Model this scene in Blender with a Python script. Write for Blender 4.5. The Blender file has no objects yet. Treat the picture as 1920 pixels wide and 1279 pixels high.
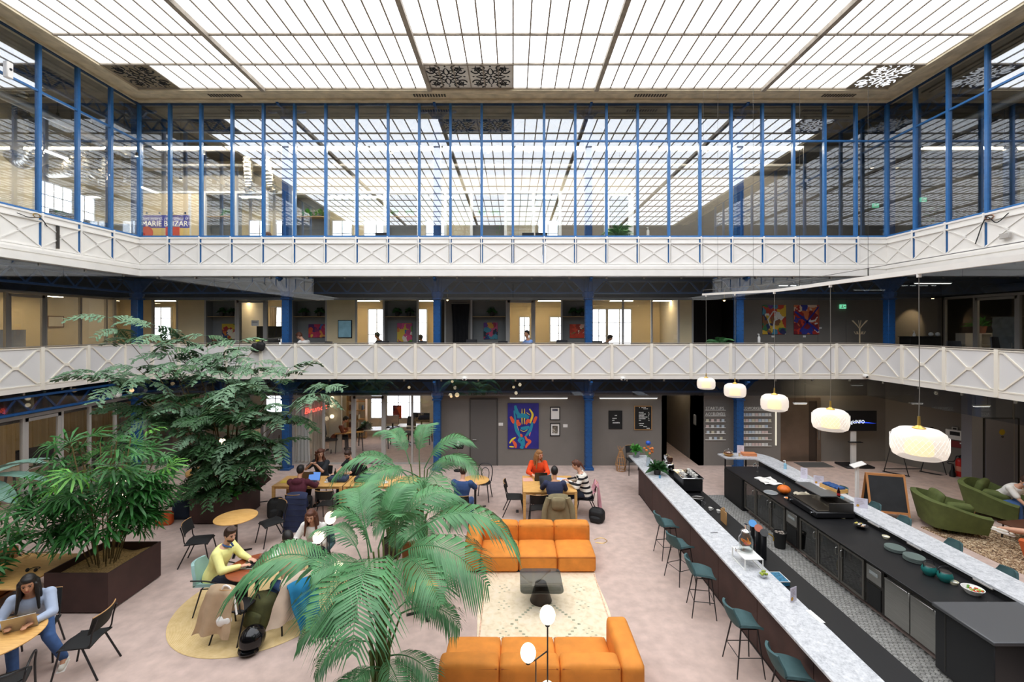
import bpy, bmesh, math, random
from mathutils import Vector, Matrix
from math import sin, cos, pi, radians as R
random.seed(7)
SC = bpy.context.scene
COL = SC.collection
# ------------------------------------------------------------------ camera
F, VX, VY, EYE = 826.0, 962.0, 614.0, 5.5      # focal length in px, vanishing point, eye height
cd = bpy.data.cameras.new('camera'); cam = bpy.data.objects.new('camera', cd); COL.objects.link(cam)
cam.location = (0, 0, EYE); cam.rotation_euler = (pi/2, 0, 0)
cd.sensor_width = 36; cd.lens = 36*F/1920
cd.shift_x = -(VX-960)/1920; cd.shift_y = -(639.5-VY)/1920
cd.clip_start = .05; cd.clip_end = 200
SC.camera = cam
# ------------------------------------------------------------------ world, exposure
w = bpy.data.worlds.new('world'); SC.world = w; w.use_nodes = True
w.node_tree.nodes['Background'].inputs[0].default_value = (.82, .9, 1, 1)
w.node_tree.nodes['Background'].inputs[1].default_value = .6
SC.view_settings.view_transform = 'Standard'; SC.view_settings.look = 'None'
SC.view_settings.gamma = 1; SC.view_settings.use_curve_mapping = False
SC.view_settings.exposure = 0.0
SKY_L = 3.8          # radiance of the daylit skylight glass
WIN_L = 4.5          # radiance of daylit outside windows
# ------------------------------------------------------------------ projection helpers
def P(px, py, z=0.0):
    """point on the horizontal plane z seen at pixel (px,py)"""
    d = F*(EYE-z)/(py-VY)
    return Vector(((px-VX)*d/F, d, z))
def Q(px, py, Y):
    return Vector(((px-VX)*Y/F, Y, EYE-(py-VY)*Y/F))
def QX(px, Y): return (px-VX)*Y/F
def QZ(py, Y): return EYE-(py-VY)*Y/F
# ------------------------------------------------------------------ materials
def lin(c):
    if isinstance(c, str):
        c = tuple(int(c[i:i+2], 16)/255 for i in (0, 2, 4))
    return tuple((x/12.92 if x <= .04045 else ((x+.055)/1.055)**2.4) for x in c)
MATS = {}
def mat(name, col='808080', rough=.6, metal=0, var=0, scale=6, bump=0, bscale=40, emit=0, stretch=(1, 1, 1), spec=.5, ecol=None, detail=4):
    if name in MATS: return MATS[name]
    m = bpy.data.materials.new(name); m.use_nodes = True; MATS[name] = m
    nt = m.node_tree; b = nt.nodes['Principled BSDF']; c = lin(col)
    b.inputs['Base Color'].default_value = (*c, 1); b.inputs['Roughness'].default_value = rough
    b.inputs['Metallic'].default_value = metal; b.inputs['Specular IOR Level'].default_value = spec
    if emit:
        b.inputs['Emission Color'].default_value = (*lin(ecol or col), 1); b.inputs['Emission Strength'].default_value = emit
    if var or bump:
        tc = nt.nodes.new('ShaderNodeTexCoord'); mp = nt.nodes.new('ShaderNodeMapping')
        nt.links.new(tc.outputs['Object'], mp.inputs[0]); mp.inputs['Scale'].default_value = stretch
        if var:
            n = nt.nodes.new('ShaderNodeTexNoise'); n.inputs['Scale'].default_value = scale; n.inputs['Detail'].default_value = detail
            nt.links.new(mp.outputs[0], n.inputs['Vector'])
            r = nt.nodes.new('ShaderNodeValToRGB'); nt.links.new(n.outputs['Fac'], r.inputs[0])
            r.color_ramp.elements[0].position = .3; r.color_ramp.elements[1].position = .7
            r.color_ramp.elements[0].color = (*[x*(1-var) for x in c], 1)
            r.color_ramp.elements[1].color = (*[min(1, x*(1+var)) for x in c], 1)
            nt.links.new(r.outputs[0], b.inputs['Base Color'])
        if bump:
            n2 = nt.nodes.new('ShaderNodeTexNoise'); n2.inputs['Scale'].default_value = bscale; n2.inputs['Detail'].default_value = 3
            nt.links.new(mp.outputs[0], n2.inputs['Vector'])
            bp = nt.nodes.new('ShaderNodeBump'); bp.inputs['Strength'].default_value = bump; bp.inputs['Distance'].default_value = .02
            nt.links.new(n2.outputs['Fac'], bp.inputs['Height']); nt.links.new(bp.outputs[0], b.inputs['Normal'])
    return m
def glass(name, tint=(1, 1, 1), refl=.06, rough=0.0, gcol=(1, 1, 1)):
    """thin architectural glazing: straight transmission plus a Fresnel-like mirror layer"""
    if name in MATS: return MATS[name]
    m = bpy.data.materials.new(name); m.use_nodes = True; MATS[name] = m
    nt = m.node_tree; nt.nodes.remove(nt.nodes['Principled BSDF']); out = nt.nodes['Material Output']
    t = nt.nodes.new('ShaderNodeBsdfTransparent'); t.inputs[0].default_value = (*tint, 1)
    g = nt.nodes.new('ShaderNodeBsdfGlossy'); g.inputs['Roughness'].default_value = rough; g.inputs[0].default_value = (*gcol, 1)
    lw = nt.nodes.new('ShaderNodeLayerWeight'); lw.inputs[0].default_value = .5
    mr = nt.nodes.new('ShaderNodeMath'); mr.operation = 'POWER'; mr.inputs[1].default_value = 4
    nt.links.new(lw.outputs['Facing'], mr.inputs[0])
    ma = nt.nodes.new('ShaderNodeMath'); ma.operation = 'MULTIPLY_ADD'; ma.use_clamp = True
    ma.inputs[1].default_value = 1-refl; ma.inputs[2].default_value = refl
    nt.links.new(mr.outputs[0], ma.inputs[0])
    mx = nt.nodes.new('ShaderNodeMixShader'); nt.links.new(ma.outputs[0], mx.inputs[0])
    nt.links.new(t.outputs[0], mx.inputs[1]); nt.links.new(g.outputs[0], mx.inputs[2]); nt.links.new(mx.outputs[0], out.inputs[0])
    return m
def emis(name, col, strength):
    if name in MATS: return MATS[name]
    m = bpy.data.materials.new(name); m.use_nodes = True; MATS[name] = m
    nt = m.node_tree; nt.nodes.remove(nt.nodes['Principled BSDF'])
    e = nt.nodes.new('ShaderNodeEmission'); e.inputs[0].default_value = (*lin(col), 1); e.inputs[1].default_value = strength
    nt.links.new(e.outputs[0], nt.nodes['Material Output'].inputs[0])
    return m
def ramp_mat(name, build, stops, rough=.7, interp='LINEAR', coords='Object', bump=0, metal=0):
    """build(nt, vector_socket) -> factor socket; stops = [(pos,hex)]"""
    if name in MATS: return MATS[name]
    m = bpy.data.materials.new(name); m.use_nodes = True; MATS[name] = m
    nt = m.node_tree; b = nt.nodes['Principled BSDF']; b.inputs['Roughness'].default_value = rough; b.inputs['Metallic'].default_value = metal
    tc = nt.nodes.new('ShaderNodeTexCoord'); f = build(nt, tc.outputs[coords])
    r = nt.nodes.new('ShaderNodeValToRGB'); r.color_ramp.interpolation = interp
    el = r.color_ramp.elements
    while len(el) < len(stops): el.new(.5)
    for e, (p, c) in zip(el, stops): e.position = p; e.color = (*lin(c), 1)
    nt.links.new(f, r.inputs[0]); nt.links.new(r.outputs[0], b.inputs['Base Color'])
    if bump:
        bp = nt.nodes.new('ShaderNodeBump'); bp.inputs['Strength'].default_value = bump; bp.inputs['Distance'].default_value = .02
        nt.links.new(f, bp.inputs['Height']); nt.links.new(bp.outputs[0], b.inputs['Normal'])
    return m
def _map(nt, v, s=(1, 1, 1), rot=(0, 0, 0), loc=(0, 0, 0)):
    mp = nt.nodes.new('ShaderNodeMapping'); nt.links.new(v, mp.inputs[0]); mp.inputs['Scale'].default_value = s
    mp.inputs['Rotation'].default_value = rot; mp.inputs['Location'].default_value = loc
    return mp.outputs[0]
def _noise(nt, v, scale, detail=4, dist=0, s=(1, 1, 1)):
    n = nt.nodes.new('ShaderNodeTexNoise'); n.inputs['Scale'].default_value = scale; n.inputs['Detail'].default_value = detail
    n.inputs['Distortion'].default_value = dist; nt.links.new(_map(nt, v, s), n.inputs['Vector']); return n.outputs['Fac']
def _math(nt, op, a, b=None):
    n = nt.nodes.new('ShaderNodeMath'); n.operation = op
    for i, x in enumerate((a, b)):
        if x is None: continue
        if isinstance(x, (int, float)): n.inputs[i].default_value = x
        else: nt.links.new(x, n.inputs[i])
    return n.outputs[0]
def _vor(nt, v, scale, rnd=1, feat='F1', s=(1, 1, 1), out='Distance'):
    n = nt.nodes.new('ShaderNodeTexVoronoi'); n.feature = feat; n.inputs['Scale'].default_value = scale; n.inputs['Randomness'].default_value = rnd
    nt.links.new(_map(nt, v, s), n.inputs['Vector']); return n.outputs[out]
def _wave(nt, v, scale, dist=0, rings=False, s=(1, 1, 1), direction='X', dscale=1.0):
    n = nt.nodes.new('ShaderNodeTexWave'); n.wave_type = 'RINGS' if rings else 'BANDS'
    if rings: n.rings_direction = direction
    else: n.bands_direction = direction
    n.inputs['Scale'].default_value = scale; n.inputs['Distortion'].default_value = dist; n.inputs['Detail Scale'].default_value = dscale
    nt.links.new(_map(nt, v, s), n.inputs['Vector']); return n.outputs['Fac']
# painted pictures: palettes over distorted voronoi cells
def picture(name, palette, scale=5, seed=0):
    def b(nt, v):
        mp = _map(nt, v, (1, 1, 1), (0, 0, 0), (seed*3.1, seed*1.7, seed*.9))
        n = nt.nodes.new('ShaderNodeTexNoise'); n.inputs['Scale'].default_value = scale*.6; nt.links.new(mp, n.inputs['Vector'])
        mx = nt.nodes.new('ShaderNodeMix'); mx.data_type = 'VECTOR'; mx.inputs[0].default_value = .35
        nt.links.new(mp, mx.inputs[4]); nt.links.new(n.outputs['Color'], mx.inputs[5])
        vo = nt.nodes.new('ShaderNodeTexVoronoi'); vo.inputs['Scale'].default_value = scale; nt.links.new(mx.outputs[1], vo.inputs['Vector'])
        sp = nt.nodes.new('ShaderNodeSeparateColor'); nt.links.new(vo.outputs['Color'], sp.inputs[0])
        return sp.outputs[0]
    n = len(palette)
    return ramp_mat(name, b, [(i/n, c) for i, c in enumerate(palette)], rough=.5, interp='CONSTANT')
# ------------------------------------------------------------------ mesh builder
class MB:
    def __init__(s): s.v = []; s.f = []; s.M = Matrix.Identity(4)
    def add(s, vs, fs):
        o = len(s.v); s.v += [s.M @ Vector(p) for p in vs]; s.f += [tuple(i+o for i in f) for f in fs]; return s
    def box(s, x0, x1, y0, y1, z0, z1):
        return s.add([(x0, y0, z0), (x1, y0, z0), (x1, y1, z0), (x0, y1, z0), (x0, y0, z1), (x1, y0, z1), (x1, y1, z1), (x0, y1, z1)],
                     [(3, 2, 1, 0), (4, 5, 6, 7), (0, 1, 5, 4), (1, 2, 6, 5), (2, 3, 7, 6), (3, 0, 4, 7)])
    def cbox(s, x0, x1, y0, y1, z0, z1, b=.01, n=1):
        bm = bmesh.new(); bmesh.ops.create_cube(bm, size=1)
        for v in bm.verts: v.co = Vector((x0+(x1-x0)*(v.co.x+.5), y0+(y1-y0)*(v.co.y+.5), z0+(z1-z0)*(v.co.z+.5)))
        bmesh.ops.bevel(bm, geom=bm.edges[:], offset=b, segments=n, affect='EDGES', profile=.5)
        bm.verts.index_update(); s.add([v.co.copy() for v in bm.verts], [[v.index for v in f.verts] for f in bm.faces]); bm.free(); return s
    def cushion(s, x0, x1, y0, y1, z0, z1, r=.06, puff=.03, n=6, wob=0):
        h = Vector(((x1-x0)/2, (y1-y0)/2, (z1-z0)/2)); c = Vector(((x0+x1)/2, (y0+y1)/2, (z0+z1)/2)); r = min(r, min(h)*.98)
        bm = bmesh.new(); bmesh.ops.create_cube(bm, size=2)
        bmesh.ops.subdivide_edges(bm, edges=bm.edges[:], cuts=n, use_grid_fill=True)
        for v in bm.verts:
            u = v.co.copy()
            t = Vector([math.copysign(min(1, abs(a)**.6), a) for a in u])
            p = Vector((t.x*h.x, t.y*h.y, t.z*h.z)); q = Vector([max(-(h[i]-r), min(h[i]-r, p[i])) for i in range(3)])
            d = p-q
            p = q+(d.normalized()*r if d.length > 1e-6 else d)
            fx, fy, fz = (1-t.x**2), (1-t.y**2), (1-t.z**2)
            if abs(u.z) > .999: p.z += math.copysign(puff*fx*fy, u.z)
            if abs(u.x) > .999: p.x += math.copysign(puff*.4*fy*fz, u.x)
            if abs(u.y) > .999: p.y += math.copysign(puff*.4*fx*fz, u.y)
            if wob: p.z += wob*sin(p.x*9+p.y*5)*sin(p.y*7)
            v.co = p+c
        bm.verts.index_update(); s.add([v.co.copy() for v in bm.verts], [[v.index for v in f.verts] for f in bm.faces]); bm.free(); return s
    def bar(s, a, b, w, h=None, up=(0, 0, 1)):
        a = Vector(a); b = Vector(b); h = h or w; d = (b-a).normalized(); u = Vector(up)
        if abs(d.dot(u)) > .98: u = Vector((0, 1, 0))
        x = d.cross(u).normalized(); y = x.cross(d).normalized(); x *= w/2; y *= h/2
        return s.add([a-x-y, a+x-y, a+x+y, a-x+y, b-x-y, b+x-y, b+x+y, b-x+y],
                     [(3, 2, 1, 0), (4, 5, 6, 7), (0, 1, 5, 4), (1, 2, 6, 5), (2, 3, 7, 6), (3, 0, 4, 7)])
    def tube(s, pts, r, n=8, closed=False, caps=True):
        pts = [Vector(p) for p in pts]; m = len(pts); rs = r if isinstance(r, (list, tuple)) else [r]*m
        ref = None; rings = []
        for i, p in enumerate(pts):
            if closed: d = (pts[(i+1) % m]-pts[i-1])
            else: d = pts[min(i+1, m-1)]-pts[max(i-1, 0)]
            d = d.normalized() if d.length > 1e-9 else Vector((0, 0, 1))
            if ref is None:
                ref = Vector((0, 0, 1)) if abs(d.z) < .9 else Vector((1, 0, 0))
            x = ref-d*ref.dot(d)
            if x.length < 1e-4: x = d.orthogonal()
            x.normalize(); y = d.cross(x); ref = x
            rings.append([p+(x*cos(2*pi*k/n)+y*sin(2*pi*k/n))*rs[i] for k in range(n)])
        vs = [q for g in rings for q in g]; fs = []
        for i in range(m if closed else m-1):
            j = (i+1) % m
            for k in range(n): fs.append((i*n+k, i*n+(k+1) % n, j*n+(k+1) % n, j*n+k))
        if caps and not closed: fs += [tuple(range(n-1, -1, -1)), tuple((m-1)*n+k for k in range(n))]
        return s.add(vs, fs)
    def cyl(s, a, b, r0, r1=None, n=12): return s.tube([a, b], [r0, r0 if r1 is None else r1], n)
    def lathe(s, prof, n=20, c=(0, 0, 0), caps=True):
        vs = []; fs = []; m = len(prof)
        for r, z in prof:
            for k in range(n): vs.append((c[0]+r*cos(2*pi*k/n), c[1]+r*sin(2*pi*k/n), c[2]+z))
        for i in range(m-1):
            for k in range(n): fs.append((i*n+k, i*n+(k+1) % n, (i+1)*n+(k+1) % n, (i+1)*n+k))
        if caps: fs += [tuple(range(n-1, -1, -1)), tuple((m-1)*n+k for k in range(n))]
        return s.add(vs, fs)
    def ball(s, c, r, n=14, m=8, mtx=None):
        if not isinstance(r, (tuple, list, Vector)): r = (r, r, r)
        c = Vector(c); mt = mtx or Matrix.Identity(3); vs = [c+mt @ Vector((0, 0, -r[2]))]; fs = []
        for i in range(1, m):
            t = -pi/2+pi*i/m
            for k in range(n): vs.append(c+mt @ Vector((r[0]*cos(t)*cos(2*pi*k/n), r[1]*cos(t)*sin(2*pi*k/n), r[2]*sin(t))))
        vs.append(c+mt @ Vector((0, 0, r[2]))); L = len(vs)-1
        for k in range(n): fs.append((0, 1+(k+1) % n, 1+k))
        for i in range(m-2):
            for k in range(n): fs.append((1+i*n+k, 1+i*n+(k+1) % n, 1+(i+1)*n+(k+1) % n, 1+(i+1)*n+k))
        for k in range(n): fs.append((1+(m-2)*n+k, 1+(m-2)*n+(k+1) % n, L))
        return s.add(vs, fs)
    def caps(s, a, b, ra, rb=None, n=10):
        rb = ra if rb is None else rb; a = Vector(a); b = Vector(b); d = b-a
        if d.length < 1e-6: return s.ball(a, ra)
        d.normalize(); A = [(-1, .02), (-.8, .6), (-.45, .89), (0, 1)]
        pts = [a+d*ra*t for t, _ in A]+[b-d*rb*t for t, _ in reversed(A)]
        return s.tube(pts, [ra*q for _, q in A]+[rb*q for _, q in reversed(A)], n)
    def prism(s, poly, z0, z1):
        n = len(poly); vs = [(p[0], p[1], z0) for p in poly]+[(p[0], p[1], z1) for p in poly]
        return s.add(vs, [tuple(range(n-1, -1, -1)), tuple(range(n, 2*n))]+[(i, (i+1) % n, n+(i+1) % n, n+i) for i in range(n)])
    def sheet(s, fn, nu, nv, th=0):
        """fn(u,v)->point; th>0 gives thickness along normals"""
        g = [[Vector(fn(i/nu, j/nv)) for j in range(nv+1)] for i in range(nu+1)]; W = nv+1
        vs = [p for row in g for p in row]; fs = [(i*W+j, (i+1)*W+j, (i+1)*W+j+1, i*W+j+1) for i in range(nu) for j in range(nv)]
        if th:
            N = len(vs); off = []
            for i in range(nu+1):
                for j in range(nv+1):
                    a = g[min(i+1, nu)][j]-g[max(i-1, 0)][j]; b = g[i][min(j+1, nv)]-g[i][max(j-1, 0)]
                    nn = a.cross(b); nn = nn.normalized() if nn.length > 1e-9 else Vector((0, 0, 1)); off.append(g[i][j]-nn*th)
            vs += off; fs += [tuple(N+k for k in reversed(f)) for f in fs]
            rim = [i*W for i in range(nu+1)]+[nu*W+j for j in range(1, W)]+[i*W+nv for i in range(nu-1, -1, -1)]+[j for j in range(nv-1, 0, -1)]
            for a, b in zip(rim, rim[1:]+rim[:1]): fs.append((b, a, N+a, N+b))
        return s.add(vs, fs)
    def mesh(s, name, smooth=True, angle=38):
        me = bpy.data.meshes.new(name); me.from_pydata([tuple(p) for p in s.v], [], s.f); me.update()
        if smooth:
            me.shade_smooth(); me.set_sharp_from_angle(angle=R(angle))
        return me
def obj(name, mb, m=None, parent=None, smooth=True, loc=None, rot=None, angle=38):
    me = mb.mesh(name, smooth, angle) if isinstance(mb, MB) else mb
    o = bpy.data.objects.new(name, me); COL.objects.link(o)
    if m is not None and not me.materials: me.materials.append(m)
    if parent: o.parent = parent
    if loc is not None: o.location = loc
    if rot is not None: o.rotation_euler = rot
    return o
def tag(o, label, cat, group=None, kind=None):
    if label: o['label'] = label
    if cat: o['category'] = cat
    if group: o['group'] = group
    if kind: o['kind'] = kind
    return o
def thing(name, label, cat, loc=(0, 0, 0), rotz=0, group=None):
    o = bpy.data.objects.new(name, None); COL.objects.link(o); o.empty_display_size = .1
    o.location = loc; o.rotation_euler = (0, 0, rotz); return tag(o, label, cat, group)
def struct(name, mb=None, m=None, parent=None):
    if mb is None:
        o = bpy.data.objects.new(name, None); COL.objects.link(o)
    else: o = obj(name, mb, m, parent)
    if not parent: o['kind'] = 'structure'
    return o
def dup(root, loc, rotz=None, label=None, group=None, parent=None):
    r = root.copy(); COL.objects.link(r); r.location = loc
    if rotz is not None: r.rotation_euler = (0, 0, rotz)
    if label: r['label'] = label
    if group: r['group'] = group
    if parent: r.parent = parent
    for ch in list(root.children):
        c = ch.copy(); COL.objects.link(c); c.parent = r
        for g in list(ch.children):
            d = g.copy(); COL.objects.link(d); d.parent = c
    return r
def inst(me, name, parent, loc=(0, 0, 0), rot=(0, 0, 0), scale=None, label=None):
    o = bpy.data.objects.new(name, me); COL.objects.link(o); o.parent = parent; o.location = loc; o.rotation_euler = rot
    if scale: o.scale = scale if isinstance(scale, (tuple, list)) else (scale,)*3
    if label: o['label'] = label
    return o
US = 1.18     # furniture and people are a little larger than the unit of the plan
def rescale(t, k=US): t.scale = (k, k, k); return t
TMP = bpy.data.scenes.new('workshop')      # small side scene: evaluates one object at a time, removed at the end
def _bake(o):
    TMP.collection.objects.link(o); vl = TMP.view_layers[0]; vl.update(); me = bpy.data.meshes.new_from_object(o.evaluated_get(vl.depsgraph)); TMP.collection.objects.unlink(o); return me
def text(name, s, size, loc, rot, m, parent=None, extrude=.003, align='LEFT', shear=0, spacing=1, width=None, label=None):
    cu = bpy.data.curves.new(name, 'FONT'); cu.body = s; cu.size = size; cu.extrude = extrude; cu.align_x = align; cu.shear = shear; cu.space_character = spacing
    cu.resolution_u = 2
    t = bpy.data.objects.new(name, cu); me = _bake(t); bpy.data.objects.remove(t); bpy.data.curves.remove(cu)
    if width and len(me.vertices):
        xs = [v.co.x for v in me.vertices]; k = width/(max(xs)-min(xs))
        for v in me.vertices: v.co.x *= k
    me.materials.clear(); me.materials.append(m)
    o = bpy.data.objects.new(name, me); COL.objects.link(o); o.location = loc; o.rotation_euler = rot
    if parent: o.parent = parent
    if label: o['label'] = label
    return o
def remesh(mb, voxel, smooth=2):
    me = mb.mesh('tmp', False); t = bpy.data.objects.new('tmp', me)
    md = t.modifiers.new('r', 'REMESH'); md.mode = 'VOXEL'; md.voxel_size = voxel
    if smooth:
        ms = t.modifiers.new('s', 'SMOOTH'); ms.factor = .5; ms.iterations = smooth
    out = _bake(t); out.shade_smooth()
    bpy.data.objects.remove(t); bpy.data.meshes.remove(me); return out
# ------------------------------------------------------------------ shared materials
m_carpet = mat('carpet', 'c5aea3', .95, var=.13, scale=4.5, detail=9, bump=.25, bscale=160)
m_white = mat('white_paint', 'efece6', .45, var=.03, scale=3)
m_blue = mat('blue_paint', '1a5089', .4, var=.12, scale=9)
m_dblue = mat('dark_blue_paint', '173a5e', .5, var=.2, scale=5)
m_mull = mat('mullion_blue_lit', '2f6ca8', .35, var=.08, scale=9)  # lighter copy of the blue paint: skylight highlights put into the colour
m_gwall = mat('grey_wall', '7d7770', .85, var=.05, scale=1.5)
m_gframe = mat('grey_frame', 'b4b0aa', .5)
m_cream = mat('cream_wall', 'e6d3ab', .85, var=.05, scale=1.2)
m_dark = mat('dark_ceiling', '2c2d30', .85, var=.25, scale=2)
m_black = mat('black_metal', '17171a', .4, spec=.5)
m_matt = mat('matt_black', '141414', .7, var=.15, scale=4)
m_beige = mat('aged_cornice', 'c9bb9c', .8, var=.22, scale=2.5, stretch=(1, 1, 4))
m_pane = emis('daylit_glass', 'f6f9ff', SKY_L)
m_bar = mat('skylight_bar', '9b9080', .7, var=.2, scale=5)
m_upglass = glass('reflective_glazing', (.9, .93, .95), .15)
m_clear = glass('clear_glazing', (.93, .94, .94), .05)
m_smoke = glass('smoke_screen_glass', (.78, .83, .88), .09)
m_window = emis('bright_window', 'f3f6ff', WIN_L)
m_wood = ramp_mat('oak_wood', lambda nt, v: _noise(nt, v, 3, 6, .6, (2, 14, 14)), [(.25, 'cb9652'), (.6, 'e2b26a'), (.9, 'ecc07c')], .45)
m_dwood = ramp_mat('brown_wood', lambda nt, v: _noise(nt, v, 3, 6, .6, (2, 14, 14)), [(.25, '7c3c22'), (.6, '9c4f2c'), (.9, 'b4653b')], .4)
m_ply = mat('plywood_edge', 'b58a58', .6)
m_leaf = mat('palm_leaf', '4f8252', .42, var=.35, scale=3, spec=.4)
m_leaf2 = mat('fan_leaf', '2c6528', .42, var=.5, scale=4, spec=.4)
m_leaf3 = mat('aralia_leaf_lit', '6c8c6c', .5, var=.3, scale=5, spec=.4)  # upper aralia leaves: light from the skylight put into the colour
m_leaf4 = mat('pot_plant_leaf', '4c9a3c', .5, var=.4, scale=9)
m_leaf5 = mat('banana_leaf', '6d8f80', .45, var=.2, scale=3, stretch=(1, 8, 1))
m_stem = mat('plant_stem', '6b5a34', .8, var=.3, scale=12)
m_soil = mat('soil_mulch', 'a0814f', .95, var=.45, scale=30, bump=.6, bscale=60)
m_rust = mat('brown_steel', '3d2723', .6, var=.25, scale=2.5)
m_steel = mat('brushed_steel', 'a9a7a2', .35, metal=.9, var=.08, scale=4, stretch=(1, 1, 20))
m_dsteel = mat('dark_steel', '4d4a47', .4, metal=.7)
m_chrome = mat('chrome', 'd5d5d5', .12, metal=1)
m_brass = mat('brass', 'd8b25a', .3, metal=.8)
m_orange = mat('orange_velvet', 'e08c34', .75, var=.13, scale=4, bump=.15, bscale=200)
m_seam = mat('sofa_piping', '9c4f10', .8)
m_teal = mat('teal_velvet', '3d595b', .8, var=.15, scale=6)
m_green = mat('olive_green_fabric', '56602f', .8, var=.15, scale=6, bump=.12, bscale=160)
m_globe = emis('glowing_globe', 'ffe9c4', 4.0)
def marble_f(nt, v):
    a = _noise(nt, v, 11, 9, .8); b = _vor(nt, v, 40, 1); return _math(nt, 'ADD', _math(nt, 'MULTIPLY', a, .8), _math(nt, 'MULTIPLY', b, .25))
m_marble = ramp_mat('marble', marble_f, [(.3, 'a9abb0'), (.5, 'c8cacd'), (.72, 'dcdddf')], .25)
# ================================================================== STRUCTURE
YB = 16.36                       # back balcony edge
YG = 16.49                       # upper glass wall
YC = 17.07                       # back row of columns
ZM0, ZM = 3.58, 3.74             # underside / top of the middle floor
ZU0, ZU = 7.40, 7.75             # underside / top of the upper floor
XL, XR = -14.4, 13.19            # side balcony edges, middle floor
XG = 14.0                        # side glass, upper floor
ZS = 13.89                       # skylight level
BAY = 5.83
fl = struct('floor', MB().box(-23, 23, -5, 25, -.15, 0), m_carpet)
# hexagon floor tiles behind the bar
mb = MB(); s = .046; dx = s*math.sqrt(3)
m_tile = mat('hex_tile', '8f8e8a', .45, var=.35, scale=14)
j = 0; y = 4.6
while y < 14.4:
    x = 5.2+(dx/2 if j % 2 else 0)
    while x < 6.98:
        a = [(x+s*.94*sin(pi/3*k), y+s*.94*cos(pi/3*k)) for k in range(6)]; b = [(x+s*.82*sin(pi/3*k), y+s*.82*cos(pi/3*k)) for k in range(6)]
        mb.add([(p[0], p[1], .001) for p in a]+[(p[0], p[1], .009) for p in b], [tuple(range(11, 5, -1))[::-1]]+[(k, (k+1) % 6, 6+(k+1) % 6, 6+k) for k in range(6)])
        x += dx
    y += s*1.5; j += 1
tl = obj('hexagon_tiles', mb, m_tile, fl, False); tl['kind'] = 'stuff'
obj('tile_grout', MB().box(5.15, 7.0, 4.5, 14.45, 0, .003), mat('grout', '55534f', .9), fl)

# ---------------------------------------------------------------- skylight
PW, PH = BAY/12, 1.43
NC = 54; X0 = -NC/2*PW; Y0 = 15.43; NR = 13
mb = MB()
for x in (-1.5*BAY, -.5*BAY, .5*BAY, 1.5*BAY):
    mb.box(x-.07, x+.07, Y0-NR*PH, Y0, ZS-.14, ZS+.12)
ceil = struct('ceiling', mb, m_bar)
gb = MB().box(-.021, .021, Y0-NR*PH, Y0, ZS-.03, ZS+.03).mesh('glazing_bar'); gb.materials.append(m_bar)
for i in range(NC+1):
    if i in (9, 21, 33, 45): continue
    inst(gb, 'glazing_bar', ceil, (X0+i*PW, 0, 0))
pu = MB().box(X0, -X0, -.034, .034, ZS-.05, ZS+.04).mesh('purlin'); pu.materials.append(m_bar)
for r in range(NR+1): inst(pu, 'purlin', ceil, (0, Y0-r*PH, 0))
pn = MB().add([(.012, 0, 0), (PW-.012, 0, 0), (PW-.012, PH, 0), (.012, PH, 0)], [(3, 2, 1, 0)]).mesh('glass_pane', False); pn.materials.append(m_pane)
rest = MB()
orn = set(range(0, 3)) | set(range(21, 27)) | set(range(51, 54))
for r in range(NR):
    for c in range(NC):
        if r == 0 and c in orn: continue
        x, y = X0+c*PW, Y0-(r+1)*PH
        if r < 3: inst(pn, 'glass_pane', ceil, (x, y, ZS))
        else: rest.add([(x+.012, y, ZS), (x+PW-.012, y, ZS), (x+PW-.012, y+PH, ZS), (x+.012, y+PH, ZS)], [(3, 2, 1, 0)])
o = obj('glass_panes', rest, m_pane, ceil, False); o['kind'] = 'stuff'
# pierced ornament panels
def scrolls(mb, S_, z):
    h = S_/2
    for q in range(4):
        rot = Matrix.Rotation(q*pi/2, 4, 'Z'); old = mb.M; mb.M = old @ Matrix.Translation((h, h, z)) @ rot
        def sp(cx, cy, r0, a0, turns, sg, w):
            pts = []; n = 14
            for k in range(n+1):
                t = k/n; r = r0*(1-.82*t); a = a0+sg*turns*2*pi*t
                pts.append((cx+r*cos(a), cy+r*sin(a), 0))
            mb.tube(pts, [w*(1-.4*k/n) for k in range(n+1)], 4)
        for sgn in (-1, 1):
            sp(sgn*.24*S_, .34*S_, .12*S_, pi/2, 1.1, sgn, .020*S_)
            sp(sgn*.13*S_, .20*S_, .08*S_, -pi/2, 1.0, -sgn, .017*S_)
            mb.tube([(0, .06*S_, 0), (sgn*.06*S_, .14*S_, 0), (sgn*.05*S_, .26*S_, 0), (0, .36*S_, 0)], [.012*S_, .02*S_, .018*S_, .006*S_], 4)
            mb.tube([(sgn*.34*S_, .44*S_, 0), (sgn*.36*S_, .3*S_, 0), (sgn*.24*S_, .12*S_, 0)], [.008*S_, .022*S_, .01*S_], 4)
        mb.add([(-.03*S_, .42*S_, 0), (0, .38*S_, 0), (.03*S_, .42*S_, 0), (0, .46*S_, 0)], [(0, 1, 2, 3)])
        mb.M = old
    mb.ball((h, h, z), (.04*S_, .04*S_, .01))
for c0, pc, scn in ((0, '8a7d64', m_matt), (21, 'dedad0', m_matt), (24, 'dedad0', m_matt), (51, '8a7d64', None)):
    t = obj('ornament_panel', MB().box(.02, 3*PW-.02, .03, PH-.03, ZS-.01, ZS+.02), mat('ornament_'+pc, pc, .7, var=.1), ceil, loc=(X0+c0*PW, Y0-PH, 0))
    mb = MB(); scrolls(mb, PH-.06, ZS-.012)
    obj('scrollwork', mb, scn or emis('daylit_scroll', 'f6f9ff', 1.2), t, loc=(.03, .03, 0))
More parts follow.
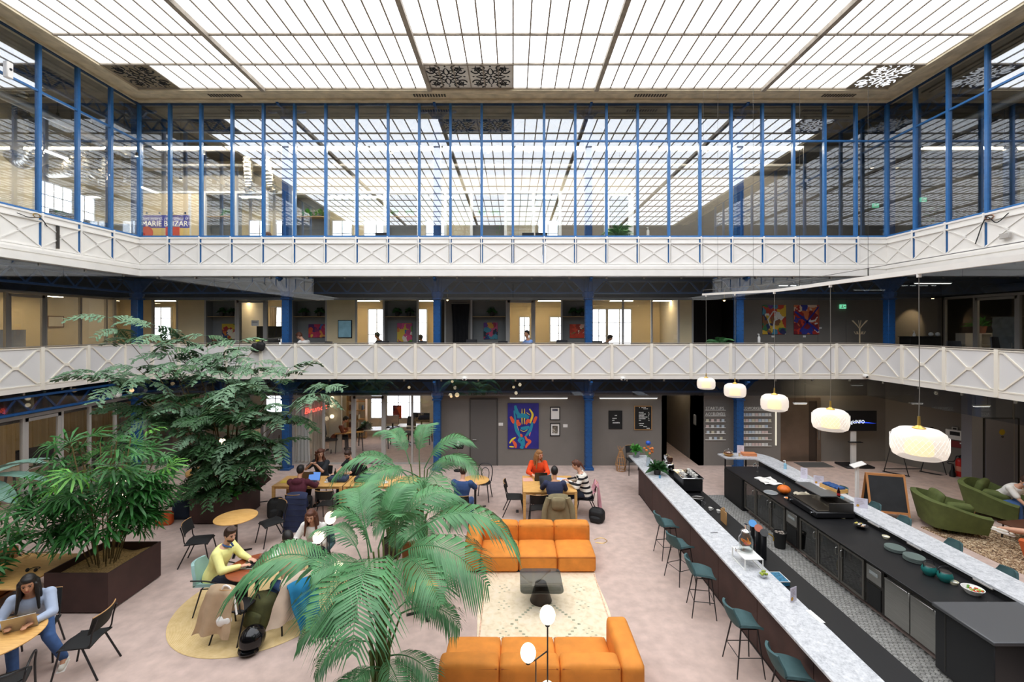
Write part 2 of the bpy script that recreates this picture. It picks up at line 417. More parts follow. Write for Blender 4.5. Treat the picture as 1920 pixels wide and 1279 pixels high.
# soffit and cornice around the skylight
def cornice(name, cs):
    mb = MB()
    for x0, x1, y0, y1, z0, z1 in cs: mb.box(x0, x1, y0, y1, z0, z1)
    return struct(name, mb, m_beige)
XE = -X0
def ring(a, b, z0, z1):    # frame between offsets a and b outside the skylight edge
    return [(-XE-b, XE+b, Y0+a, Y0+b, z0, z1), (-XE-b, -XE-a, -3, Y0+a, z0, z1), (XE+a, XE+b, -3, Y0+a, z0, z1)]
parts = ring(0, .16, 13.80, 14.05)+ring(.16, .30, 13.84, 14.05)+ring(.30, .72, 13.90, 14.05)+ring(.72, .80, 13.83, 14.05)+ring(.80, 1.12, 13.87, 14.05)
cornice('trim_1', parts)
mb = MB()
for x in (-11.0, -3.6, 4.4, 11.2):
    for k in range(12): mb.box(x+k*.1, x+k*.1+.06, Y0+.42, Y0+.60, 13.885, 13.9)
struct('trim_2', mb, mat('vent_slot', '4a4338', .8))

# ---------------------------------------------------------------- local runs (local x along the edge, local -y to the atrium)
def root(name, loc, rz):
    o = bpy.data.objects.new(name, None); COL.objects.link(o); o.location = loc; o.rotation_euler = (0, 0, rz); return o
UW = BAY/5
def glass_run(name, loc, rz, n):
    o = root(name, loc, rz); o['kind'] = 'structure'
    z0, z1, zr = 8.9, 13.86, 12.47
    mu = MB().box(-.045, .045, -.06, .06, ZU+.1, z1).mesh('mullion'); mu.materials.append(m_mull)
    p1 = MB().box(.045, UW-.045, -.006, .006, z0+.03, zr-.03).mesh('pane', False); p1.materials.append(m_upglass)
    p2 = MB().box(.045, UW-.045, -.006, .006, zr+.03, z1-.04).mesh('pane', False); p2.materials.append(m_upglass)
    tr = MB().box(.045, UW-.045, -.04, .04, zr-.03, zr+.03).mesh('transom'); tr.materials.append(m_mull)
    si = MB().box(.045, UW-.045, -.05, .05, z0-.05, z0+.03).mesh('sill_bar'); si.materials.append(m_mull)
    hd = MB().box(0, UW, -.05, .05, z1-.04, z1+.03).mesh('head_bar'); hd.materials.append(m_dblue)
    for k in range(n+1):
        inst(mu, 'mullion', o, (k*UW, 0, 0))
        if k == n: break
        for me, nm in ((p1, 'pane'), (p2, 'pane'), (tr, 'transom'), (si, 'sill_bar'), (hd, 'head_bar')): inst(me, nm, o, (k*UW, 0, 0))
    return o
glass_run('window_1', (-XG, YG, 0), 0, 24)
glass_run('window_2', (-XG, YG-12*UW, 0), pi/2, 12)
glass_run('window_3', (XG, YG, 0), -pi/2, 12)

def upper_rail(label, loc, rz, n):
    t = thing('balcony_railing', label, 'railing', loc, rz, 'upper floor railings')
    pw = UW
    sh = MB().box(.06, pw-.06, -.03, -.015, 7.84, 8.86).mesh('panel'); sh.materials.append(m_white)
    mb = MB()
    zc = 8.28; cx = pw/2
    for sx in (-1, 1):
        mb.bar((cx, -.05, zc-.02), (cx+sx*(pw/2-.03), -.05, 7.88), .018, .03); mb.bar((cx, -.05, zc+.02), (cx+sx*(pw/2-.03), -.05, 8.62), .018, .03)
    mb.box(cx-.06, cx+.06, -.062, -.04, zc-.015, zc+.015)
    cr = mb.mesh('cross_brace'); cr.materials.append(m_white)
    ra = MB().box(0, pw, -.08, -.03, 8.61, 8.65).mesh('rail'); ra.materials.append(m_white)
    rb = MB().box(0, pw, -.08, -.03, 7.84, 7.87).mesh('rail'); rb.materials.append(m_white)
    po = MB().box(-.018, .018, -.10, -.062, 7.8, 8.88).mesh('post'); po.materials.append(m_white)
    cp = MB().box(0, pw, -.06, -.01, 8.8, 8.86).mesh('rail'); cp.materials.append(m_white)
    for k in range(n+1):
        inst(po, 'post', t, (k*pw, 0, 0))
        if k == n: break
        for me, nm in ((sh, 'panel'), (cr, 'cross_brace'), (ra, 'rail'), (rb, 'rail'), (cp, 'rail')): inst(me, nm, t, (k*pw, 0, 0))
upper_rail('white upper balcony railing under the long back glass wall', (-XG, YG-.05, 0), 0, 24)
upper_rail('white upper balcony railing on the left side of the atrium', (-XG+.05, YG-12*UW, 0), pi/2, 12)
upper_rail('white upper balcony railing on the right side of the atrium', (XG-.05, YG, 0), -pi/2, 12)
def fascia(name, e, z):   # e: outset towards the atrium for the three sides
    mb = MB()
    for (o, a, b) in z:
        mb.box(-XG-.3, XG+.3, YG-o, YG+.2, a, b); mb.box(-XG-.2, -XG+o, -3, YG-o, a, b); mb.box(XG-o, XG+.2, -3, YG-o, a, b)
    return struct(name, mb, m_white)
fascia('trim_3', 0, [(.24, 7.40, 7.60), (.16, 7.60, 7.66), (.20, 7.66, 7.76), (.14, 7.76, 7.83)])

def mid_rail(label, loc, rz, xs, plain=()):
    t = thing('balcony_railing', label, 'railing', loc, rz, 'middle floor railings')
    m_cr = mat('cream_bar', 'f2ebdc', .45); m_pan = mat('pale_panel', 'e2e0de', .5)
    po = MB().box(-.05, .05, -.06, .02, 3.6, 4.90).mesh('post'); po.materials.append(m_cr)
    cache = {}
    for k, (a, b) in enumerate(zip(xs, xs[1:])):
        w_ = b-a; key = (round(w_, 3), k in plain)
        if key not in cache:
            sh = MB().box(.045, w_-.045, -.012, 0, 3.74, 4.88).mesh('panel'); sh.materials.append(m_pan)
            mb = MB(); cx = w_/2; zc = 4.31
            if k not in plain:
                for sx in (-1, 1):
                    for sz in (-1, 1):
                        mb.bar((cx+sx*.07, -.03, zc+sz*.03), (cx+sx*(w_/2-.16), -.03, zc+sz*.50), .03, .035)
                        mb.bar((cx+sx*(w_/2-.16), -.03, zc+sz*.50), (cx+sx*(w_/2-.06), -.03, zc+sz*.50), .03, .035)
                mb.box(cx-.09, cx+.09, -.045, -.012, zc-.045, zc+.045)
            mb.box(.05, w_-.05, -.04, -.012, 3.74, 3.78); mb.box(.05, w_-.05, -.04, -.012, 4.85, 4.88)
            cr = mb.mesh('cross_brace'); cr.materials.append(m_cr)
            hr = MB().cbox(0, w_, -.05, .03, 4.895, 4.93, .008).mesh('handrail'); hr.materials.append(mat('handrail_grey', '8d857a', .5))
            cache[key] = (sh, cr, hr)
        inst(po, 'post', t, (a, 0, 0))
        for me, nm in zip(cache[key], ('panel', 'cross_brace', 'handrail')): inst(me, nm, t, (a, 0, 0))
    inst(po, 'post', t, (xs[-1], 0, 0))
posts = [235, 287, 337, 425, 490, 555, 630, 705, 779, 853, 926, 1000, 1074, 1147, 1221, 1295, 1369, 1436, 1500, 1567, 1628]
mid_rail('cream cross-braced railing along the back of the middle balcony', (0, YB, 0), 0, [QX(p, YB) for p in posts], plain=(0, 1, 2))
mid_rail('cream cross-braced railing on the left side of the middle balcony', (XL, YB-10*1.458, 0), pi/2, [k*1.458 for k in range(11)])
mid_rail('cream cross-braced railing on the right side of the middle balcony', (XR, YB, 0), -pi/2, [k*1.458 for k in range(11)])
mb = MB(); mb.box(XL-.1, XR+.1, YB-.03, YB+.12, 3.58, 3.74); mb.box(XL-.1, XL+.03, -3, YB, 3.58, 3.74); mb.box(XR-.03, XR+.1, -3, YB, 3.58, 3.74)
struct('trim_4', mb, mat('cream_fascia', 'efe9df', .5))
# slabs: walking surface above, dark soffit below
def slab(nm, xl, xr, yb, z0, z1, m):
    mb = MB(); mb.box(-23, 23, yb, 25, z0, z1); mb.box(-23, xl, -5, yb, z0, z1); mb.box(xr, 23, -5, yb, z0, z1); mb.box(xl, xr, -5, -.9, z0, z1)
    return struct(nm, mb, m)
slab('floor', XL-.05, XR+.05, YB+.08, ZM-.06, ZM-.005, mat('upper_carpet', '8d857f', .95, var=.1, scale=4))
slab('ceiling', XL-.08, XR+.08, YB+.1, ZM0-.02, ZM-.062, m_dark)
slab('floor', -XG-.15, XG+.15, YG+.15, ZU-.1, ZU, mat('upper_floor', '77736e', .9, var=.1, scale=4))
slab('ceiling', -XG-.02, XG+.02, YG+.02, ZU0+.02, ZU-.102, m_dark)
slab('ceiling', -XE-1.05, XE+1.05, Y0+1.05, 13.94, 14.1, mat('upper_ceiling', '54524f', .9, var=.2, scale=1.2))
# outer shell
struct('wall_back', MB().box(-23, 23, 24.6, 25, -.1, 14.2), m_cream)
struct('wall_left', MB().box(-23.2, -22.8, -5, 25, -.1, 14.2), m_cream)
struct('wall_right', MB().box(22.8, 23.2, -5, 25, -.1, 14.2), m_gwall)
mb = MB(); mb.box(-23, 23, -5.3, -5, -.1, 14.2)
struct('wall_front', mb, m_gwall)
# hanging smoke-screen glass below each balcony
def smoke(name, y, xl, xr, z0, z1):
    o = root(name, (0, 0, 0), 0); o['kind'] = 'structure'
    n = round((xr-xl)/(BAY/2)); w_ = (xr-xl)/n
    pm = MB().box(.006, w_-.006, -.005, .005, z0, z1).mesh('pane', False); pm.materials.append(m_smoke)
    cl = MB().box(-.03, .03, -.02, .02, z1-.10, z1-.02).mesh('clip'); cl.materials.append(m_steel)
    for k in range(n): inst(pm, 'pane', o, (xl+k*w_, y, 0))
    for k in range(2*n): inst(cl, 'clip', o, (xl+(k+.5)*w_/2, y-.03, 0))
    for sx, x in ((1, xl), (-1, xr)):
        m_ = 5
        for k in range(m_): inst(pm, 'pane', o, (x, y-(k+1)*w_, 0), (0, 0, pi/2))
        for k in range(2*m_): inst(cl, 'clip', o, (x, y-(k+.5)*w_/2, 0), (0, 0, pi/2))
smoke('window_4', YG+.03, -XG+.0, XG, 6.52, 7.42)
smoke('window_5', YB+.18, XL-.12, XR+.12, 2.94, 3.58)

# ---------------------------------------------------------------- columns and lattice girders
def column_mesh(z0, z1, flare=.75):
    mb = MB(); h = .135
    mb.cbox(-h, h, -h, h, z0, z1, .012); mb.cbox(-h-.05, h+.05, -h-.05, h+.05, z0, z0+.10, .01)
    cap = MB(); zc = z1-flare
    cap.cbox(-h-.04, h+.04, -h-.04, h+.04, zc-.06, zc, .01)
    cap.lathe([(h*1.3, zc), (h*1.75, zc+.10), (h*1.75, zc+.22), (h*1.45, zc+.26), (h*1.45, z1)], 8)
    for a in (0, pi/2, pi, 3*pi/2):
        old = cap.M; cap.M = Matrix.Rotation(a, 4, 'Z')
        pts = [(h, zc+.18), (h+.10, zc+.26), (h+.24, zc+.42), (h+.46, z1-.10), (h+.60, z1-.06), (h+.60, z1), (h, z1)]
        n = len(pts); cap.add([(x, -.045, z) for x, z in pts]+[(x, .045, z) for x, z in pts], [tuple(range(n)), tuple(range(2*n-1, n-1, -1))]+[(i+1 if i+1 < n else 0, i, n+i, n+(i+1) % n) for i in range(n)])
        cap.M = old
    rv = MB(); z = z0+.2
    while z < zc-.1:
        for sx in (-.09, .09): rv.ball((sx, -h, z), (.018, .012, .018), 6, 4); rv.ball((-h, sx, z), (.012, .018, .018), 6, 4)
        z += .16
    a, b, c = mb.mesh('shaft'), cap.mesh('capital'), rv.mesh('rivets')
    return a, b, c
pxs = (257, 538, 820, 1103, 1385)
names = ('nearest the left corner', 'left of the glass office door', 'between the glass office and the dark grey wall', 'beside the framed prints', 'in front of the startup name shelves')
namesm = ('at the left corner', 'by the curtained office', 'beside the black cupboard', 'right of the orange painting', 'beside the dark alcove')
for lev, (z0, z1, nl) in enumerate(((0, 3.5, names), (3.74, 7.38, namesm), (7.75, 13.9, None))):
    ms = column_mesh(z0, z1, .75 if lev < 2 else .5)
    m_ = m_blue
    for me in ms[:2]: me.materials.append(m_)
    ms[2].materials.append(m_dblue)
    xs = [QX(p, YC) for p in pxs]+([14.57] if lev > 0 else [])
    for i, x in enumerate(xs):
        lab = ('riveted blue iron column on the ground floor '+nl[i]) if lev == 0 else ('riveted blue iron column on the middle floor '+(namesm[i] if i < 5 else 'at the right corner')) if lev == 1 else ('blue iron column behind the upper glass, '+('first', 'second', 'third', 'fourth', 'fifth', 'sixth')[i]+' from the left')
        t = thing('iron_column', lab, 'column', (x, YC, 0), 0, 'blue iron columns')
        for me, nm in zip(ms, ('shaft', 'capital', 'rivets')): inst(me, nm, t)
for y in (11.24, 5.41):
    t = thing('iron_column', 'riveted blue iron column under the left balcony towards the camera', 'column', (-14.57, y, 0), 0, 'blue iron columns')
    ms = column_mesh(0, 3.5)
    for me, m_, nm in zip(ms, (m_blue, m_blue, m_dblue), ('shaft', 'capital', 'rivets')): me.materials.append(m_); inst(me, nm, t)
def lattice(label, p0, p1, z0, z1, n, m=m_blue):
    p0 = Vector((*p0, 0)); p1 = Vector((*p1, 0)); d = p1-p0
    t = thing('lattice_girder', label, 'girder', (p0.x, p0.y, 0), math.atan2(d.y, d.x)); L = d.length
    obj('chord', MB().box(0, L, -.06, .06, z1-.07, z1), m, t); obj('chord', MB().box(0, L, -.06, .06, z0, z0+.07), m, t)
    s_ = L/n
    br = MB().bar((0, 0, z0+.05), (s_/2, 0, z1-.05), .03, .06).bar((s_/2, 0, z1-.05), (s_, 0, z0+.05), .03, .06).mesh('lattice_bar'); br.materials.append(m)
    for k in range(n): inst(br, 'lattice_bar', t, (k*s_, 0, 0))
lattice('blue lattice girder under the left middle balcony', (-14.57, 2), (-14.57, YC), 2.92, 3.46, 20)
lattice('blue lattice girder over the ground floor back columns', (-14.5, YC), (8.8, YC), 2.98, 3.46, 30, m_dblue)
lattice('dark blue lattice girder above the back middle gallery', (-14.5, YC+.02), (14.5, YC+.02), 6.8, 7.35, 36, m_dblue)
lattice('blue lattice girder behind the top of the back upper glass', (-14.5, YC-.1), (14.5, YC-.1), 13.02, 13.5, 50, m_dblue)
lattice('blue lattice girder behind the top of the left upper glass', (-14.6, 2), (-14.6, YC-.3), 13.02, 13.5, 26, m_dblue)
lattice('blue lattice girder behind the top of the right upper glass', (14.6, 2), (14.6, YC-.3), 13.02, 13.5, 26, m_dblue)
lattice('dark blue lattice girder above the left middle gallery', (-14.57, 2), (-14.57, YC-.2), 6.8, 7.35, 20, m_dblue)

# ---------------------------------------------------------------- glazed partition helper
m_shelf = mat('shelf_wood', 'b99a6b', .6); m_niche = mat('niche_grey', '8b8c8a', .8)
def partition(name, loc, rz, z0, zt, edges, kinds, frame=m_gframe, fw=.07):
    """edges: positions along local x; kinds[i]: g glass, d glass door, c cream wall, o open, k dark wall"""
    o = root(name, loc, rz); o['kind'] = 'structure'
    obj('head_frame', MB().box(edges[0], edges[-1], -.05, .05, zt, zt+.10), frame, o)
    obj('sole_frame', MB().box(edges[0], edges[-1], -.04, .04, z0, z0+.05), frame, o)
    cach = {}
    po = MB().box(-fw/2, fw/2, -.05, .05, z0, zt).mesh('post'); po.materials.append(frame)
    for k, (a, b) in enumerate(zip(edges, edges[1:])):
        w_ = b-a; kd = kinds[k]
        if kd != 'o' or (k > 0 and kinds[k-1] != 'o'): inst(po, 'post', o, (a, 0, 0))
        if kd in 'gd':
            me = MB().box(fw/2, w_-fw/2, -.005, .005, z0+.05, zt).mesh('pane', False); me.materials.append(m_clear); p_ = inst(me, 'pane', o, (a, 0, 0))
        if kd == 'd':
            mb = MB(); q = .10
            mb.box(fw/2, fw/2+q, -.04, .04, z0+.02, zt-.02); mb.box(w_-fw/2-q, w_-fw/2, -.04, .04, z0+.02, zt-.02); mb.box(fw/2, w_-fw/2, -.04, .04, zt-.12, zt-.02); mb.box(fw/2, w_-fw/2, -.04, .04, z0+.02, z0+.14)
            d_ = inst(mb.mesh('door_frame'), 'door_frame', o, (a, 0, 0)); d_.data.materials.append(frame)
            h = MB().cyl((w_-.17, -.09, z0+1.0), (w_-.17, -.09, z0+1.2), .012).cyl((w_-.17, -.09, z0+1.05), (w_-.17, 0, z0+1.05), .01)
            obj('door_handle', h, m_steel, d_)
        if kd in 'ck':
            obj('wall_panel', MB().box(fw/2, w_-fw/2, -.03, .03, z0, zt), m_cream if kd == 'c' else m_gwall, o, loc=(a, 0, 0))
    inst(po, 'post', o, (edges[-1], 0, 0))
    return o
def room_box(name, x0, x1, y0, y1, z0, z1, m, sides='lr', cm=None):
    """partition walls and a ceiling of a room behind a glazed front"""
    mb = MB()
    if 'l' in sides: mb.box(x0-.05, x0+.05, y0, y1, z0, z1)
    if 'r' in sides: mb.box(x1-.05, x1+.05, y0, y1, z0, z1)
    if 'b' in sides: mb.box(x0, x1, y1-.05, y1+.05, z0, z1)
    if mb.v: struct(name, mb, m)
win_n = [20]
def sash_window(x0, x1, z0, z1, y, cols=2, rows=3, rz=0, loc=None, m=None):
    """daylit outside window: white frame, glazing bars, bright pane"""
    win_n[0] += 1
    o = root('window_%d' % win_n[0], loc or (0, y, 0), rz); o['kind'] = 'structure'
    mb = MB(); f = .06
    mb.box(x0-f, x0, -.05, .03, z0-f, z1+f); mb.box(x1, x1+f, -.05, .03, z0-f, z1+f); mb.box(x0, x1, -.05, .03, z1, z1+f); mb.box(x0, x1, -.05, .03, z0-f, z0)
    for k in range(1, cols): mb.box(x0+(x1-x0)*k/cols-.02, x0+(x1-x0)*k/cols+.02, -.03, .01, z0, z1)
    for k in range(1, rows): mb.box(x0, x1, -.03, .01, z0+(z1-z0)*k/rows-.015, z0+(z1-z0)*k/rows+.015)
    obj('window_frame', mb, mat('window_white', 'd9d9d6', .5), o)
    obj('pane', MB().box(x0, x1, .012, .022, z0, z1), m or m_window, o, False)
    return o
# ================================================================== ROOMS
YW = 17.54
# ---- ground floor, back
mb = MB(); mb.box(QX(815, YW), QX(1250, YW), YW, YW+.25, 0, 3.5)
struct('wall_back_grey', mb, m_gwall)
mb = MB(); x0, x1 = QX(882, YW), QX(932, YW); zt = QZ(748, YW)
d1 = root('door_1', (0, 0, 0), 0); d1['kind'] = 'structure'
obj('door_leaf', MB().cbox(x0+.02, x1-.02, YW-.035, YW+.0, .01, zt-.02, .004), mat('grey_door', '625e5a', .7), d1)
obj('door_frame', MB().box(x0-.03, x0, YW-.03, YW, 0, zt+.02).box(x1, x1+.03, YW-.03, YW, 0, zt+.02).box(x0, x1, YW-.03, YW, zt, zt+.03), mat('grey_frame_dark', '4b4845', .7), d1)
obj('door_handle', MB().cyl((x0+.10, YW-.09, 1.05), (x0+.24, YW-.09, 1.05), .012).cyl((x0+.10, YW-.09, 1.05), (x0+.10, YW-.03, 1.05), .012), m_steel, d1)
mb = MB(); mb.box(-14.9, 7.4, YW-.12, YW-.0, 2.84, 3.52); mb.box(-14.95, -14.83, -3, 17.8, 2.84, 3.52)
struct('haze_bulkhead_1', mb, m_dark)  # dark band on the wall tops: smoke-screen haze put into the colour
xc = QX(1310, YW)
struct('wall_corridor', MB().box(xc, xc+.2, YW, 22, 0, 3.5).box(QX(1250, YW)-.2, QX(1250, YW), YW, 22, 0, 3.5).box(5.8, 7.6, 21.8, 22, 0, 3.5), mat('corridor_wall', '6e6862', .6, var=.05))
struct('wall_startups', MB().box(xc, 10.65, YW, 18.4, 0, 3.5), m_gwall)
struct('wall_elevator', MB().box(10.65, 15.3, 18.1, 18.4, 0, 3.5), m_gwall)
o = struct('wall_extinguisher', MB().prism([(15.3, 18.1), (17.3, 15.2), (17.6, 15.4), (15.5, 18.4)], 0, 3.5), mat('dark_grey_wall', '7d776f', .85))
struct('wall_right_grey', MB().box(15.87, 22.8, 15.24, 15.6, 0, 3.5), mat('slate_wall', '7b7b82', .7))
Y3 = 15.24; x0, x1, zt = QX(1846, Y3), QX(1908, Y3), QZ(785, Y3)
d3 = root('door_3', (0, 0, 0), 0); d3['kind'] = 'structure'
obj('door_leaf', MB().cbox(x0+.02, x1-.02, Y3-.03, Y3, .01, zt-.02, .004), mat('slate_door', '6b6b74', .6), d3)
obj('door_gap', MB().box(x0-.06, x0, Y3-.012, Y3, 0, zt+.02).box(x1, x1+.06, Y3-.012, Y3, 0, zt+.02).box(x0, x1, Y3-.012, Y3, zt, zt+.03), m_matt, d3)
obj('warning_sign', MB().lathe([(.10, 0), (.10, .006)], 20), mat('yellow_sign', '9a8420', .6), d3, loc=((x0+x1)/2, Y3-.031, QZ(810, Y3)), rot=(pi/2, 0, 0))
obj('door_knob', MB().ball(((x0+x1)/2, Y3-.05, QZ(818.5, Y3)), .035), m_dsteel, d3)
# elevator
YE = 18.1; x0, x1, zt = QX(1466, YE), QX(1530, YE), QZ(752, YE)
m_el = mat('bronze_steel', '8a7a6c', .35, metal=.75, var=.15, scale=1.5)
d2 = root('door_2', (0, 0, 0), 0); d2['kind'] = 'structure'
obj('elevator_frame', MB().box(x0-.16, x0, YE-.06, YE, 0, zt+.14).box(x1, x1+.16, YE-.06, YE, 0, zt+.14).box(x0, x1, YE-.06, YE, zt, zt+.14), m_el, d2)
xm = x0+(x1-x0)*.78
obj('elevator_leaf', MB().box(x0, xm-.006, YE-.03, YE-.005, 0, zt), m_el, d2); obj('elevator_leaf', MB().box(xm+.006, x1, YE-.02, YE-.001, 0, zt), mat('dark_bronze', '5b5048', .4, metal=.7), d2)
obj('call_panel', MB().box(x1+.04, x1+.12, YE-.075, YE-.06, .9, 1.5), m_steel, d2)
# ---- ground floor glazed office
YP = 17.75
partition('window_6', (0, YP, 0), 0, 0, 2.75, [QX(p, YP) for p in (262, 380, 497, 551, 607, 661, 722, 773, 814)], 'gggggdgg')
partition('window_7', (-14.8, 0, 0), pi/2, 0, 2.75, [3, 5, 7, 9, 10.5, 11.9, 13.29, 14.43, 15.38, 16.37, 17.7], 'ggggggdggg')
struct('wall_office_back', MB().box(-22.8, -3.1, 22.5, 22.7, 0, 3.5), mat('office_wall', 'd8d0bf', .85))
struct('wall_office_right', MB().box(-3.2, -3.02, YW+.25, 22.5, 0, 3.5), mat('office_wall2', 'c9c0ae', .85))
struct('wall_office_divider', MB().box(-9.2, -9.1, 18.4, 22.5, 0, 3.5), mat('office_wall', 'd8d0bf', .85))
struct('wall_office_left', MB().box(-19.2, -19, -3, 22.5, 0, 3.5), m_cream)
mb = MB()
for k in range(52): mb.box(-18.99, -18.95, 6+k*.3, 6.16+k*.3, .1, 3.3)
sl = obj('wall_slats', mb, mat('slat_cream', 'd9c39a', .7)); sl.parent = bpy.data.objects['wall_office_left']
sash_window(QX(697, 22.5), QX(717, 22.5), .9, 3.2, 22.48, 1, 3)
sash_window(QX(727, 22.5), QX(788, 22.5), .9, 3.2, 22.48, 3, 3)
sash_window(QX(500, 22.5), QX(535, 22.5), 1.2, 3.2, 22.48, 2, 3)
# ---- middle floor
YM = 18.9
eM = [215, 262, 287, 333, 386, 443, 500, 548, 612, 668, 720, 783, 835, 884, 950, 1002, 1053, 1110, 1168, 1222, 1272, 1298]
partition('window_8', (0, YM, 0), 0, ZM, 6.68, [QX(p, YM) for p in eM], 'gcgcodgocgogkodgogggc')
partition('window_9', (-17.1, 0, 0), pi/2, ZM, 6.68, [6, 8.5, 11, 13, 14.85, 16.1, 17.4, 18.5, 18.9], 'ggggdggg')
partition('window_10', (18.4, 18.75, 0), -pi/2, ZM, 6.68, [0, 1.2, 2.75, 5, 7.5, 10, 13], 'gdgggg')
mb = MB(); mb.box(-17.2, 18.4, YM-.04, YM+.1, 6.78, 7.4); mb.box(-17.2, -17.05, -3, YM, 6.78, 7.4); mb.box(18.35, 18.5, -3, YM, 6.78, 7.4)
struct('haze_bulkhead_2', mb, m_dark)  # same dark band upstairs, coloured for the haze behind the hanging glass
struct('wall_middle_grey', MB().box(QX(1388, YM), 18.4, YM, YM+.2, ZM, 7.4), m_gwall)
struct('wall_alcove', MB().box(QX(1296, YM), QX(1390, YM), 20.6, 20.8, ZM, 7.4).box(QX(1296, YM)-.1, QX(1296, YM), YM+.05, 20.8, ZM, 7.4).box(QX(1388, YM), QX(1388, YM)+.1, YM+.2, 20.8, ZM, 7.4), mat('alcove_brown', '2b2220', .7))
struct('wall_middle_back', MB().box(-20, QX(1296, YM), 22.4, 22.6, ZM, 7.4), m_cream)
struct('wall_middle_left', MB().box(-20.2, -20, -3, 22.6, ZM, 7.4), m_cream)
struct('wall_middle_right', MB().box(21.5, 21.7, -3, 19, ZM, 7.4), mat('taupe_wall', '7d7469', .85))
mdiv = mat('room_divider', 'd3c6a8', .85)
mb = MB()
for p in (352, 415, 580, 750, 820, 886, 915, 1080, 1290): mb.box(QX(p, YM)-.05, QX(p, YM)+.05, YM+.5, 22.4, ZM, 7.4)
struct('wall_middle_dividers', mb, mdiv)
for a, b, z0, z1, c in ((266, 322, 4.9, 6.5, 3), (455, 478, 4.5, 6.4, 2), (512, 545, 4.2, 6.5, 2), (692, 722, 4.5, 6.4, 2), (770, 800, 4.4, 6.4, 2), (975, 992, 4.8, 6.0, 2), (1032, 1062, 4.8, 6.0, 2), (1110, 1135, 4.4, 6.4, 2), (1140, 1182, 4.4, 6.4, 2)):
    sash_window(QX(a, 22.4), QX(b, 22.4), z0, z1, 22.37, c, 3)
# ---- upper floor
eU = [262, 357, 384, 443, 500, 548, 612, 668, 722, 785, 835, 884, 948, 1000, 1050, 1135, 1185]
m_wframe = mat('white_frame', 'dfe2e4', .45)
partition('window_11', (0, YM, 0), 0, ZU, 11.24, [QX(p, YM) for p in eU], 'ccoggoggoggoggkd', m_wframe, .12)
struct('wall_upper_head', MB().box(QX(262, YM), QX(1185, YM), YM-.02, YM+.1, 11.34, 12.2), mat('upper_head_wall', '8f8a80', .85))
struct('wall_upper_grey', MB().box(QX(1185, YM), 22.8, YM, YM+.2, ZU, 13.95), mat('taupe_grey', '6b6762', .8))
struct('wall_upper_back', MB().box(-22.8, 10, 22.4, 22.6, ZU, 13.95), mat('cream_upper', 'ddd2b4', .85))
struct('wall_upper_left', MB().box(-22.8, -16.0, 20.3, 20.5, ZU, 13.95), m_cream)
struct('wall_upper_side', MB().box(-18.9, -18.7, -3, 20.3, ZU, 13.95), mat('cream_upper', 'ddd2b4', .85))
struct('wall_upper_right', MB().box(20, 20.2, -3, 19, ZU, 13.95), mat('taupe_grey', '6b6762', .8))
sash_window(17.2, 18.6, 8.8, 11.3, 0, 4, 5, pi/2, (-18.68, 0, 0))
sash_window(18.75, 19.6, 8.6, 11.2, 0, 2, 4, pi/2, (-18.68, 0, 0))
sash_window(13.0, 14.8, 8.8, 11.3, 0, 4, 5, pi/2, (-18.68, 0, 0))
for a, b in ((470, 505), (520, 545), (625, 660), (684, 728), (800, 835), (1010, 1045)):
    sash_window(QX(a, 22.4), QX(b, 22.4), 8.4, 10.9, 22.37, 2, 4)
# upper right white posts
mb = MB()
for y in (16.6, 14.2, 11.5): mb.box(19.2, 19.35, y-.08, y+.08, ZU, 11.6)
struct('trim_7', mb, m_wframe)
# exposed ceiling beams and pipes on the upper floor
for k, (z, y, r) in enumerate(((12.75, 17.9, .12), (12.3, 18.5, .07))):
    tag(obj('ceiling_pipe', MB().cyl((-18.5, y, z), (18.5, y, z), r, n=12), mat('grey_pipe', '8e8c88', .5)), ('thick' if k == 0 else 'thin')+' grey pipe running behind the back upper glass', 'pipe', 'upper ceiling pipes')
tag(obj('ceiling_pipe', MB().cyl((-15.6, 2, 12.6), (-15.6, 20, 12.6), .14, n=12), mat('silver_pipe', 'b4b4b2', .35, metal=.7)), 'long silver pipe behind the left upper glass', 'pipe', 'upper ceiling pipes')
tag(obj('ceiling_pipe', MB().cyl((15.6, 2, 12.6), (15.6, 18.6, 12.6), .14, n=12), mat('silver_pipe', 'b4b4b2', .35, metal=.7)), 'long silver pipe behind the right upper glass', 'pipe', 'upper ceiling pipes')
tag(obj('ceiling_pipe', MB().cyl((-14.95, 4, 2.72), (-14.95, 17.3, 2.72), .10, n=12), mat('dark_pipe', '4a4a4c', .5)), 'dark pipe under the left middle balcony', 'pipe')
tag(obj('ceiling_pipe', MB().cyl((18.0, 4, 6.95), (18.0, 16.8, 6.95), .14, n=12), mat('dark_pipe', '4a4a4c', .5)), 'dark round duct above the right middle gallery', 'pipe')
m_duct = mat('foil_duct', 'c9c5bb', .25, metal=.9, bump=.8, bscale=18)
def duct(pts, r, label):
    P_ = []; n = 26; pv = [Vector(p) for p in pts]
    def cr(a, b, c, d, t): return .5*((2*b)+(c-a)*t+(2*a-5*b+4*c-d)*t*t+(3*b-a-3*c+d)*t*t*t)
    e = [2*pv[0]-pv[1]]+pv+[2*pv[-1]-pv[-2]]
    for i in range(len(pv)-1):
        for k in range(n): P_.append(cr(e[i], e[i+1], e[i+2], e[i+3], k/n))
    rs = [r*(1+.06*sin(i*1.6)) for i in range(len(P_))]
    tag(obj('flexible_duct', MB().tube(P_, rs, 14), m_duct), label, 'duct', 'silver ventilation ducts')
def D(px, py, Y): return Q(px, py, Y)
duct([D(38, 172, 15.6), D(40, 215, 15.6), D(62, 240, 15.4), D(66, 280, 15.3), D(45, 305, 15.5), D(20, 290, 15.9)], .22, 'crumpled silver duct hook nearest the left edge of the upper glass')
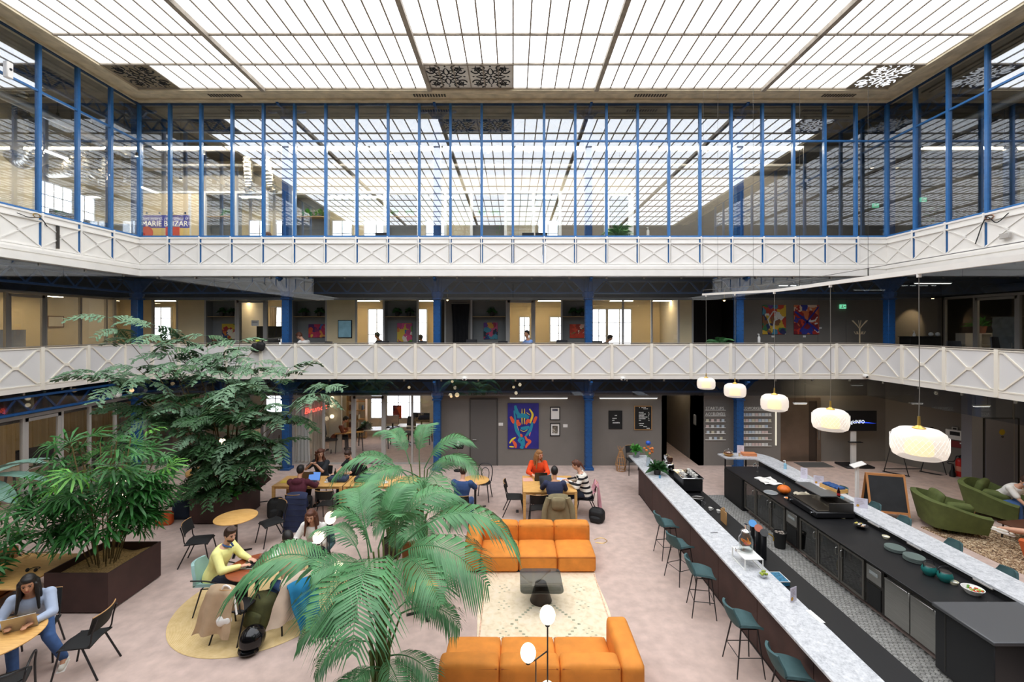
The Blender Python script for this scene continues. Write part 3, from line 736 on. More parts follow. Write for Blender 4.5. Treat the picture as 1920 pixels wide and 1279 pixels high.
duct([D(158, 225, 17.4), D(150, 280, 17.2), D(130, 315, 17.2), D(92, 322, 17.6)], .26, 'wide silver duct bending left behind the left upper glass')
duct([D(208, 240, 18.4), D(200, 290, 18.2), D(180, 322, 18.0), D(150, 326, 18.0)], .26, 'wide silver duct bend just left of the corner column')
duct([D(195, 240, 18.6), D(196, 305, 18.6), D(197, 330, 18.4), D(196, 345, 18.2)], .2, 'short silver duct hanging straight down near the left corner')
duct([D(236, 275, 18.8), D(240, 310, 18.8), D(243, 345, 18.9)], .2, 'slim silver duct hanging beside the left corner mullion')
duct([D(464, 236, 18.4), D(465, 300, 18.4), D(468, 348, 18.4), D(470, 361, 18.4)], .2, 'silver duct stub left above the white upper door')
duct([D(502, 236, 18.4), D(503, 300, 18.4), D(508, 348, 18.4), D(512, 361, 18.4)], .2, 'silver duct stub right above the white upper door')

# ---- niches with shelves
def pot_plant_mesh(seed, n=26, L=.3, w=.05, droop=.6, trail=False):
    rnd = random.Random(seed); mb = MB()
    for k in range(n):
        a = rnd.uniform(0, 2*pi); el = rnd.uniform(.2, 1.3); l = L*rnd.uniform(.6, 1.1)
        d = Vector((cos(a)*cos(el), sin(a)*cos(el), sin(el))); sd = Vector((-sin(a), cos(a), 0))
        p0 = Vector((0, 0, 0)); p1 = d*l*.5; p2 = d*l-Vector((0, 0, droop*l*(.5+rnd.random()*.5)))
        mb.add([p0, p1-sd*w, p2, p1+sd*w], [(0, 1, 2), (0, 2, 3)])
        mb.add([p1-sd*w*.2, p1*1.15+sd*w*1.4+Vector((0, 0, .02)), p1*1.3+d*.05], [(0, 1, 2)])
    if trail:
        for k in range(16):
            a = rnd.uniform(0, 2*pi); z = -rnd.random()*.75; c = Vector((.08*cos(a), -.08+.06*sin(a), z))
            mb.add([c, c+Vector((.05, -.02, -.05)), c+Vector((0, -.04, -.12)), c+Vector((-.05, -.02, -.05))], [(0, 1, 2, 3)])
    me = mb.mesh('foliage', False); return me
FOL = [pot_plant_mesh(1), pot_plant_mesh(2, 34, .34, .06), pot_plant_mesh(3, 22, .4, .03, .3), pot_plant_mesh(4, 30, .3, .06, .8, True)]
for f in FOL[:1]+FOL[2:]: f.materials.append(m_leaf4)
FOL[1].materials.append(mat('dark_leaf', '2c5a2a', .5, var=.4, scale=8))
m_pot = mat('dark_pot', '34302c', .6); m_potw = mat('grey_pot', '7f8285', .6); m_pott = mat('terracotta_pot', 'b0705a', .7)
POTS = {}
def potted(label, loc, fol=0, pot=None, r=.11, h=.2, s=1.0, group=None):
    t = thing('potted_plant', label, 'plant', loc, random.uniform(0, 6), group); pot = pot or m_pot
    key = (r, h, pot.name)
    if key not in POTS:
        me = MB().lathe([(r*.75, 0), (r, h), (r*.88, h), (r*.86, h-.03), (.001, h-.035)], 14, caps=False).mesh('pot'); me.materials.append(pot); POTS[key] = me
    inst(POTS[key], 'pot', t); inst(FOL[fol], 'foliage', t, (0, 0, h-.02), scale=s); return t
def niche(label, x0, x1, y, z0, zt, zs):
    t = thing('niche_shelf', label, 'shelf unit', ((x0+x1)/2, y, z0)); h = (x1-x0)/2-.02; H = zt-z0
    obj('back_panel', MB().box(-h, h, .42, .46, 0, H), m_niche, t)
    for sx in (-1, 1): obj('side_panel', MB().box(sx*h-.02 if sx > 0 else -h, h if sx > 0 else -h+.02, 0, .42, 0, H), m_niche, t)
    obj('shelf', MB().cbox(-h+.02, h-.02, .05, .42, zs-z0-.03, zs-z0, .005), m_shelf, t)
    obj('top_panel', MB().box(-h, h, 0, .42, H-.03, H), m_niche, t)
    return t
pal = [['a8432e', 'd7b43c', '5a7a2e', 'b72f3f', 'e0d5bd', '31406f', 'd37b2d', '7b2f55'], ['d33f6a', 'e4572e', 'f0a04b', '3f6fb0', '8a2f5f', 'f2c14e', 'c8325a', '5c2a6b'],
       ['e55a86', 'e8c547', '79a84b', 'd8413a', 'f3e3d3', 'c9507f', 'e08a3c', '4d7fa8'], ['2f3f7a', '3f7a4a', 'b0324a', '6a3f8a', 'e0a040', '27303f', '4a8fa0', 'd05a7a'],
       ['e04a2f', 'f08a3c', 'f3c0a8', 'b8402f', '6f9a4a', 'f05a3a', 'fbe3c0', 'd2492f']]
def painting(label, px0, px1, py0, py1, Y, palette, seed, scale=7, name='abstract_painting'):
    x0, x1, z1, z0 = QX(px0, Y), QX(px1, Y), QZ(py0, Y), QZ(py1, Y)
    t = thing(name, label, 'painting', ((x0+x1)/2, Y, (z0+z1)/2)); h, v = (x1-x0)/2, (z1-z0)/2
    obj('canvas', MB().cbox(-h, h, -.035, -.006, -v, v, .004), picture('paint_%d' % seed, palette, scale, seed), t)
    obj('stretcher', MB().box(-h+.03, h-.03, -.006, 0, -v+.03, v-.03), m_ply, t)
    return t
nm = [(386, 443), (548, 612), (720, 783), (884, 950), (1053, 1110)]
ndesc = ['left of the curtained office door', 'left of the wall television', 'between the two bright office doors', 'right of the black cupboard', 'behind the fourth blue column']
for i, (a, b) in enumerate(nm):
    niche('grey niche with a plant shelf on the middle gallery, '+ndesc[i], QX(a, YM), QX(b, YM), YM-.04, ZM, 6.66, 5.98)
    xc_ = QX((a+b)/2, YM)
    for k, dx_ in enumerate(((-.1, .35), (-.3, .35), (-.2, .3), (.1,), (-.1, .25))[i]):
        potted(('left' if k == 0 else 'right')+' dark pot plant on the middle gallery shelf '+ndesc[i], (xc_+dx_, YM+.2, 5.98), 1, m_pot, .1, .2, .9, 'plants on the middle gallery shelves')
YN = YM+.375
painting('square red and gold abstract painting in a gallery niche', 417, 443, 607, 637, YN, pal[0], 1)
painting('wide pink and orange abstract painting behind the man in white', 579, 610, 608, 633, YN, pal[1], 2)
painting('pink flower painting in the third gallery niche', 745, 773, 606, 641, YN, pal[2], 3)
painting('dark multicoloured painting in the niche right of the black cupboard', 907, 933, 605, 636, YN, pal[3], 4)
painting('bright orange and white painting beside the fourth blue column', 1068, 1101, 608, 634, YN, pal[4], 5)
painting('tall green and purple painting on the grey gallery wall', 1429, 1473, 572, 627, YM, ['3f7a4a', '6a3f8a', 'e8e4da', 'c0452f', 'd9b23c', '4f8fa8', '8a5a3a', '2f3560'], 6, 6)
painting('tall red painting with a diagonal blue cross on the grey gallery wall', 1488, 1535, 572, 627, YM, ['b8322a', 'd8452f', '3a3f9a', 'e8c9b0', 'e07a4a', '8a2430', 'c85a3a', 'f0e6da'], 7, 6)
p_ = bpy.data.objects['abstract_painting.006']
obj('painted_stroke', MB().bar((-.5, -.045, .35), (.5, -.045, -.5), .09, .006, (0, 1, 0)).bar((-.3, -.045, -.5), (.5, -.045, .55), .06, .006, (0, 1, 0)), mat('cobalt_paint', '34349a', .5), p_)
p_ = bpy.data.objects['abstract_painting.005']
obj('painted_stroke', MB().tube([(-.2, -.04, -.25), (-.28, -.04, .0), (-.05, -.04, .35), (.2, -.04, .3), (.18, -.04, .05), (0, -.04, -.05), (-.05, -.04, -.4)], .03, 5), mat('white_paint_stroke', 'e8e6df', .6), p_)
nu = [(384, 443), (548, 612), (722, 785), (884, 948)]
ud = ['right of the colourful poster', 'second from the left', 'third from the left', 'nearest the right-hand door']
for i, (a, b) in enumerate(nu):
    niche('pale niche with a plant shelf on the upper floor, '+ud[i], QX(a, YM), QX(b, YM), YM-.04, ZU, 11.2, 10.28)
    xc_ = QX((a+b)/2, YM)
    for k, dx_ in enumerate(((.15,), (-.2, .35), (-.35, .3), (-.3, .3))[i]):
        potted(('left' if k == 0 else 'right')+' green pot plant on the upper floor shelf '+ud[i], (xc_+dx_, YM+.2, 10.28), 3 if (i, k) == (3, 1) else 0, m_potw, .1, .14, 1.1, 'plants on the upper floor shelves')
# ---- poster on the upper floor
x0, x1 = QX(264, YM), QX(357, YM); z1, z0 = QZ(404, YM), 8.3
t = thing('poster', 'purple poster with white lettering over yellow and red shapes', 'poster', ((x0+x1)/2, YM-.04, z0)); h = (x1-x0)/2; H = z1-z0
obj('upper_field', MB().box(-h, h, -.02, 0, QZ(428, YM)-z0, H), mat('poster_purple', '4b3fa0', .5), t)
obj('lower_field', MB().box(-h, h, -.02, 0, 0, QZ(428, YM)-z0-.001), mat('poster_yellow', 'f3d27a', .5), t)
text('poster_text', 'non merci, je préfère la', .19, (-h+.08, -.022, QZ(412.5, YM)-z0), (pi/2, 0, 0), m_white, t, .002, shear=.3, width=2*h-.15)
text('poster_text', 'MARIE BRIZAR', .34, (-h+.08, -.022, QZ(425, YM)-z0), (pi/2, 0, 0), mat('poster_white', 'fdf6da', .5, emit=.25), t, .004, width=2*h-.16)
mr_ = mat('poster_red', 'e0452c', .5)
obj('red_shape', MB().lathe([(.27, 0), (.27, .012)], 24), mr_, t, loc=(-h+.31, -.02, QZ(437, YM)-z0), rot=(pi/2, 0, 0))
obj('red_shape', MB().cbox(-.3, .3, -.012, 0, -.2, .2, .005), mr_, t, loc=(.35, -.022, QZ(435, YM)-z0))
for k in range(4): obj('hanging_clip', MB().box(-.03, .03, -.03, 0, 0, .08), m_matt, t, loc=(-h+.3+k*.55, 0, H+.05))
# ---- ceiling spotlights and linear lights
m_spot = emis('spot_glow', 'ffe2b4', 9)
spt = MB().cyl((0, 0, 0), (0, 0, .14), .05, n=10).cyl((0, 0, .14), (0, 0, .3), .01, n=6).mesh('lamp_body'); spt.materials.append(m_matt)
spd = MB().lathe([(.045, -.004), (.045, 0)], 10).mesh('lamp_lens'); spd.materials.append(m_spot)
def spots(lst, Y, what):
    for i, (px, py) in enumerate(lst):
        p = Q(px, py, Y)
        t = thing('spotlight', (what if what.startswith('spotlight') else 'small glowing spotlight %s, %s from the left' % (what, ('first', 'second', 'third', 'fourth', 'fifth', 'sixth', 'seventh', 'eighth', 'ninth')[i])), 'lamp', p, 0, 'ceiling spotlights')
        inst(spt, 'lamp_body', t); zz = (7.42 if p.z < 7.4 else 13.94)-p.z; obj('stem', MB().cyl((0, 0, .28), (0, 0, zz), .008, n=6), m_matt, t); inst(spd, 'lamp_lens', t)
spots([(339, 337), (382, 289), (555, 288), (735, 287), (915, 287), (992, 285), (1143, 287), (1325, 285)], 17.7, 'behind the back upper glass')
spots([(108, 219), (233, 278), (256, 293)], 16.4, 'behind the left upper glass')
spots([(1883, 281), (1635, 315)], 16.6, 'behind the right upper glass')
spots([(1749, 560)], 18.2, 'spotlight casting a warm pool of light on the gallery wall')
l = bpy.data.lights.new('spot', 'SPOT'); l.energy = 60; l.color = (1, .75, .42); l.spot_size = R(60); l.spot_blend = .6; l.shadow_soft_size = .04
lo = bpy.data.objects.new('lamp_beam', l); COL.objects.link(lo); lo.parent = bpy.data.objects[[o.name for o in bpy.data.objects if o.name.startswith('spotlight')][-1]]
lo.location = (0, 0, -.02); lo.rotation_euler = (R(35), 0, R(25))
m_tube = emis('tube_glow', 'ffe6bd', 40)
def tubes(name, lst, L, what, rz=0, m=None, hw_=.05):
    me = MB().box(-L/2, L/2, -hw_, hw_, 0, .05).mesh('housing'); me.materials.append(m_white)
    md = MB().box(-L/2+.02, L/2-.02, -hw_+.01, hw_-.01, -.012, 0).mesh('diffuser', False); md.materials.append(m or m_tube)
    for i, p in enumerate(lst):
        t = thing(name, 'long slim ceiling light '+what[i], 'light', p, rz, 'linear ceiling lights')
        inst(me, 'housing', t); inst(md, 'diffuser', t)
        zz = 3.52 if p[2] < 3.5 else 7.42 if p[2] < 7.4 else 13.94
        if zz-p[2]-.05 > .03: obj('suspension', MB().cyl((-L*.4, 0, .05), (-L*.4, 0, zz-p[2]), .006, n=5).cyl((L*.4, 0, .05), (L*.4, 0, zz-p[2]), .006, n=5), m_dsteel, t)
tubes('ceiling_light', [(QX(p, 20.8), 20.8, 6.75) for p in (310, 480, 640, 690, 800, 975, 1030, 1165, 1245)], 1.1, ['in the middle floor office behind the '+w_ for w_ in ('tall aralia', 'curtained door', 'television', 'second office door', 'third blue column', 'brown glass door', 'second brown office', 'bright double window', 'cream door')], 0, None, .09)
tubes('ceiling_light', [(-18.6, y, 6.75) for y in (9, 12.5, 15.2, 17.6)], 1.1, ['in the left middle offices, %s from the camera' % w_ for w_ in ('first', 'second', 'third', 'fourth')], pi/2, None, .1)
tubes('ceiling_light', [(20, y, 6.75) for y in (12, 16.5)], 1.1, ['in the right middle offices, nearer', 'in the right middle offices, farther'], pi/2)
tubes('ceiling_light', [(QX(p, 20.2), 20.2, 3.3) for p in (560, 650, 740)], 1.4, ['in the ground floor office, left', 'in the ground floor office, middle', 'in the ground floor office, right'])
tubes('ceiling_light', [(-17, y, 3.3) for y in (9, 12.5, 15.5)], 1.2, ['in the left ground office, nearer', 'in the left ground office, middle', 'in the left ground office, farther'], pi/2)
m_tubeU = emis('tube_bright', 'ffeccf', 75)
tubes('ceiling_light', [(-13+2.9*k, 17.75, 12.7) for k in range(9)], 2.8, ['behind the back upper glass, %s of the row' % q for q in ('first', 'second', 'third', 'fourth', 'fifth', 'sixth', 'seventh', 'eighth', 'ninth')], 0, m_tubeU, .2)
tubes('ceiling_light', [(QX(p, 20.6), 20.6, 11.6) for p in (310, 470, 640, 700, 830, 1020)], 1.2, ['on the upper floor above the '+w_ for w_ in ('poster', 'left white door', 'cream room', 'white room', 'middle glass room', 'right glass room')], 0, m_tubeU, .15)
tubes('ceiling_light', [(-17.2, y, 12.0) for y in (12.5, 16.5)], 1.6, ['over the left upper office, nearer', 'over the left upper office, farther'], pi/2, m_tubeU, .1)
m_tube2 = emis('tube_dim', 'fff4e2', 4)
tubes('hanging_light', [(QX(1010, 17.1), 17.1, QZ(747, 17.1)), (QX(1178, 17.1), 17.1, QZ(747, 17.1))], 2.25, ['above the blue face painting', 'above the letter boards'], 0, m_tube2)
tubes('hanging_light', [(QX(1840, 14.0), 14.0, QZ(762, 14.0)), (QX(1500, 17), 17, QZ(757, 17))], .5, ['under the right balcony before the slate door', 'in front of the elevator'], 0, m_tube2)
tubes('ceiling_light', [(16.2, 13.2, 3.3), (14.6, 10.2, 3.3), (6.75, 19.2, 3.3), (12.6, 17.4, 3.5), (16.2, 8.0, 3.3)], 1.4, ['added under the right balcony over the green armchairs', 'added under the right balcony over the shaggy rug', 'in the dark corridor', 'added before the elevator wall', 'added under the right balcony nearest the camera'], 0, m_tube)  # fill lights added to brighten the right side; the corridor light is real
tubes('ceiling_light', [(11.5, 17.9, 7.2), (16.2, 17.0, 7.2), (16.2, 13.0, 7.2)], 1.4, ['added over the gallery paintings', 'added over the black gallery sideboard', 'added over the right gallery desk'], 0, m_tube2)  # fill lights added because the right gallery was too dark
# brass pendant on the middle gallery
for i, (px, py) in enumerate(((839, 562), (1358, 563), (1563, 549))):
    t = thing('brass_pendant', 'small brass pendant lamp hanging over the middle gallery, %s' % ('left one', 'middle one', 'right one')[i], 'lamp', Q(px, py, 17.4), 0, 'brass gallery pendants')
    obj('shade', MB().lathe([(.09, 0), (.10, .01), (.03, .06), (.015, .08)], 14), m_brass, t); obj('rod', MB().cyl((0, 0, .08), (0, 0, .4), .006, n=6), m_brass, t)
    obj('bulb', MB().ball((0, 0, -.01), .04), emis('warm_bulb', 'ffd9a0', 4), t)
# ================================================================== FURNITURE BUILDERS
def arc(pts, n=6):
    pv = [Vector(p) for p in pts]; e = [2*pv[0]-pv[1]]+pv+[2*pv[-1]-pv[-2]]; out = []
    for i in range(len(pv)-1):
        a, b, c, d = e[i:i+4]
        for k in range(n):
            t = k/n; out.append(.5*((2*b)+(c-a)*t+(2*a-5*b+4*c-d)*t*t+(3*b-a-3*c+d)*t*t*t))
    return out+[pv[-1]]
def lerp(a, b, t): return a+(b-a)*t
# ---- black plywood chair
_ch = {}
def _chair_meshes():
    seat = MB().sheet(lambda u, v: ((u-.5)*.42*(1-.1*v), -.2+.4*v, .452+.012*cos((u-.5)*6)-.03*max(0, v-.85)/.15), 8, 8, .016)
    back = MB().sheet(lambda u, v: ((u-.5)*.42, -.235+.05*(2*u-1)**2-.06*v, .60+.22*v), 10, 5, .014)
    edge = MB().tube([((u/10-.5)*.42, -.235+.05*(2*u/10-1)**2-.06+.007, .823) for u in range(11)], .008, 6)
    fr = MB()
    for sx in (-1, 1):
        fr.tube(arc([(sx*.19, .17, .43), (sx*.19, -.1, .43), (sx*.19, -.19, .46), (sx*.19, -.22, .62), (sx*.18, -.27, .78)]), .011, 6)
    fr.cyl((-.19, .10, .43), (.19, .10, .43), .011, n=6); fr.cyl((-.19, -.12, .43), (.19, -.12, .43), .011, n=6)
    fl_ = [MB().cyl((sx*.22, .24, 0), (sx*.19, .15, .435), .012, n=8) for sx in (-1, 1)]
    bl_ = [MB().cyl((sx*.22, -.30, 0), (sx*.19, -.10, .435), .012, n=8) for sx in (-1, 1)]
    r = [('seat', seat, m_matt), ('backrest', back, m_matt), ('backrest_edge', edge, m_ply), ('frame', fr, m_black)]+[('leg', m, m_black) for m in fl_+bl_]
    out = []
    for n, b, m in r:
        me = b.mesh(n); me.materials.append(m); out.append((n, me))
    return out
def chair(label, x, y, yaw, group=None):
    """yaw in degrees: direction the sitter faces, 0 = +Y (away from the camera), 90 = -X"""
    if not _ch: _ch['m'] = _chair_meshes()
    t = thing('dining_chair', label, 'chair', (x, y, 0), R(yaw), group or 'black plywood chairs')
    for n, me in _ch['m']: inst(me, n, t)
    return rescale(t)
# ---- teal bar stool
def _shell(w, d, hb, z, th, flare=.04):
    def fn(u, v):
        x = (u-.5)*2; s = v
        if s < .5:
            q = s/.5; y = d/2-d*q; zz = z-.05*(1-q)**3*1.2+.05*q*q*0; ww = w*(.86+.14*min(1, q*2))
        else:
            q = (s-.5)/.5; a = q*1.35; y = -d/2-.09*sin(a*.8)-.06*q; zz = z+hb*q**1.3; ww = w*(1-.30*q**2.2)
        up = .055*x*x*(1 if s < .5 else (1-.3*(s-.5)*2))
        fwd = .07*x*x*(0 if s < .5 else min(1, (s-.5)*4))
        return (x*ww/2, y+fwd, zz+up*(1 if s < .6 else max(0, 1-(s-.6)*3)))
    return MB().sheet(fn, 10, 14, th)
_st = {}
def stool(label, x, y, yaw, group):
    if not _st:
        L = [('seat_shell', _shell(.46, .40, .30, .74, .035), m_teal)]
        f = .30
        for sx in (-1, 1):
            for sy in (-1, 1): L.append(('leg', MB().cyl((sx*.24, sy*.22-.02, 0), (sx*.14, sy*.13, .725), .009, .013, 8), m_black))
        k = lambda z: 1-z/.725
        a, b = .14+.10*k(f), .13+.09*k(f)
        L.append(('footrest', MB().tube([(-a, -b-.01, f), (a, -b-.01, f), (a, b-.01, f), (-a, b-.01, f)], .008, 6, True), m_black))
        L.append(('seat_frame', MB().tube([(-.14, -.13, .715), (.14, -.13, .715), (.14, .13, .715), (-.14, .13, .715)], .010, 6, True), m_black))
        _st['m'] = []
        for n, bb, m in L:
            me = bb.mesh(n); me.materials.append(m); _st['m'].append((n, me))
    t = thing('bar_stool', label, 'stool', (x, y, 0), R(yaw), group)
    for n, me in _st['m']: inst(me, n, t)
    return t
def shell_chair(label, x, y, yaw, m, arms=False):
    t = thing('shell_chair', label, 'chair', (x, y, 0), R(yaw))
    obj('seat_shell', _shell(.52, .44, .36, .45, .045), m, t)
    for sx in (-1, 1):
        for sy in (-1, 1): obj('leg', MB().cyl((sx*.24, sy*.22-.02, 0), (sx*.17, sy*.14, .43), .010, .013, 8), m_black, t)
    obj('seat_frame', MB().tube([(-.17, -.14, .425), (.17, -.14, .425), (.17, .14, .425), (-.17, .14, .425)], .011, 6, True), m_black, t)
    if arms:
        for sx in (-1, 1): obj('armrest', MB().tube(arc([(sx*.2, .18, .42), (sx*.29, .2, .55), (sx*.30, .0, .62), (sx*.27, -.25, .62)]), .011, 6), m_black, t)
    return rescale(t)
# ---- tables
def round_table(label, x, y, r, h, m, group=None):
    t = thing('round_table', label, 'table', (x, y, 0), 0, group)
    obj('tabletop', MB().lathe([(r-.012, h-.026), (r, h-.016), (r, h-.004), (r-.006, h)], 40), m, t)
    obj('column', MB().cyl((0, 0, .02), (0, 0, h-.026), .035, n=12), m_black, t)
    mb = MB()
    for k in range(4): mb.bar((0, 0, .02), (.34*cos(k*pi/2+.4), .34*sin(k*pi/2+.4), .014), .05, .025)
    obj('base', mb, m_black, t); return t
def long_table(label, x0, x1, y0, y1, h=.88):
    t = thing('dining_table', label, 'table', ((x0+x1)/2, (y0+y1)/2, 0), 0, 'oak work tables'); a, b = (x1-x0)/2, (y1-y0)/2
    obj('tabletop', MB().cbox(-a, a, -b, b, h-.035, h, .006), m_wood, t)
    obj('apron', MB().box(-a+.04, a-.04, -b+.03, -b+.05, h-.09, h-.036).box(-a+.04, a-.04, b-.05, b-.03, h-.09, h-.036), m_wood, t)
    for sx in (-1, 1):
        for sy in (-1, 1): obj('leg', MB().cbox(sx*(a-.04)-.038, sx*(a-.04)+.038, sy*(b-.04)-.038, sy*(b-.04)+.038, 0, h-.036, .005), m_wood, t)
    return t
def laptop(label, x, y, z, yaw, body=None, screen=None, ang=110, s=1.0, group=None):
    """yaw: direction the user faces"""
    t = thing('laptop', label, 'laptop', (x, y, z), R(yaw), group); body = body or m_dsteel
    obj('base', MB().cbox(-.16*s, .16*s, -.11*s, .11*s, 0, .014, .003), body, t)
    obj('keyboard', MB().box(-.135*s, .135*s, -.02*s, .09*s, .014, .016), m_matt, t)
    a = R(ang-90); c, sn = cos(a), sin(a); y0 = .11*s; hh = .215*s
    q = lambda u, w: (u, y0+w*sn, .014+w*c)
    lid = MB().bar(q(0, 0), q(0, hh), .32*s, .008, (0, -1, 0))
    l_ = obj('lid', lid, body, t)
    e = Vector((0, -c, sn))*.0055
    pts = [Vector(q(-.15*s, .01)), Vector(q(.15*s, .01)), Vector(q(.15*s, hh-.01)), Vector(q(-.15*s, hh-.01))]
    obj('display', MB().add([p+e for p in pts], [(0, 1, 2, 3)]), screen or mat('dark_screen', '23262b', .2), l_, False)
    return rescale(t)
# ---- upholstered sofa modules
def sofa(label, x0, x1, yf, yb, arm, facing):
    """yf: seat-front Y, yb: back Y; arm: -1 arm on low-X end, +1 on high-X end"""
    t = thing('sofa', label, 'sofa', ((x0+x1)/2, (yf+yb)/2, 0)); sg = 1 if yb > yf else -1
    cx, cy = (x0+x1)/2, (yf+yb)/2; aw = .34; bt = .32; hs = .40; hb = .74
    xa0, xa1 = (x0+aw, x1) if arm < 0 else (x0, x1-aw); n = 3; w_ = (xa1-xa0)/n
    for k in range(n):
        a, b = xa0+k*w_-cx, xa0+(k+1)*w_-cx
        yA, yB = sorted((yf-cy, yb-sg*bt-cy))
        o_ = obj('seat_cushion', MB().cushion(a+.006, b-.006, yA, yB, .03, hs, .055, .035, 8, .004), m_orange, t, angle=80)
        z = hs-.055+.012
        obj('piping', MB().tube([(a+.02, yf-cy+sg*.002, z), (b-.02, yf-cy+sg*.002, z)], .009, 5).tube([(a+.012, yf-cy+sg*.01, .08), (a+.012, yf-cy+sg*.01, z)], .007, 5), m_seam, o_)
        yA, yB = sorted((yb-sg*bt-cy+sg*.01, yb-cy))
        o_ = obj('back_cushion', MB().cushion(a+.006, b-.006, yA, yB, .03, hb, .06, .03, 8, .004), m_orange, t, angle=80)
        z = hb-.045
        obj('piping', MB().tube([(a+.03, yb-cy-sg*.012, z), (b-.03, yb-cy-sg*.012, z)], .009, 5).tube([(a+.03, yb-sg*bt-cy+sg*.02, z), (b-.03, yb-sg*bt-cy+sg*.02, z)], .007, 5), m_seam, o_)
    a, b = ((x0, x0+aw) if arm < 0 else (x1-aw, x1)); yA, yB = sorted((yf-cy, yb-cy))
    o_ = obj('armrest', MB().cushion(a-cx, b-cx-.004, yA, yB, .03, hb, .07, .025, 8, .004), m_orange, t, angle=80)
    obj('plinth', MB().box(x0-cx+.05, x1-cx-.05, min(yf, yb)-cy+.06, max(yf, yb)-cy-.06, 0, .04), m_matt, t)
    return t
def armchair(label, x, y, yaw, m, group=None, s=1.0, legm=None):
    t = thing('armchair', label, 'armchair', (x, y, 0), R(yaw), group); W, D = .46*s, .44*s
    # one continuous flared tub: left arm, back, right arm
    half = [(W*.86, D*.98), (W*.86, D*.4), (W*.86, -D*.2), (W*.85, -D*.66), (W*.76, -D*.92), (W*.45, -D*1.02), (0, -D*1.04)]
    pth = half+[(-x_, y_) for x_, y_ in half[-2::-1]]; n_ = len(pth)-1
    def fn(u, v):
        q = u*n_; i_ = min(int(q), n_-1); f = q-i_; x_ = lerp(pth[i_][0], pth[i_+1][0], f); y_ = lerp(pth[i_][1], pth[i_+1][1], f)
        nx, ny = x_/(W*.86), (min(0, y_+D*.5))/(D*.55); L = math.hypot(nx, ny) or 1; k = .13*s*v
        top = (.57+.25*max(0, min(1, (D*.98-y_)/(2*D)))**1.4)*s
        return (x_+nx/L*k, y_+ny/L*k*1.2+(.05*v if y_ > D*.9 else 0), .17*s+(top-.17*s)*v)
    obj('tub', MB().sheet(fn, 36, 6, .12*s), m, t, angle=50)
    obj('arm_pillow', MB().cushion(-.09*s, .09*s, -.24*s, .24*s, -.15*s, .15*s, .06, .03), m, t, angle=70, loc=(W*.58, D*.05, .58*s), rot=(0, R(16), 0))
    obj('seat_base', MB().cbox(-W*.86, W*.86, -D, D*.95, .17*s, .30*s, .03, 2), m, t)
    obj('seat_cushion', MB().cushion(-W*.8, W*.8, -D*.75, D*1.02, .30*s, .44*s, .05, .03), m, t, angle=70)
    c_ = obj('back_pillow', MB().cushion(-.27*s, .27*s, -.08*s, .08*s, -.22*s, .22*s, .07, .03), m, t, angle=70, loc=(0, -D*.72, .68*s), rot=(R(-14), 0, 0))
    for sx in (-1, 1):
        for sy in (-1, 1):
            obj('hairpin_leg', MB().tube([(sx*W*.6, sy*D*.75, .18*s), (sx*W*.7, sy*D*.85, 0), (sx*W*.74, sy*D*.7, .18*s)], .006, 6), legm or m_brass, t)
    return t
def globe_lamp(label, x, y, globes, arm=(-1, 0), hp=None):
    t = thing('globe_floor_lamp', label, 'lamp', (x, y, 0), 0, 'three-globe floor lamps')
    zt = max(g[2] for g in globes)
    obj('base', MB().lathe([(.15, 0), (.15, .02), (.14, .028)], 28), m_black, t)
    obj('pole', MB().cyl((0, 0, .025), (0, 0, zt-.12), .010, n=10), m_black, t)
    for gx, gy, gz in globes:
        g = obj('globe', MB().ball((gx, gy, gz), (.098, .098, .112), 20, 14), m_globe, t)
        obj('socket', MB().cyl((gx, gy, gz-.135), (gx, gy, gz-.105), .03, n=12), m_black, g)
        if abs(gx)+abs(gy) > .02:
            obj('arm', MB().tube([(0, 0, gz+.06), (gx*.6, gy*.6, gz-.07), (gx, gy, gz-.14)], .009, 8), m_black, t)
            obj('rod', MB().cyl((gx*.6, gy*.6, gz-.07), (gx*.6, gy*.6, .05), .008, n=8), m_black, t)
    return t
def cup(label, loc, r=.04, h=.07, m=None, saucer=True, group=None):
    t = thing('cup', label, 'cup', loc, 0, group)
    if saucer: obj('saucer', MB().lathe([(.03, 0), (.075, .012), (.07, .014), (.001, .006)], 18, caps=False), m or m_white, t)
    obj('bowl', MB().lathe([(r*.6, .008), (r, h), (r*.9, h), (r*.55, .016), (.001, .016)], 16, caps=False), m or m_white, t)
    obj('handle', MB().tube(arc([(r*.9, 0, h*.85), (r*1.6, 0, h*.6), (r*.75, 0, h*.25)], 4), .005, 5), m or m_white, t)
    return rescale(t)
# ================================================================== BAR
CT = 1.10
mb = MB(); mb.cbox(3.98, 4.62, 3.0, 15.2, CT-.045, CT, .006)
tag(obj('marble_countertop', mb, m_marble), 'long white marble countertop of the near bar with stools', 'countertop')
t = thing('bar_counter', 'dark brown panelled counter under the long near marble top', 'counter')
y = 3.2
pm = MB().cbox(4.12, 4.16, .006, 1.40-.006, .06, CT-.046, .003).mesh('front_panel'); pm.materials.append(m_rust)
for k in range(8): inst(pm, 'front_panel', t, (0, 3.24+k*1.40, 0))
obj('carcass', MB().box(4.16, 4.6, 3.24, 14.44, .0, CT-.046), m_matt, t)
obj('end_panel', MB().box(4.12, 4.6, 14.44, 14.47, 0, CT-.046), m_rust, t)
obj('toe_kick', MB().box(4.14, 4.16, 3.24, 14.44, 0, .06), m_matt, t)
t = thing('back_worktop', 'low black worktop behind the near marble bar', 'worktop')
obj('top', MB().cbox(4.62, 5.33, 3.2, 14.1, .86, .90, .005), mat('black_worktop', '131315', .45), t)
for k in range(6): obj('cabinet_door', MB().cbox(5.27, 5.30, 3.25+k*1.8, 3.25+k*1.8+1.78, .08, .85, .004), m_matt, t)
obj('cabinet_body', MB().box(4.62, 5.27, 3.2, 14.08, 0, .86), m_matt, t)
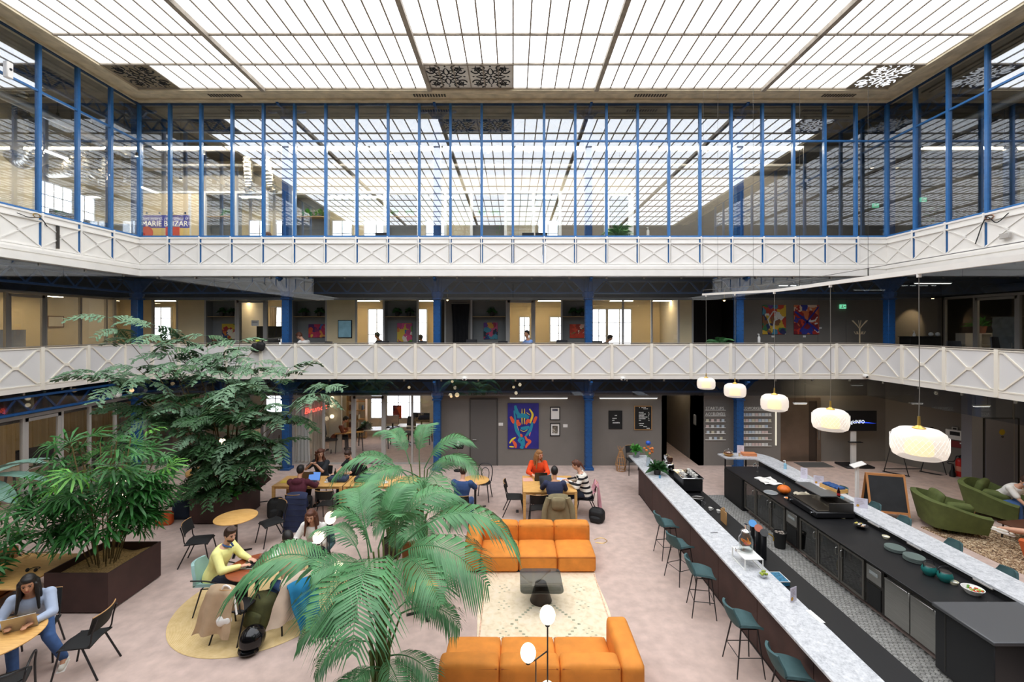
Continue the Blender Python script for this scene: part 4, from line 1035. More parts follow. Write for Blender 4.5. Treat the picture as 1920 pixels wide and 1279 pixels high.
# far counter: marble with curved return, black worktop, fridges
A = [(8.10, 3.0), (8.74, 3.0), (8.74, 14.5), (8.72, 14.8), (8.62, 15.1), (8.42, 15.32), (8.15, 15.42), (7.08, 15.25), (7.12, 14.72), (8.05, 14.66), (8.10, 14.55)]
tag(obj('marble_countertop', MB().prism(A, CT-.01, CT+.03), m_marble), 'far bar marble countertop with a curved return at its far end', 'countertop')
t = thing('bar_counter', 'black back counter carrying the far marble top', 'counter')
obj('riser', MB().box(8.14, 8.2, 3.2, 14.6, 0, CT-.012), m_matt, t); obj('outer_panel', MB().box(8.5, 8.56, 3.2, 14.6, 0, CT-.012), m_rust, t)
for k in range(5): obj('bracket', MB().box(8.2, 8.5, 4+k*2.4, 4.06+k*2.4, .8, CT-.012), m_matt, t)
for x in (7.2, 7.9): obj('support_post', MB().cyl((x, 14.95, 0), (x, 14.95, CT-.012), .025), m_black, t)
WT = .99
mb = MB(); mb.cbox(6.86, 8.14, 7.1, 14.3, WT-.03, WT, .004)
tag(obj('black_worktop', mb, mat('black_worktop', '131315', .45)), 'long black worktop along the far bar above the fridges', 'worktop')
t = thing('end_cabinet', 'plain black cabinet at the far end of the back bar', 'cabinet')
obj('body', MB().box(6.86, 8.1, 13.16, 14.3, .0, WT-.032), m_matt, t); obj('door', MB().cbox(6.845, 6.86, 13.19, 14.28, .08, WT-.06, .003), m_matt, t)
m_fglass = glass('fridge_glass', (.45, .46, .46), .06)
btl = MB().lathe([(.03, 0), (.032, .02), (.032, .15), (.012, .2), (.012, .25)], 10).mesh('bottle_glass')
def fridge(label, ys, ctrl):
    t = thing('bar_fridge', label, 'fridge', (0, 0, 0), 0, 'glass door bar fridges')
    y0, y1 = ys[-1], ys[0]
    body = MB(); body.box(6.95, 8.1, ctrl, y1, .10, .13); body.box(7.5, 8.1, ctrl, y1, .13, WT-.05); body.box(6.95, 8.1, ctrl, y1, WT-.05, WT-.032); body.box(6.95, 7.5, y1-.03, y1, .13, WT-.05); body.box(6.92, 7.5, ctrl, y0-.002, .13, WT-.05)
    obj('body', body, m_dsteel, t); obj('shelf', MB().box(6.98, 7.5, y0, y1-.03, .50, .515), m_steel, t)
    for k in range(len(ys)-1):
        a, b = ys[k+1]+.01, ys[k]-.01
        f = MB(); q = .045
        f.box(6.885, 6.925, a, a+q, .14, WT-.06); f.box(6.885, 6.925, b-q, b, .14, WT-.06); f.box(6.885, 6.925, a+q, b-q, .14, .14+q); f.box(6.885, 6.925, a+q, b-q, WT-.06-q, WT-.06)
        d = obj('door', f, mat('fridge_frame', '6a665f', .4, metal=.6), t)
        obj('pane', MB().box(6.90, 6.908, a+q, b-q, .14+q, WT-.06-q), m_fglass, d, False)
        hy = a+.07 if k != 1 else a+.07
        hy = {0: a+.06, 1: a+.06, 2: b-.06}[k]
        obj('handle', MB().tube(arc([(6.885, hy, .84), (6.845, hy, .82), (6.845, hy, .70), (6.885, hy, .68)], 4), .009, 6), m_steel, d)
    obj('control_panel', MB().cbox(6.89, 6.92, ctrl+.03, y0-.05, .62, WT-.08, .003), m_steel, t); obj('vent', MB().box(6.9, 6.92, ctrl+.05, y0-.06, .14, .55), m_matt, t)
    obj('readout', MB().box(6.884, 6.891, ctrl+.1, y0-.12, .76, .82), mat('fridge_readout', '9aa0a0', .4), t)
    for y in (y0+.2, y1-.2): obj('foot', MB().cyl((7.1, y, 0), (7.1, y, .1), .03), m_black, t)
    return t
f1 = [13.12, 12.52, 11.81, 11.16]; f2 = [10.6, 9.97, 9.28, 8.64]
fridge('three-door glass bar fridge nearer the pumpkin', f1, 10.68); fridge('three-door glass bar fridge below the plate stacks', f2, 8.22)
bc = [mat('bottle_green', '3f7a4a', .2), mat('bottle_amber', 'a86a2a', .2), mat('bottle_clear', '9fb0b4', .2), mat('carton_yellow', 'd8b93a', .6), mat('bottle_white', 'd8d8d4', .5)]
rb = random.Random(3)
for fi, ff in enumerate((f1, f2)):
    for k in range(3):
        for j in range(3):
            y = ff[k+1]+.14+j*.17; z = (.13 if rb.random() < .5 else .515)
            o_ = obj('drink_bottle', btl.copy(), None); o_.data.materials.append(bc[rb.randrange(5)]); o_.location = (7.12+.1*rb.random(), y, z)
            tag(o_, 'small drink bottle behind the glass of the %s fridge' % ('pumpkin-end' if fi == 0 else 'plate-end'), 'bottle', 'bottles in the bar fridges, %d' % fi)
t = thing('steel_fridge', 'stainless fridge with two solid doors beside the dark dishwasher', 'fridge')
obj('body', MB().box(6.95, 8.1, 7.16, 8.19, .12, WT-.032), m_dsteel, t)
for a, b in ((7.18, 7.64), (7.66, 8.17)):
    d = obj('door', MB().cbox(6.885, 6.95, a, b, .16, WT-.12, .006), m_steel, t); obj('handle', MB().cbox(6.865, 6.89, a+.02, b-.02, WT-.14, WT-.11, .004), m_steel, d)
for y in (7.3, 8.0): obj('foot', MB().cyl((7.1, y, 0), (7.1, y, .12), .03), m_steel, t)
t = thing('dishwasher', 'dark boxy dishwasher unit with a flat grey top at the bar end', 'appliance')
obj('body', MB().cbox(6.78, 8.08, 6.2, 7.08, .05, 1.03, .01), mat('dark_cabinet', '222224', .45), t)
obj('lid', MB().cbox(6.73, 8.12, 6.16, 7.09, 1.03, 1.09, .012), mat('grey_lid', '5d5e60', .4, metal=.3), t)
obj('front_seam', MB().box(6.775, 6.781, 6.9, 6.92, .1, 1.02), m_dsteel, t)
obj('handle', MB().cbox(7.5, 7.9, 6.17, 6.19, .72, .74, .003), m_dsteel, t)
for y in (6.3, 7.0): obj('foot', MB().cyl((6.95, y, 0), (6.95, y, .05), .03), m_black, t)
# trash bin on the tiles
p = P(1468, 1027)
t = thing('waste_bin', 'black waste bin on the tiles between the glass fridges', 'bin', (6.66, p.y, 0))
obj('bucket', MB().lathe([(.12, 0), (.15, .38), (.155, .40), (.14, .40), (.135, .37), (.001, .33)], 20, caps=False), m_matt, t)
rr = random.Random(5); mb = MB()
for k in range(14): mb.ball((rr.uniform(-.09, .09), rr.uniform(-.09, .09), .35+rr.random()*.03), (.035, .03, .025), 6, 4)
obj('rubbish', mb, mat('paper_rubbish', '9a8f84', .9, var=.5, scale=20), t)['kind'] = 'stuff'
# ---- stools
gs = 'teal stools along the near bar'
for i, (x, y, a) in enumerate(((3.72, 10.62, -84), (3.66, 9.62, -70), (3.66, 8.52, -100), (3.74, 7.12, -90), (3.86, 6.10, -95))):
    stool('teal velvet bar stool at the near bar, %s from the far end' % ('first', 'second', 'third', 'fourth', 'fifth')[i], x, y, a, gs)
for i, (px, py) in enumerate(((1582, 919), (1642, 950), (1697, 977), (1790, 1022), (1890, 1075))):
    p = P(px, py, .95); stool('teal bar stool back showing beyond the far marble top, %s from the far end' % ('first', 'second', 'third', 'fourth', 'fifth')[i], p.x-.26, p.y, 88, 'teal stools beyond the far bar')
# ================================================================== GROUND FLOOR FURNITURE
sofa('orange three-seat sofa with its arm at the left, facing the camera', -1.08, 1.86, 9.83, 10.95, -1, 0)
sofa('orange three-seat sofa in front with its back to the camera', -1.06, 1.87, 7.30, 6.18, 1, 0)
def rug_f(nt, v):
    a = _noise(nt, v, 9, 6, .5); c = _vor(nt, v, 7, .25, 'F1'); w1 = _wave(nt, v, 1.1, 1.5, True, (1, 1, 1), 'Z')
    e = _math(nt, 'MULTIPLY', _math(nt, 'GREATER_THAN', w1, .86), _math(nt, 'GREATER_THAN', c, .42))
    return _math(nt, 'SUBTRACT', a, _math(nt, 'MULTIPLY', e, .28))
m_rug = ramp_mat('faded_rug', lambda nt, v: _noise(nt, v, 9, 8, .5), [(.25, 'd8c3a0'), (.5, 'ead9bb'), (.75, 'f0dfc8')], .95)
mb = MB().sheet(lambda u, v: (-.66+2.5*u+.05*sin(v*9)*(.5-u), 7.15+2.75*v+.02*sin(u*11), .012), 12, 12, .011)
t = thing('faded_rug', 'faded cream patterned rug between the orange sofas', 'rug', (.6, 8.5, 0)); mb.M = Matrix.Identity(4)
mb.v = [p-Vector((.6, 8.5, 0)) for p in mb.v]
obj('pile', mb, m_rug, t)
mo = mat('rug_motif', 'a7a58a', .95, var=.3, scale=30)
q = MB()
for k in range(40):
    a = 2*pi*k/40; sx = abs(cos(a))+abs(sin(a)); x, y = .62*cos(a)/sx, .80*sin(a)/sx
    q.box(x-.028, x+.028, y-.022-.35, y+.022-.35, .0122, .0126)
for sx in (-1, 1):
    for yy in (-1.1, -.6, .2, .75):
        for k in range(7): q.box(sx*.78+.05*((k*7) % 5-2)-.02, sx*.78+.05*((k*7) % 5-2)+.02, yy+.045*(k-3)-.012, yy+.045*(k-3)+.012, .0122, .0126)
obj('woven_motif', q, mo, t)
b_ = MB()
for sx in (-1.2, 1.2): b_.box(sx-.015, sx+.015, -1.25, 1.3, .0122, .0125)
obj('border_stripe', b_, mat('rug_border', 'dcb79a', .95, var=.3, scale=20), t)
# coffee table
t = thing('coffee_table', 'smoked glass coffee table on a dark cone foot on the cream rug', 'table', (.56, 8.86, 0))
pl = []
for cx, cy, a0 in ((.31, .33, 0), (-.31, .33, 90), (-.31, -.33, 180), (.31, -.33, 270)):
    for k in range(7): a = R(a0+15*k); pl.append((cx+.11*cos(a), cy+.11*sin(a)))
obj('glass_top', MB().prism(pl, .40, .414), glass('smoked_glass', (.46, .49, .50), .07), t, angle=30)
obj('cone_foot', MB().lathe([(.215, 0), (.22, .02), (.12, .34), (.11, .37), (.06, .398)], 28), mat('dark_bronze_foot', '2b2422', .45), t)
globe_lamp('black floor lamp with three glowing globes behind the front sofa', .43, 5.5, [(0, 0, 1.91), (-.24, .05, 1.40), (0, 0, .96)])
globe_lamp('black three-globe floor lamp at the edge of the round jute rug', -3.36, 7.96, [(0.06, 0, 2.06), (-.2, .1, 1.66), (.2, 0, 1.15)])
globe_lamp('three-globe floor lamp glowing through the fan palm at the left', -8.95, 10.05, [(0, 0, 1.98), (0, 0, 1.6), (-.05, 0, 1.10)])
globe_lamp('three-globe floor lamp glowing behind the tall aralia', -9.15, 13.85, [(0, 0, 1.90), (.3, 0, 1.75), (0, 0, 1.02)])
# jute rug
m_jute = ramp_mat('jute', lambda nt, v: _math(nt, 'ADD', _math(nt, 'MULTIPLY', _wave(nt, v, 15, .6, True, (1, 1, 1), 'Z'), .35), _math(nt, 'MULTIPLY', _noise(nt, v, 9, 5), .65)), [(.2, 'c8a86e'), (.5, 'dcbf88'), (.85, 'e6cd9c')], .95, bump=.2)
t = thing('jute_rug', 'round braided jute rug under the red-brown round table', 'rug', (-5.0, 8.86, 0))
obj('braid', MB().lathe([(.3, .0), (1.54, .0), (1.56, .006), (1.54, .014), (.3, .016)], 72), m_jute, t)
# tables
round_table('red-brown round wooden table on the jute rug', -4.97, 8.55, .52, .87, m_dwood)
round_table('small yellow round table beside the tall aralia planter', -6.78, 10.78, .47, .87, m_wood, 'yellow round tables')
round_table('yellow round table at the bottom left with a laptop', -7.75, 6.55, .58, .87, m_wood, 'yellow round tables')
round_table('small yellow round table in front of the man in the blue polo', -1.15, 13.4, .42, .87, m_wood, 'yellow round tables')
round_table('small low yellow table half hidden by the big front palm', -1.72, 8.53, .27, .46, m_wood, 'yellow round tables')
long_table('left oak table with the open blue laptop', -7.03, -4.99, 12.82, 13.72); long_table('right oak table of the long pair, half hidden by palms', -4.95, -2.9, 12.82, 13.72)
long_table('square oak table with three people below the face painting', .285, 1.81, 12.4, 13.76, .87)
# round glass-topped meeting table with the game behind the left palm
t = thing('game_table', 'wood-rimmed round table with coloured game pieces behind the palms', 'table', (-10.1, 14.6, 0))
obj('rim', MB().lathe([(.50, .70), (.62, .70), (.62, .78), (.50, .78)], 36, caps=False), m_wood, t); obj('playing_field', MB().lathe([(.52, .72), (.52, .74)], 36), mat('game_field', '7f8f7a', .6, var=.2), t)
for k in range(3): obj('leg', MB().bar((.42*cos(2.1*k), .42*sin(2.1*k), .70), (.55*cos(2.1*k), .55*sin(2.1*k), 0), .06), m_black, t)
for k, c in enumerate(('d2402f', 'e7c63a', 'd2402f')): obj('game_piece', MB().cbox(-.06, .06, -.04, .04, 0, .02, .004), mat('piece_'+c, c, .6), t, loc=(.25*cos(k*2.2), .25*sin(k*2.2), .74))
# chairs
chair('empty black chair pulled up to the yellow table near the bottom left', -6.86, 7.05, 100)
chair('black chair left of the small yellow round table', -7.35, 10.35, -75)
chair('black chair behind the small yellow round table', -6.2, 11.3, 140)
chair('black chair at the oak table under the navy down coat', -5.95, 12.22, 4)
chair('empty black chair at the oak table right of the maroon hoodie', -5.25, 12.5, 0)
chair('empty black chair under the second oak table, nearer its left leg', -4.3, 12.5, 3)
chair('empty black chair under the second oak table, farther right', -3.65, 12.52, -3)
chair('black chair of the woman with dark curly hair', -6.15, 14.15, 180)
chair('black chair of the man in the black t-shirt', -5.12, 14.25, 150)
chair('black chair of the man in the blue polo', -1.4, 12.15, -8)
chair('empty black chair at the front left of the square oak table', .70, 12.2, 0)
chair('black chair at the left side of the square oak table', .05, 13.0, -90)
chair('black chair under the khaki jacket', 1.2, 12.08, 0)
chair('black chair of the girl in the striped sweater', 2.12, 12.95, 82)
chair('black chair of the woman in orange', .80, 14.15, 180)
chair('black chair under the beige trench coat on the jute rug', -4.95, 7.92, -6)
chair('black chair under the beige jacket and blue scarf', -4.13, 8.26, 40)
chair('black chair of the woman at the bottom left table', -7.92, 7.32, 213)
chair('black chair standing against the grey wall behind the bar plants', 4.55, 16.6, 180)
shell_chair('pale teal chair of the man in yellow', -5.80, 8.62, -84, mat('pale_teal', '8fb0ac', .7, var=.08), True)
shell_chair('pale chair of the girl in the white blouse', -4.34, 9.75, 180, m_teal)
# bentwood chair
t = thing('bentwood_chair', 'black bentwood chair behind the small table of the blue polo', 'chair', (-.95, 14.1, 0), R(170), None); rescale(t)
obj('seat', MB().lathe([(.20, .44), (.21, .455), (.20, .47)], 24), m_black, t)
obj('back_hoop', MB().tube(arc([(-.18, -.15, .45), (-.2, -.22, .72), (-.12, -.26, .88), (.12, -.26, .88), (.2, -.22, .72), (.18, -.15, .45)]), .013, 8), m_black, t)
obj('inner_hoop', MB().tube(arc([(-.1, -.17, .45), (-.1, -.23, .7), (0, -.25, .78), (.1, -.23, .7), (.1, -.17, .45)]), .010, 8), m_black, t)
for sx in (-1, 1):
    for sy in (-1, 1): obj('leg', MB().cyl((sx*.2, sy*.2, 0), (sx*.14, sy*.14, .45), .013, .016), m_black, t)
# black tub chair with bent arms, bottom left
t = thing('tub_armchair', 'black chair with curved metal arms at the bottom left corner', 'chair', (-7.12, 6.1, 0), R(35)); rescale(t)
obj('seat', MB().cushion(-.23, .23, -.22, .22, .42, .47, .02, .01), m_matt, t)
for sx in (-1, 1):
    obj('armrest', MB().tube(arc([(sx*.24, -.22, .45), (sx*.27, -.22, .66), (sx*.27, .0, .70), (sx*.26, .2, .64), (sx*.24, .24, .44), (sx*.25, .25, 0)]), .012, 8), m_black, t)
    obj('leg', MB().cyl((sx*.25, -.26, 0), (sx*.22, -.2, .44), .012), m_black, t)
obj('backrest', MB().tube(arc([(-.27, -.2, .68), (-.15, -.33, .72), (.15, -.33, .72), (.27, -.2, .68)]), .014, 8), m_black, t)
obj('back_rail', MB().tube(arc([(-.25, -.2, .56), (-.14, -.3, .58), (.14, -.3, .58), (.25, -.2, .56)]), .010, 8), m_black, t)
# music stand / folded easel near the aralia
t = thing('easel_board', 'tilted brown board on a thin stand beside the aralia planter', 'board', (P(487, 944).x-.1, P(487, 944).y, 0), R(20))
obj('board', MB().bar((-.3, 0, .42), (.28, .05, .86), .42, .015, (0, 1, 0)), mat('brown_board', '5a453c', .7), t)
obj('stand', MB().tube([(0, .03, .6), (.05, .05, .04)], .01, 6).bar((-.1, .05, .012), (.3, .05, .012), .03, .02), m_black, t)
# leather sofa + bench at far left
t = thing('leather_settee', 'tan leather settee with a thin frame at the far left', 'sofa', (-10.2, 8.9, 0), R(-80))
m_tan = mat('tan_leather', '94602e', .55, var=.15, scale=6)
obj('seat_cushion', MB().cushion(-.6, .6, -.3, .3, .34, .46, .05, .02), m_tan, t); obj('back_cushion', MB().cushion(-.6, .6, -.42, -.26, .42, .86, .06, .02), m_tan, t)
obj('frame', MB().tube([(.64, -.35, .0), (.64, -.35, .62), (.64, .32, .62), (.64, .32, 0)], .014, 6).tube([(-.64, -.35, .0), (-.64, -.35, .62), (-.64, .32, .62), (-.64, .32, 0)], .014, 6).box(-.64, .64, -.32, .32, .31, .34), m_tan, t)
t = thing('wood_side_table', 'long wooden side table with headphones left of the planter', 'table', (-9.55, 8.35, 0), R(0))
obj('tabletop', MB().cbox(-.75, .5, -.32, .95, .70, .73, .005), m_wood, t)
for x, y in ((-.68, -.26), (.43, -.26), (-.68, .88), (.43, .88)): obj('leg', MB().box(x-.025, x+.025, y-.025, y+.025, 0, .70), m_black, t)
obj('rail', MB().box(-.68, .43, -.27, -.25, .2, .23), m_black, t)
t = thing('headphones', 'dark headphones lying on the wooden side table', 'headphones', (-9.4, 8.6, .73))
obj('headband', MB().tube(arc([(-.08, 0, .03), (-.06, .1, .03), (.06, .1, .03), (.08, 0, .03)]), .008, 6), m_matt, t)
for sx in (-1, 1): obj('ear_cup', MB().ball((sx*.08, 0, .035), (.025, .035, .035)), m_matt, t)
tag(obj('cable_coil', MB().tube([(-9.75+.12*cos(a*.5), 8.25+.08*sin(a*.5), .735+.0008*a) for a in range(26)], .006, 5), m_matt), 'coiled dark cable on the wooden side table', 'cable')
# planters
def planter(label, x0, x1, y0, y1, h):
    t = thing('planter_box', label, 'planter', ((x0+x1)/2, (y0+y1)/2, 0), 0, 'dark steel planter boxes'); a, b = (x1-x0)/2, (y1-y0)/2; w_ = .03
    obj('side_wall', MB().box(-a, a, -b, -b+w_, .03, h), m_rust, t); obj('side_wall', MB().box(-a, a, b-w_, b, .03, h), m_rust, t)
    obj('side_wall', MB().box(-a, -a+w_, -b+w_, b-w_, .03, h), m_rust, t); obj('side_wall', MB().box(a-w_, a, -b+w_, b-w_, .03, h), m_rust, t)
    obj('plinth', MB().box(-a+.05, a-.05, -b+.05, b-.05, 0, .03), m_matt, t)
    s_ = obj('soil', MB().sheet(lambda u, v: (-a+w_+(2*a-2*w_)*u, -b+w_+(2*b-2*w_)*v, h-.14+.04*sin(u*9)*sin(v*8)), 14, 14), m_soil, t); s_['kind'] = 'stuff'
    return t
planter('large dark brown steel planter of the fan palm', -9.0, -7.77, 8.45, 9.72, .78)
planter('large dark brown steel planter of the tall aralia', -9.02, -7.75, 12.28, 13.5, .765)
# bags and coats on the floor
def bag(label, x, y, w_, d, h, m, rz=0, cat='backpack', lean=0, parts=True):
    t = rescale(thing('backpack' if cat == 'backpack' else 'bag', label, cat, (x, y, 0), R(rz)))
    obj('body', MB().cushion(-w_/2, w_/2, -d/2, d/2, 0, h, min(w_, d, h)*.35, .03, 8, .008), m, t, angle=80, rot=(R(lean), 0, 0))
    if parts:
        obj('front_pocket', MB().cushion(-w_*.36, w_*.36, -d/2-.05, -d/2+.03, h*.1, h*.5, .03, .02), m, t, angle=80, rot=(R(lean), 0, 0))
        for sx in (-1, 1): obj('strap', MB().tube(arc([(sx*w_*.2, d*.45, h*.9), (sx*w_*.28, d*.68, h*.55), (sx*w_*.25, d*.5, h*.1)]), .018, 6), m_matt, t)
        obj('grab_loop', MB().tube(arc([(-.04, 0, h*.98), (0, 0, h*1.1), (.04, 0, h*.98)]), .009, 6), m_matt, t)
    return t
m_navy = mat('navy_fabric', '27304f', .8, var=.15, scale=8); m_olive = mat('olive_fabric', '4a4b28', .85, var=.25, scale=8); m_khaki = mat('khaki_fabric', '8a7f60', .9, var=.12, scale=8)
m_sand = mat('beige_fabric', 'c2a888', .9, var=.1, scale=6); m_pink = mat('pink_fabric', 'e0a3ae', .9, var=.1, scale=6)
p = P(517, 972); bag('black backpack on the carpet by the oak table leg', p.x, p.y, .36, .26, .46, m_matt, 25, lean=-12)
p = P(491, 1180); bag('olive green backpack on the jute rug', -4.66, 8.05, .42, .28, .48, m_olive, -20, lean=-18)
bag('second dark olive bag lying behind the green backpack', -4.72, 8.45, .42, .30, .34, mat('dark_olive', '3a3a22', .85, var=.3, scale=8), 30, 'bag', 0, False)
p = P(308, 984); bag('bright orange tote bag on the floor behind the fan palm', p.x, p.y, .36, .16, .30, mat('orange_bag', 'c8561c', .6), 10, 'bag', 0, False)
p = P(332, 978); bag('dark blue bag beside the orange tote', p.x, p.y+.2, .4, .2, .42, mat('dark_blue_bag', '25364c', .8), 5, 'bag', 0, False)
bag('black bag on the floor beneath the pink jacket', 2.38, 12.5, .36, .24, .30, m_matt, -30, 'bag')
t = thing('motorcycle_helmet', 'glossy black helmet standing on the jute rug', 'helmet', (-4.44, 7.5, 0), R(-15)); rescale(t, 1.1)
obj('shell', MB().sheet(lambda u, v: (.155*cos(2*pi*u)*sin(.08+2.1*v)*1.02, .18*sin(2*pi*u)*sin(.08+2.1*v), .19+.165*cos(.08+2.1*v)-.0*u), 24, 12, .02), mat('gloss_black', '0e0e10', .12), t, angle=80)
obj('visor', MB().sheet(lambda u, v: (.16*cos(pi*(1.15+.7*u))*sin(1.1+.7*v), .187*sin(pi*(1.15+.7*u))*sin(1.1+.7*v), .19+.168*cos(1.1+.7*v)), 12, 6, .006), mat('visor', '26282c', .1), t, angle=80)
obj('chin_bar', MB().tube([(.14*cos(a), .17*sin(a)-.01, .07) for a in [pi*(1.05+.9*k/10) for k in range(11)]], .035, 8), mat('gloss_black', '0e0e10', .12), t)
# draped cloths: sheet hanging over a chair back
def drape(name, label, cat, x, y, rz, w0, w1, top, drop_out, drop_in, m, folds=5, amp=.02, skew=0, group=None):
    t = rescale(thing(name, label, cat, (x, y, 0), R(rz), group))
    def fn(u, v):
        s_ = v*2-1; sx = (u-.5)*2
        if s_ < 0: d = -s_; ww = lerp(w0, w1, d); z = top-d*drop_out; yy = -.30-.05*d
        else: d = s_; ww = lerp(w0, w1*.9, d); z = top-d*drop_in; yy = -.22+.03*d
        yy += amp*sin(sx*folds+v*2)*(abs(s_)**.7); r_ = max(0, .06-abs(s_))*.35
        return (sx*ww/2+skew*(-s_ if s_ < 0 else 0)+.01*sin(v*17), yy, z+r_-.012*abs(sx)**3*3)
    obj('cloth', MB().sheet(fn, 18, 26, .012), m, t, angle=80); return t
drape('down_coat', 'long quilted navy down coat hung over a chair', 'coat', -5.88, 12.22, 4, .46, .56, .86, .86, .3, m_navy, 3, .03)
cq = bpy.data.objects['down_coat']
for k in range(6): obj('quilt_seam', MB().tube([(-.24+.08*j, -.325-.008*k-.02*sin(j*1.1), .76-.125*k+.02*sin(j)) for j in range(7)], .006, 4), mat('navy_seam', '161d33', .8), cq)
drape('trench_coat', 'beige trench coat hung over a chair on the jute rug', 'coat', -5.0, 7.92, -6, .44, .60, .86, .66, .35, m_sand, 6, .045, -.12)
drape('khaki_jacket', 'khaki jacket with a hood over a chair at the square table', 'jacket', 1.2, 12.06, 0, .44, .62, .87, .70, .3, m_khaki, 5, .03)
kj = bpy.data.objects['khaki_jacket']
obj('hood', MB().cushion(-.15, .15, -.40, -.28, .58, .84, .07, .02), m_khaki, kj, angle=80)
for sx in (-1, 1): obj('sleeve', MB().tube(arc([(sx*.22, -.3, .82), (sx*.31, -.33, .55), (sx*.33, -.36, .22)]), [.06+.0*k for k in range(13)], 10), m_khaki, kj)
drape('beige_jacket', 'pale beige jacket slung over a chair beside the lamp', 'jacket', -4.10, 8.22, 40, .46, .52, .86, .62, .25, mat('pale_beige', 'd8c4ae', .9, var=.08), 5, .04, -.2)
drape('blue_scarf', 'bright blue scarf hanging under the beige jacket', 'scarf', -3.98, 8.16, 40, .44, .30, .80, .70, .25, mat('bright_blue', '1d7fae', .85, var=.1), 7, .045, .1)
drape('pink_jacket', 'pink jacket hanging from the chair of the striped girl', 'jacket', 2.14, 12.93, 82, .42, .46, .84, .68, .2, m_pink, 6, .05, .1)
t = thing('sling_bag', 'white sling bag hanging on the trench coat chair', 'bag', (-4.84, 7.53, 0)); rescale(t)
obj('pouch', MB().cushion(-.10, .10, -.045, .045, .36, .48, .04, .015), m_white, t, angle=80, rot=(0, R(-12), 0)); obj('strap', MB().tube(arc([(-.2, .05, .42), (-.14, .06, .86), (.0, .06, .80), (.1, 0, .50)]), .014, 6), m_white, t)
# things on the tables
m_scr = emis('blue_screen', '6d9be8', 1.0)
laptop('open laptop with a bright blue screen before the maroon hoodie', -6.0, 13.12, .88, -6, m_steel, m_scr, 105)
laptop('open dark laptop of the man in the navy jacket', 1.0, 12.82, .87, 12, m_black, None, 118)
laptop('dark laptop before the woman in orange', .84, 13.4, .87, 180, m_dsteel, None, 100)
laptop('silver laptop of the man in yellow', -5.12, 8.6, .87, -85, m_steel, mat('grey_screen', '8f9aa4', .3), 118)
laptop('laptop at the bottom left table under the woman\'s hands', -7.60, 6.85, .87, 212, m_steel, None, 112)
laptop('dark laptop standing open behind the blue one', -6.2, 13.48, .88, 178, mat('brown_lid', '6f5b44', .5), None, 105)
t = thing('tablet', 'grey tablet lying on the red-brown round table', 'tablet', (-4.76, 8.75, .87), R(30)); rescale(t); obj('body', MB().cbox(-.12, .12, -.085, .085, 0, .008, .003), m_dsteel, t); obj('glass', MB().box(-.11, .11, -.075, .075, .008, .009), mat('grey_screen', '8f9aa4', .3), t)
def paper(label, x, y, z, rz, m, w_=.21, h=.3, name='paper_sheet', cat='paper'):
    t = thing(name, label, cat, (x, y, z), R(rz)); obj('sheet', MB().box(-w_/2, w_/2, -h/2, h/2, .0005, .003), m, t); return t
paper('yellow paper at the left end of the oak table', -6.8, 13.2, .88, 8, mat('yellow_paper', 'e3c84a', .7), .3, .24)
paper('white paper at the right of the square oak table', 1.55, 13.2, .87, 15, m_white); paper('pale blue papers beside the striped girl', 1.5, 13.45, .87, -12, mat('pale_blue_paper', 'c7d0e6', .7), .34, .22)
paper('pink notebook on the left edge of the square oak table', .45, 13.4, .87, 5, mat('pink_paper', 'd9a79a', .7), .3, .3, 'notebook', 'notebook')
cup('white cup and saucer in the middle of the left oak table', (-5.55, 13.15, .88)); cup('white cup beside the dark blue bag on the table', (-5.08, 13.3, .88)); cup('small white cup on the right oak table', (-3.8, 13.1, .88), .03, .05)
cup('dark coffee cup on the saucer near the laptop', (-5.62, 13.4, .88), .035, .06, mat('brown_cup', '5a4433', .5))
t = thing('table_bag', 'dark blue pouch lying on the left oak table', 'bag', (-5.25, 13.25, .88)); rescale(t); obj('body', MB().cushion(-.24, .24, -.13, .13, 0, .13, .05, .02, 8, .01), mat('slate_blue_fabric', '2f3d55', .8), t, angle=80); obj('zip', MB().tube([(-.2, 0, .148), (.2, 0, .148)], .006, 5), m_black, t)
t = thing('table_bag', 'dark blue coat lying on the right oak table', 'coat', (-4.4, 13.3, .88)); rescale(t); obj('body', MB().cushion(-.3, .3, -.16, .16, 0, .12, .05, .02, 8, .02), m_navy, t, angle=80); obj('collar', MB().cushion(-.12, .12, -.06, .06, .10, .16, .025, .01), m_navy, t, angle=80)
tag(obj('wine_bottle', MB().lathe([(.035, 0), (.037, .02), (.037, .18), (.013, .24), (.013, .30)], 14), mat('dark_glass', '2e3324', .15), loc=(-5.45, 13.5, .88)), 'dark bottle standing on the left oak table', 'bottle')
tag(obj('phone', MB().cbox(-.036, .036, -.075, .075, 0, .009, .003), m_black, loc=(-5.75, 12.95, .88)), 'black phone on the oak table by the maroon sleeve', 'phone')
t = thing('food_box', 'white takeaway box on the round table by the white blouse', 'box', (-4.8, 8.88, .87), R(20)); obj('body', MB().cbox(-.09, .09, -.07, .07, 0, .05, .01), m_white, t); obj('lid', MB().bar((-.0, .07, .05), (0, .12, .13), .18, .006, (0, -1, 0)), m_white, t)
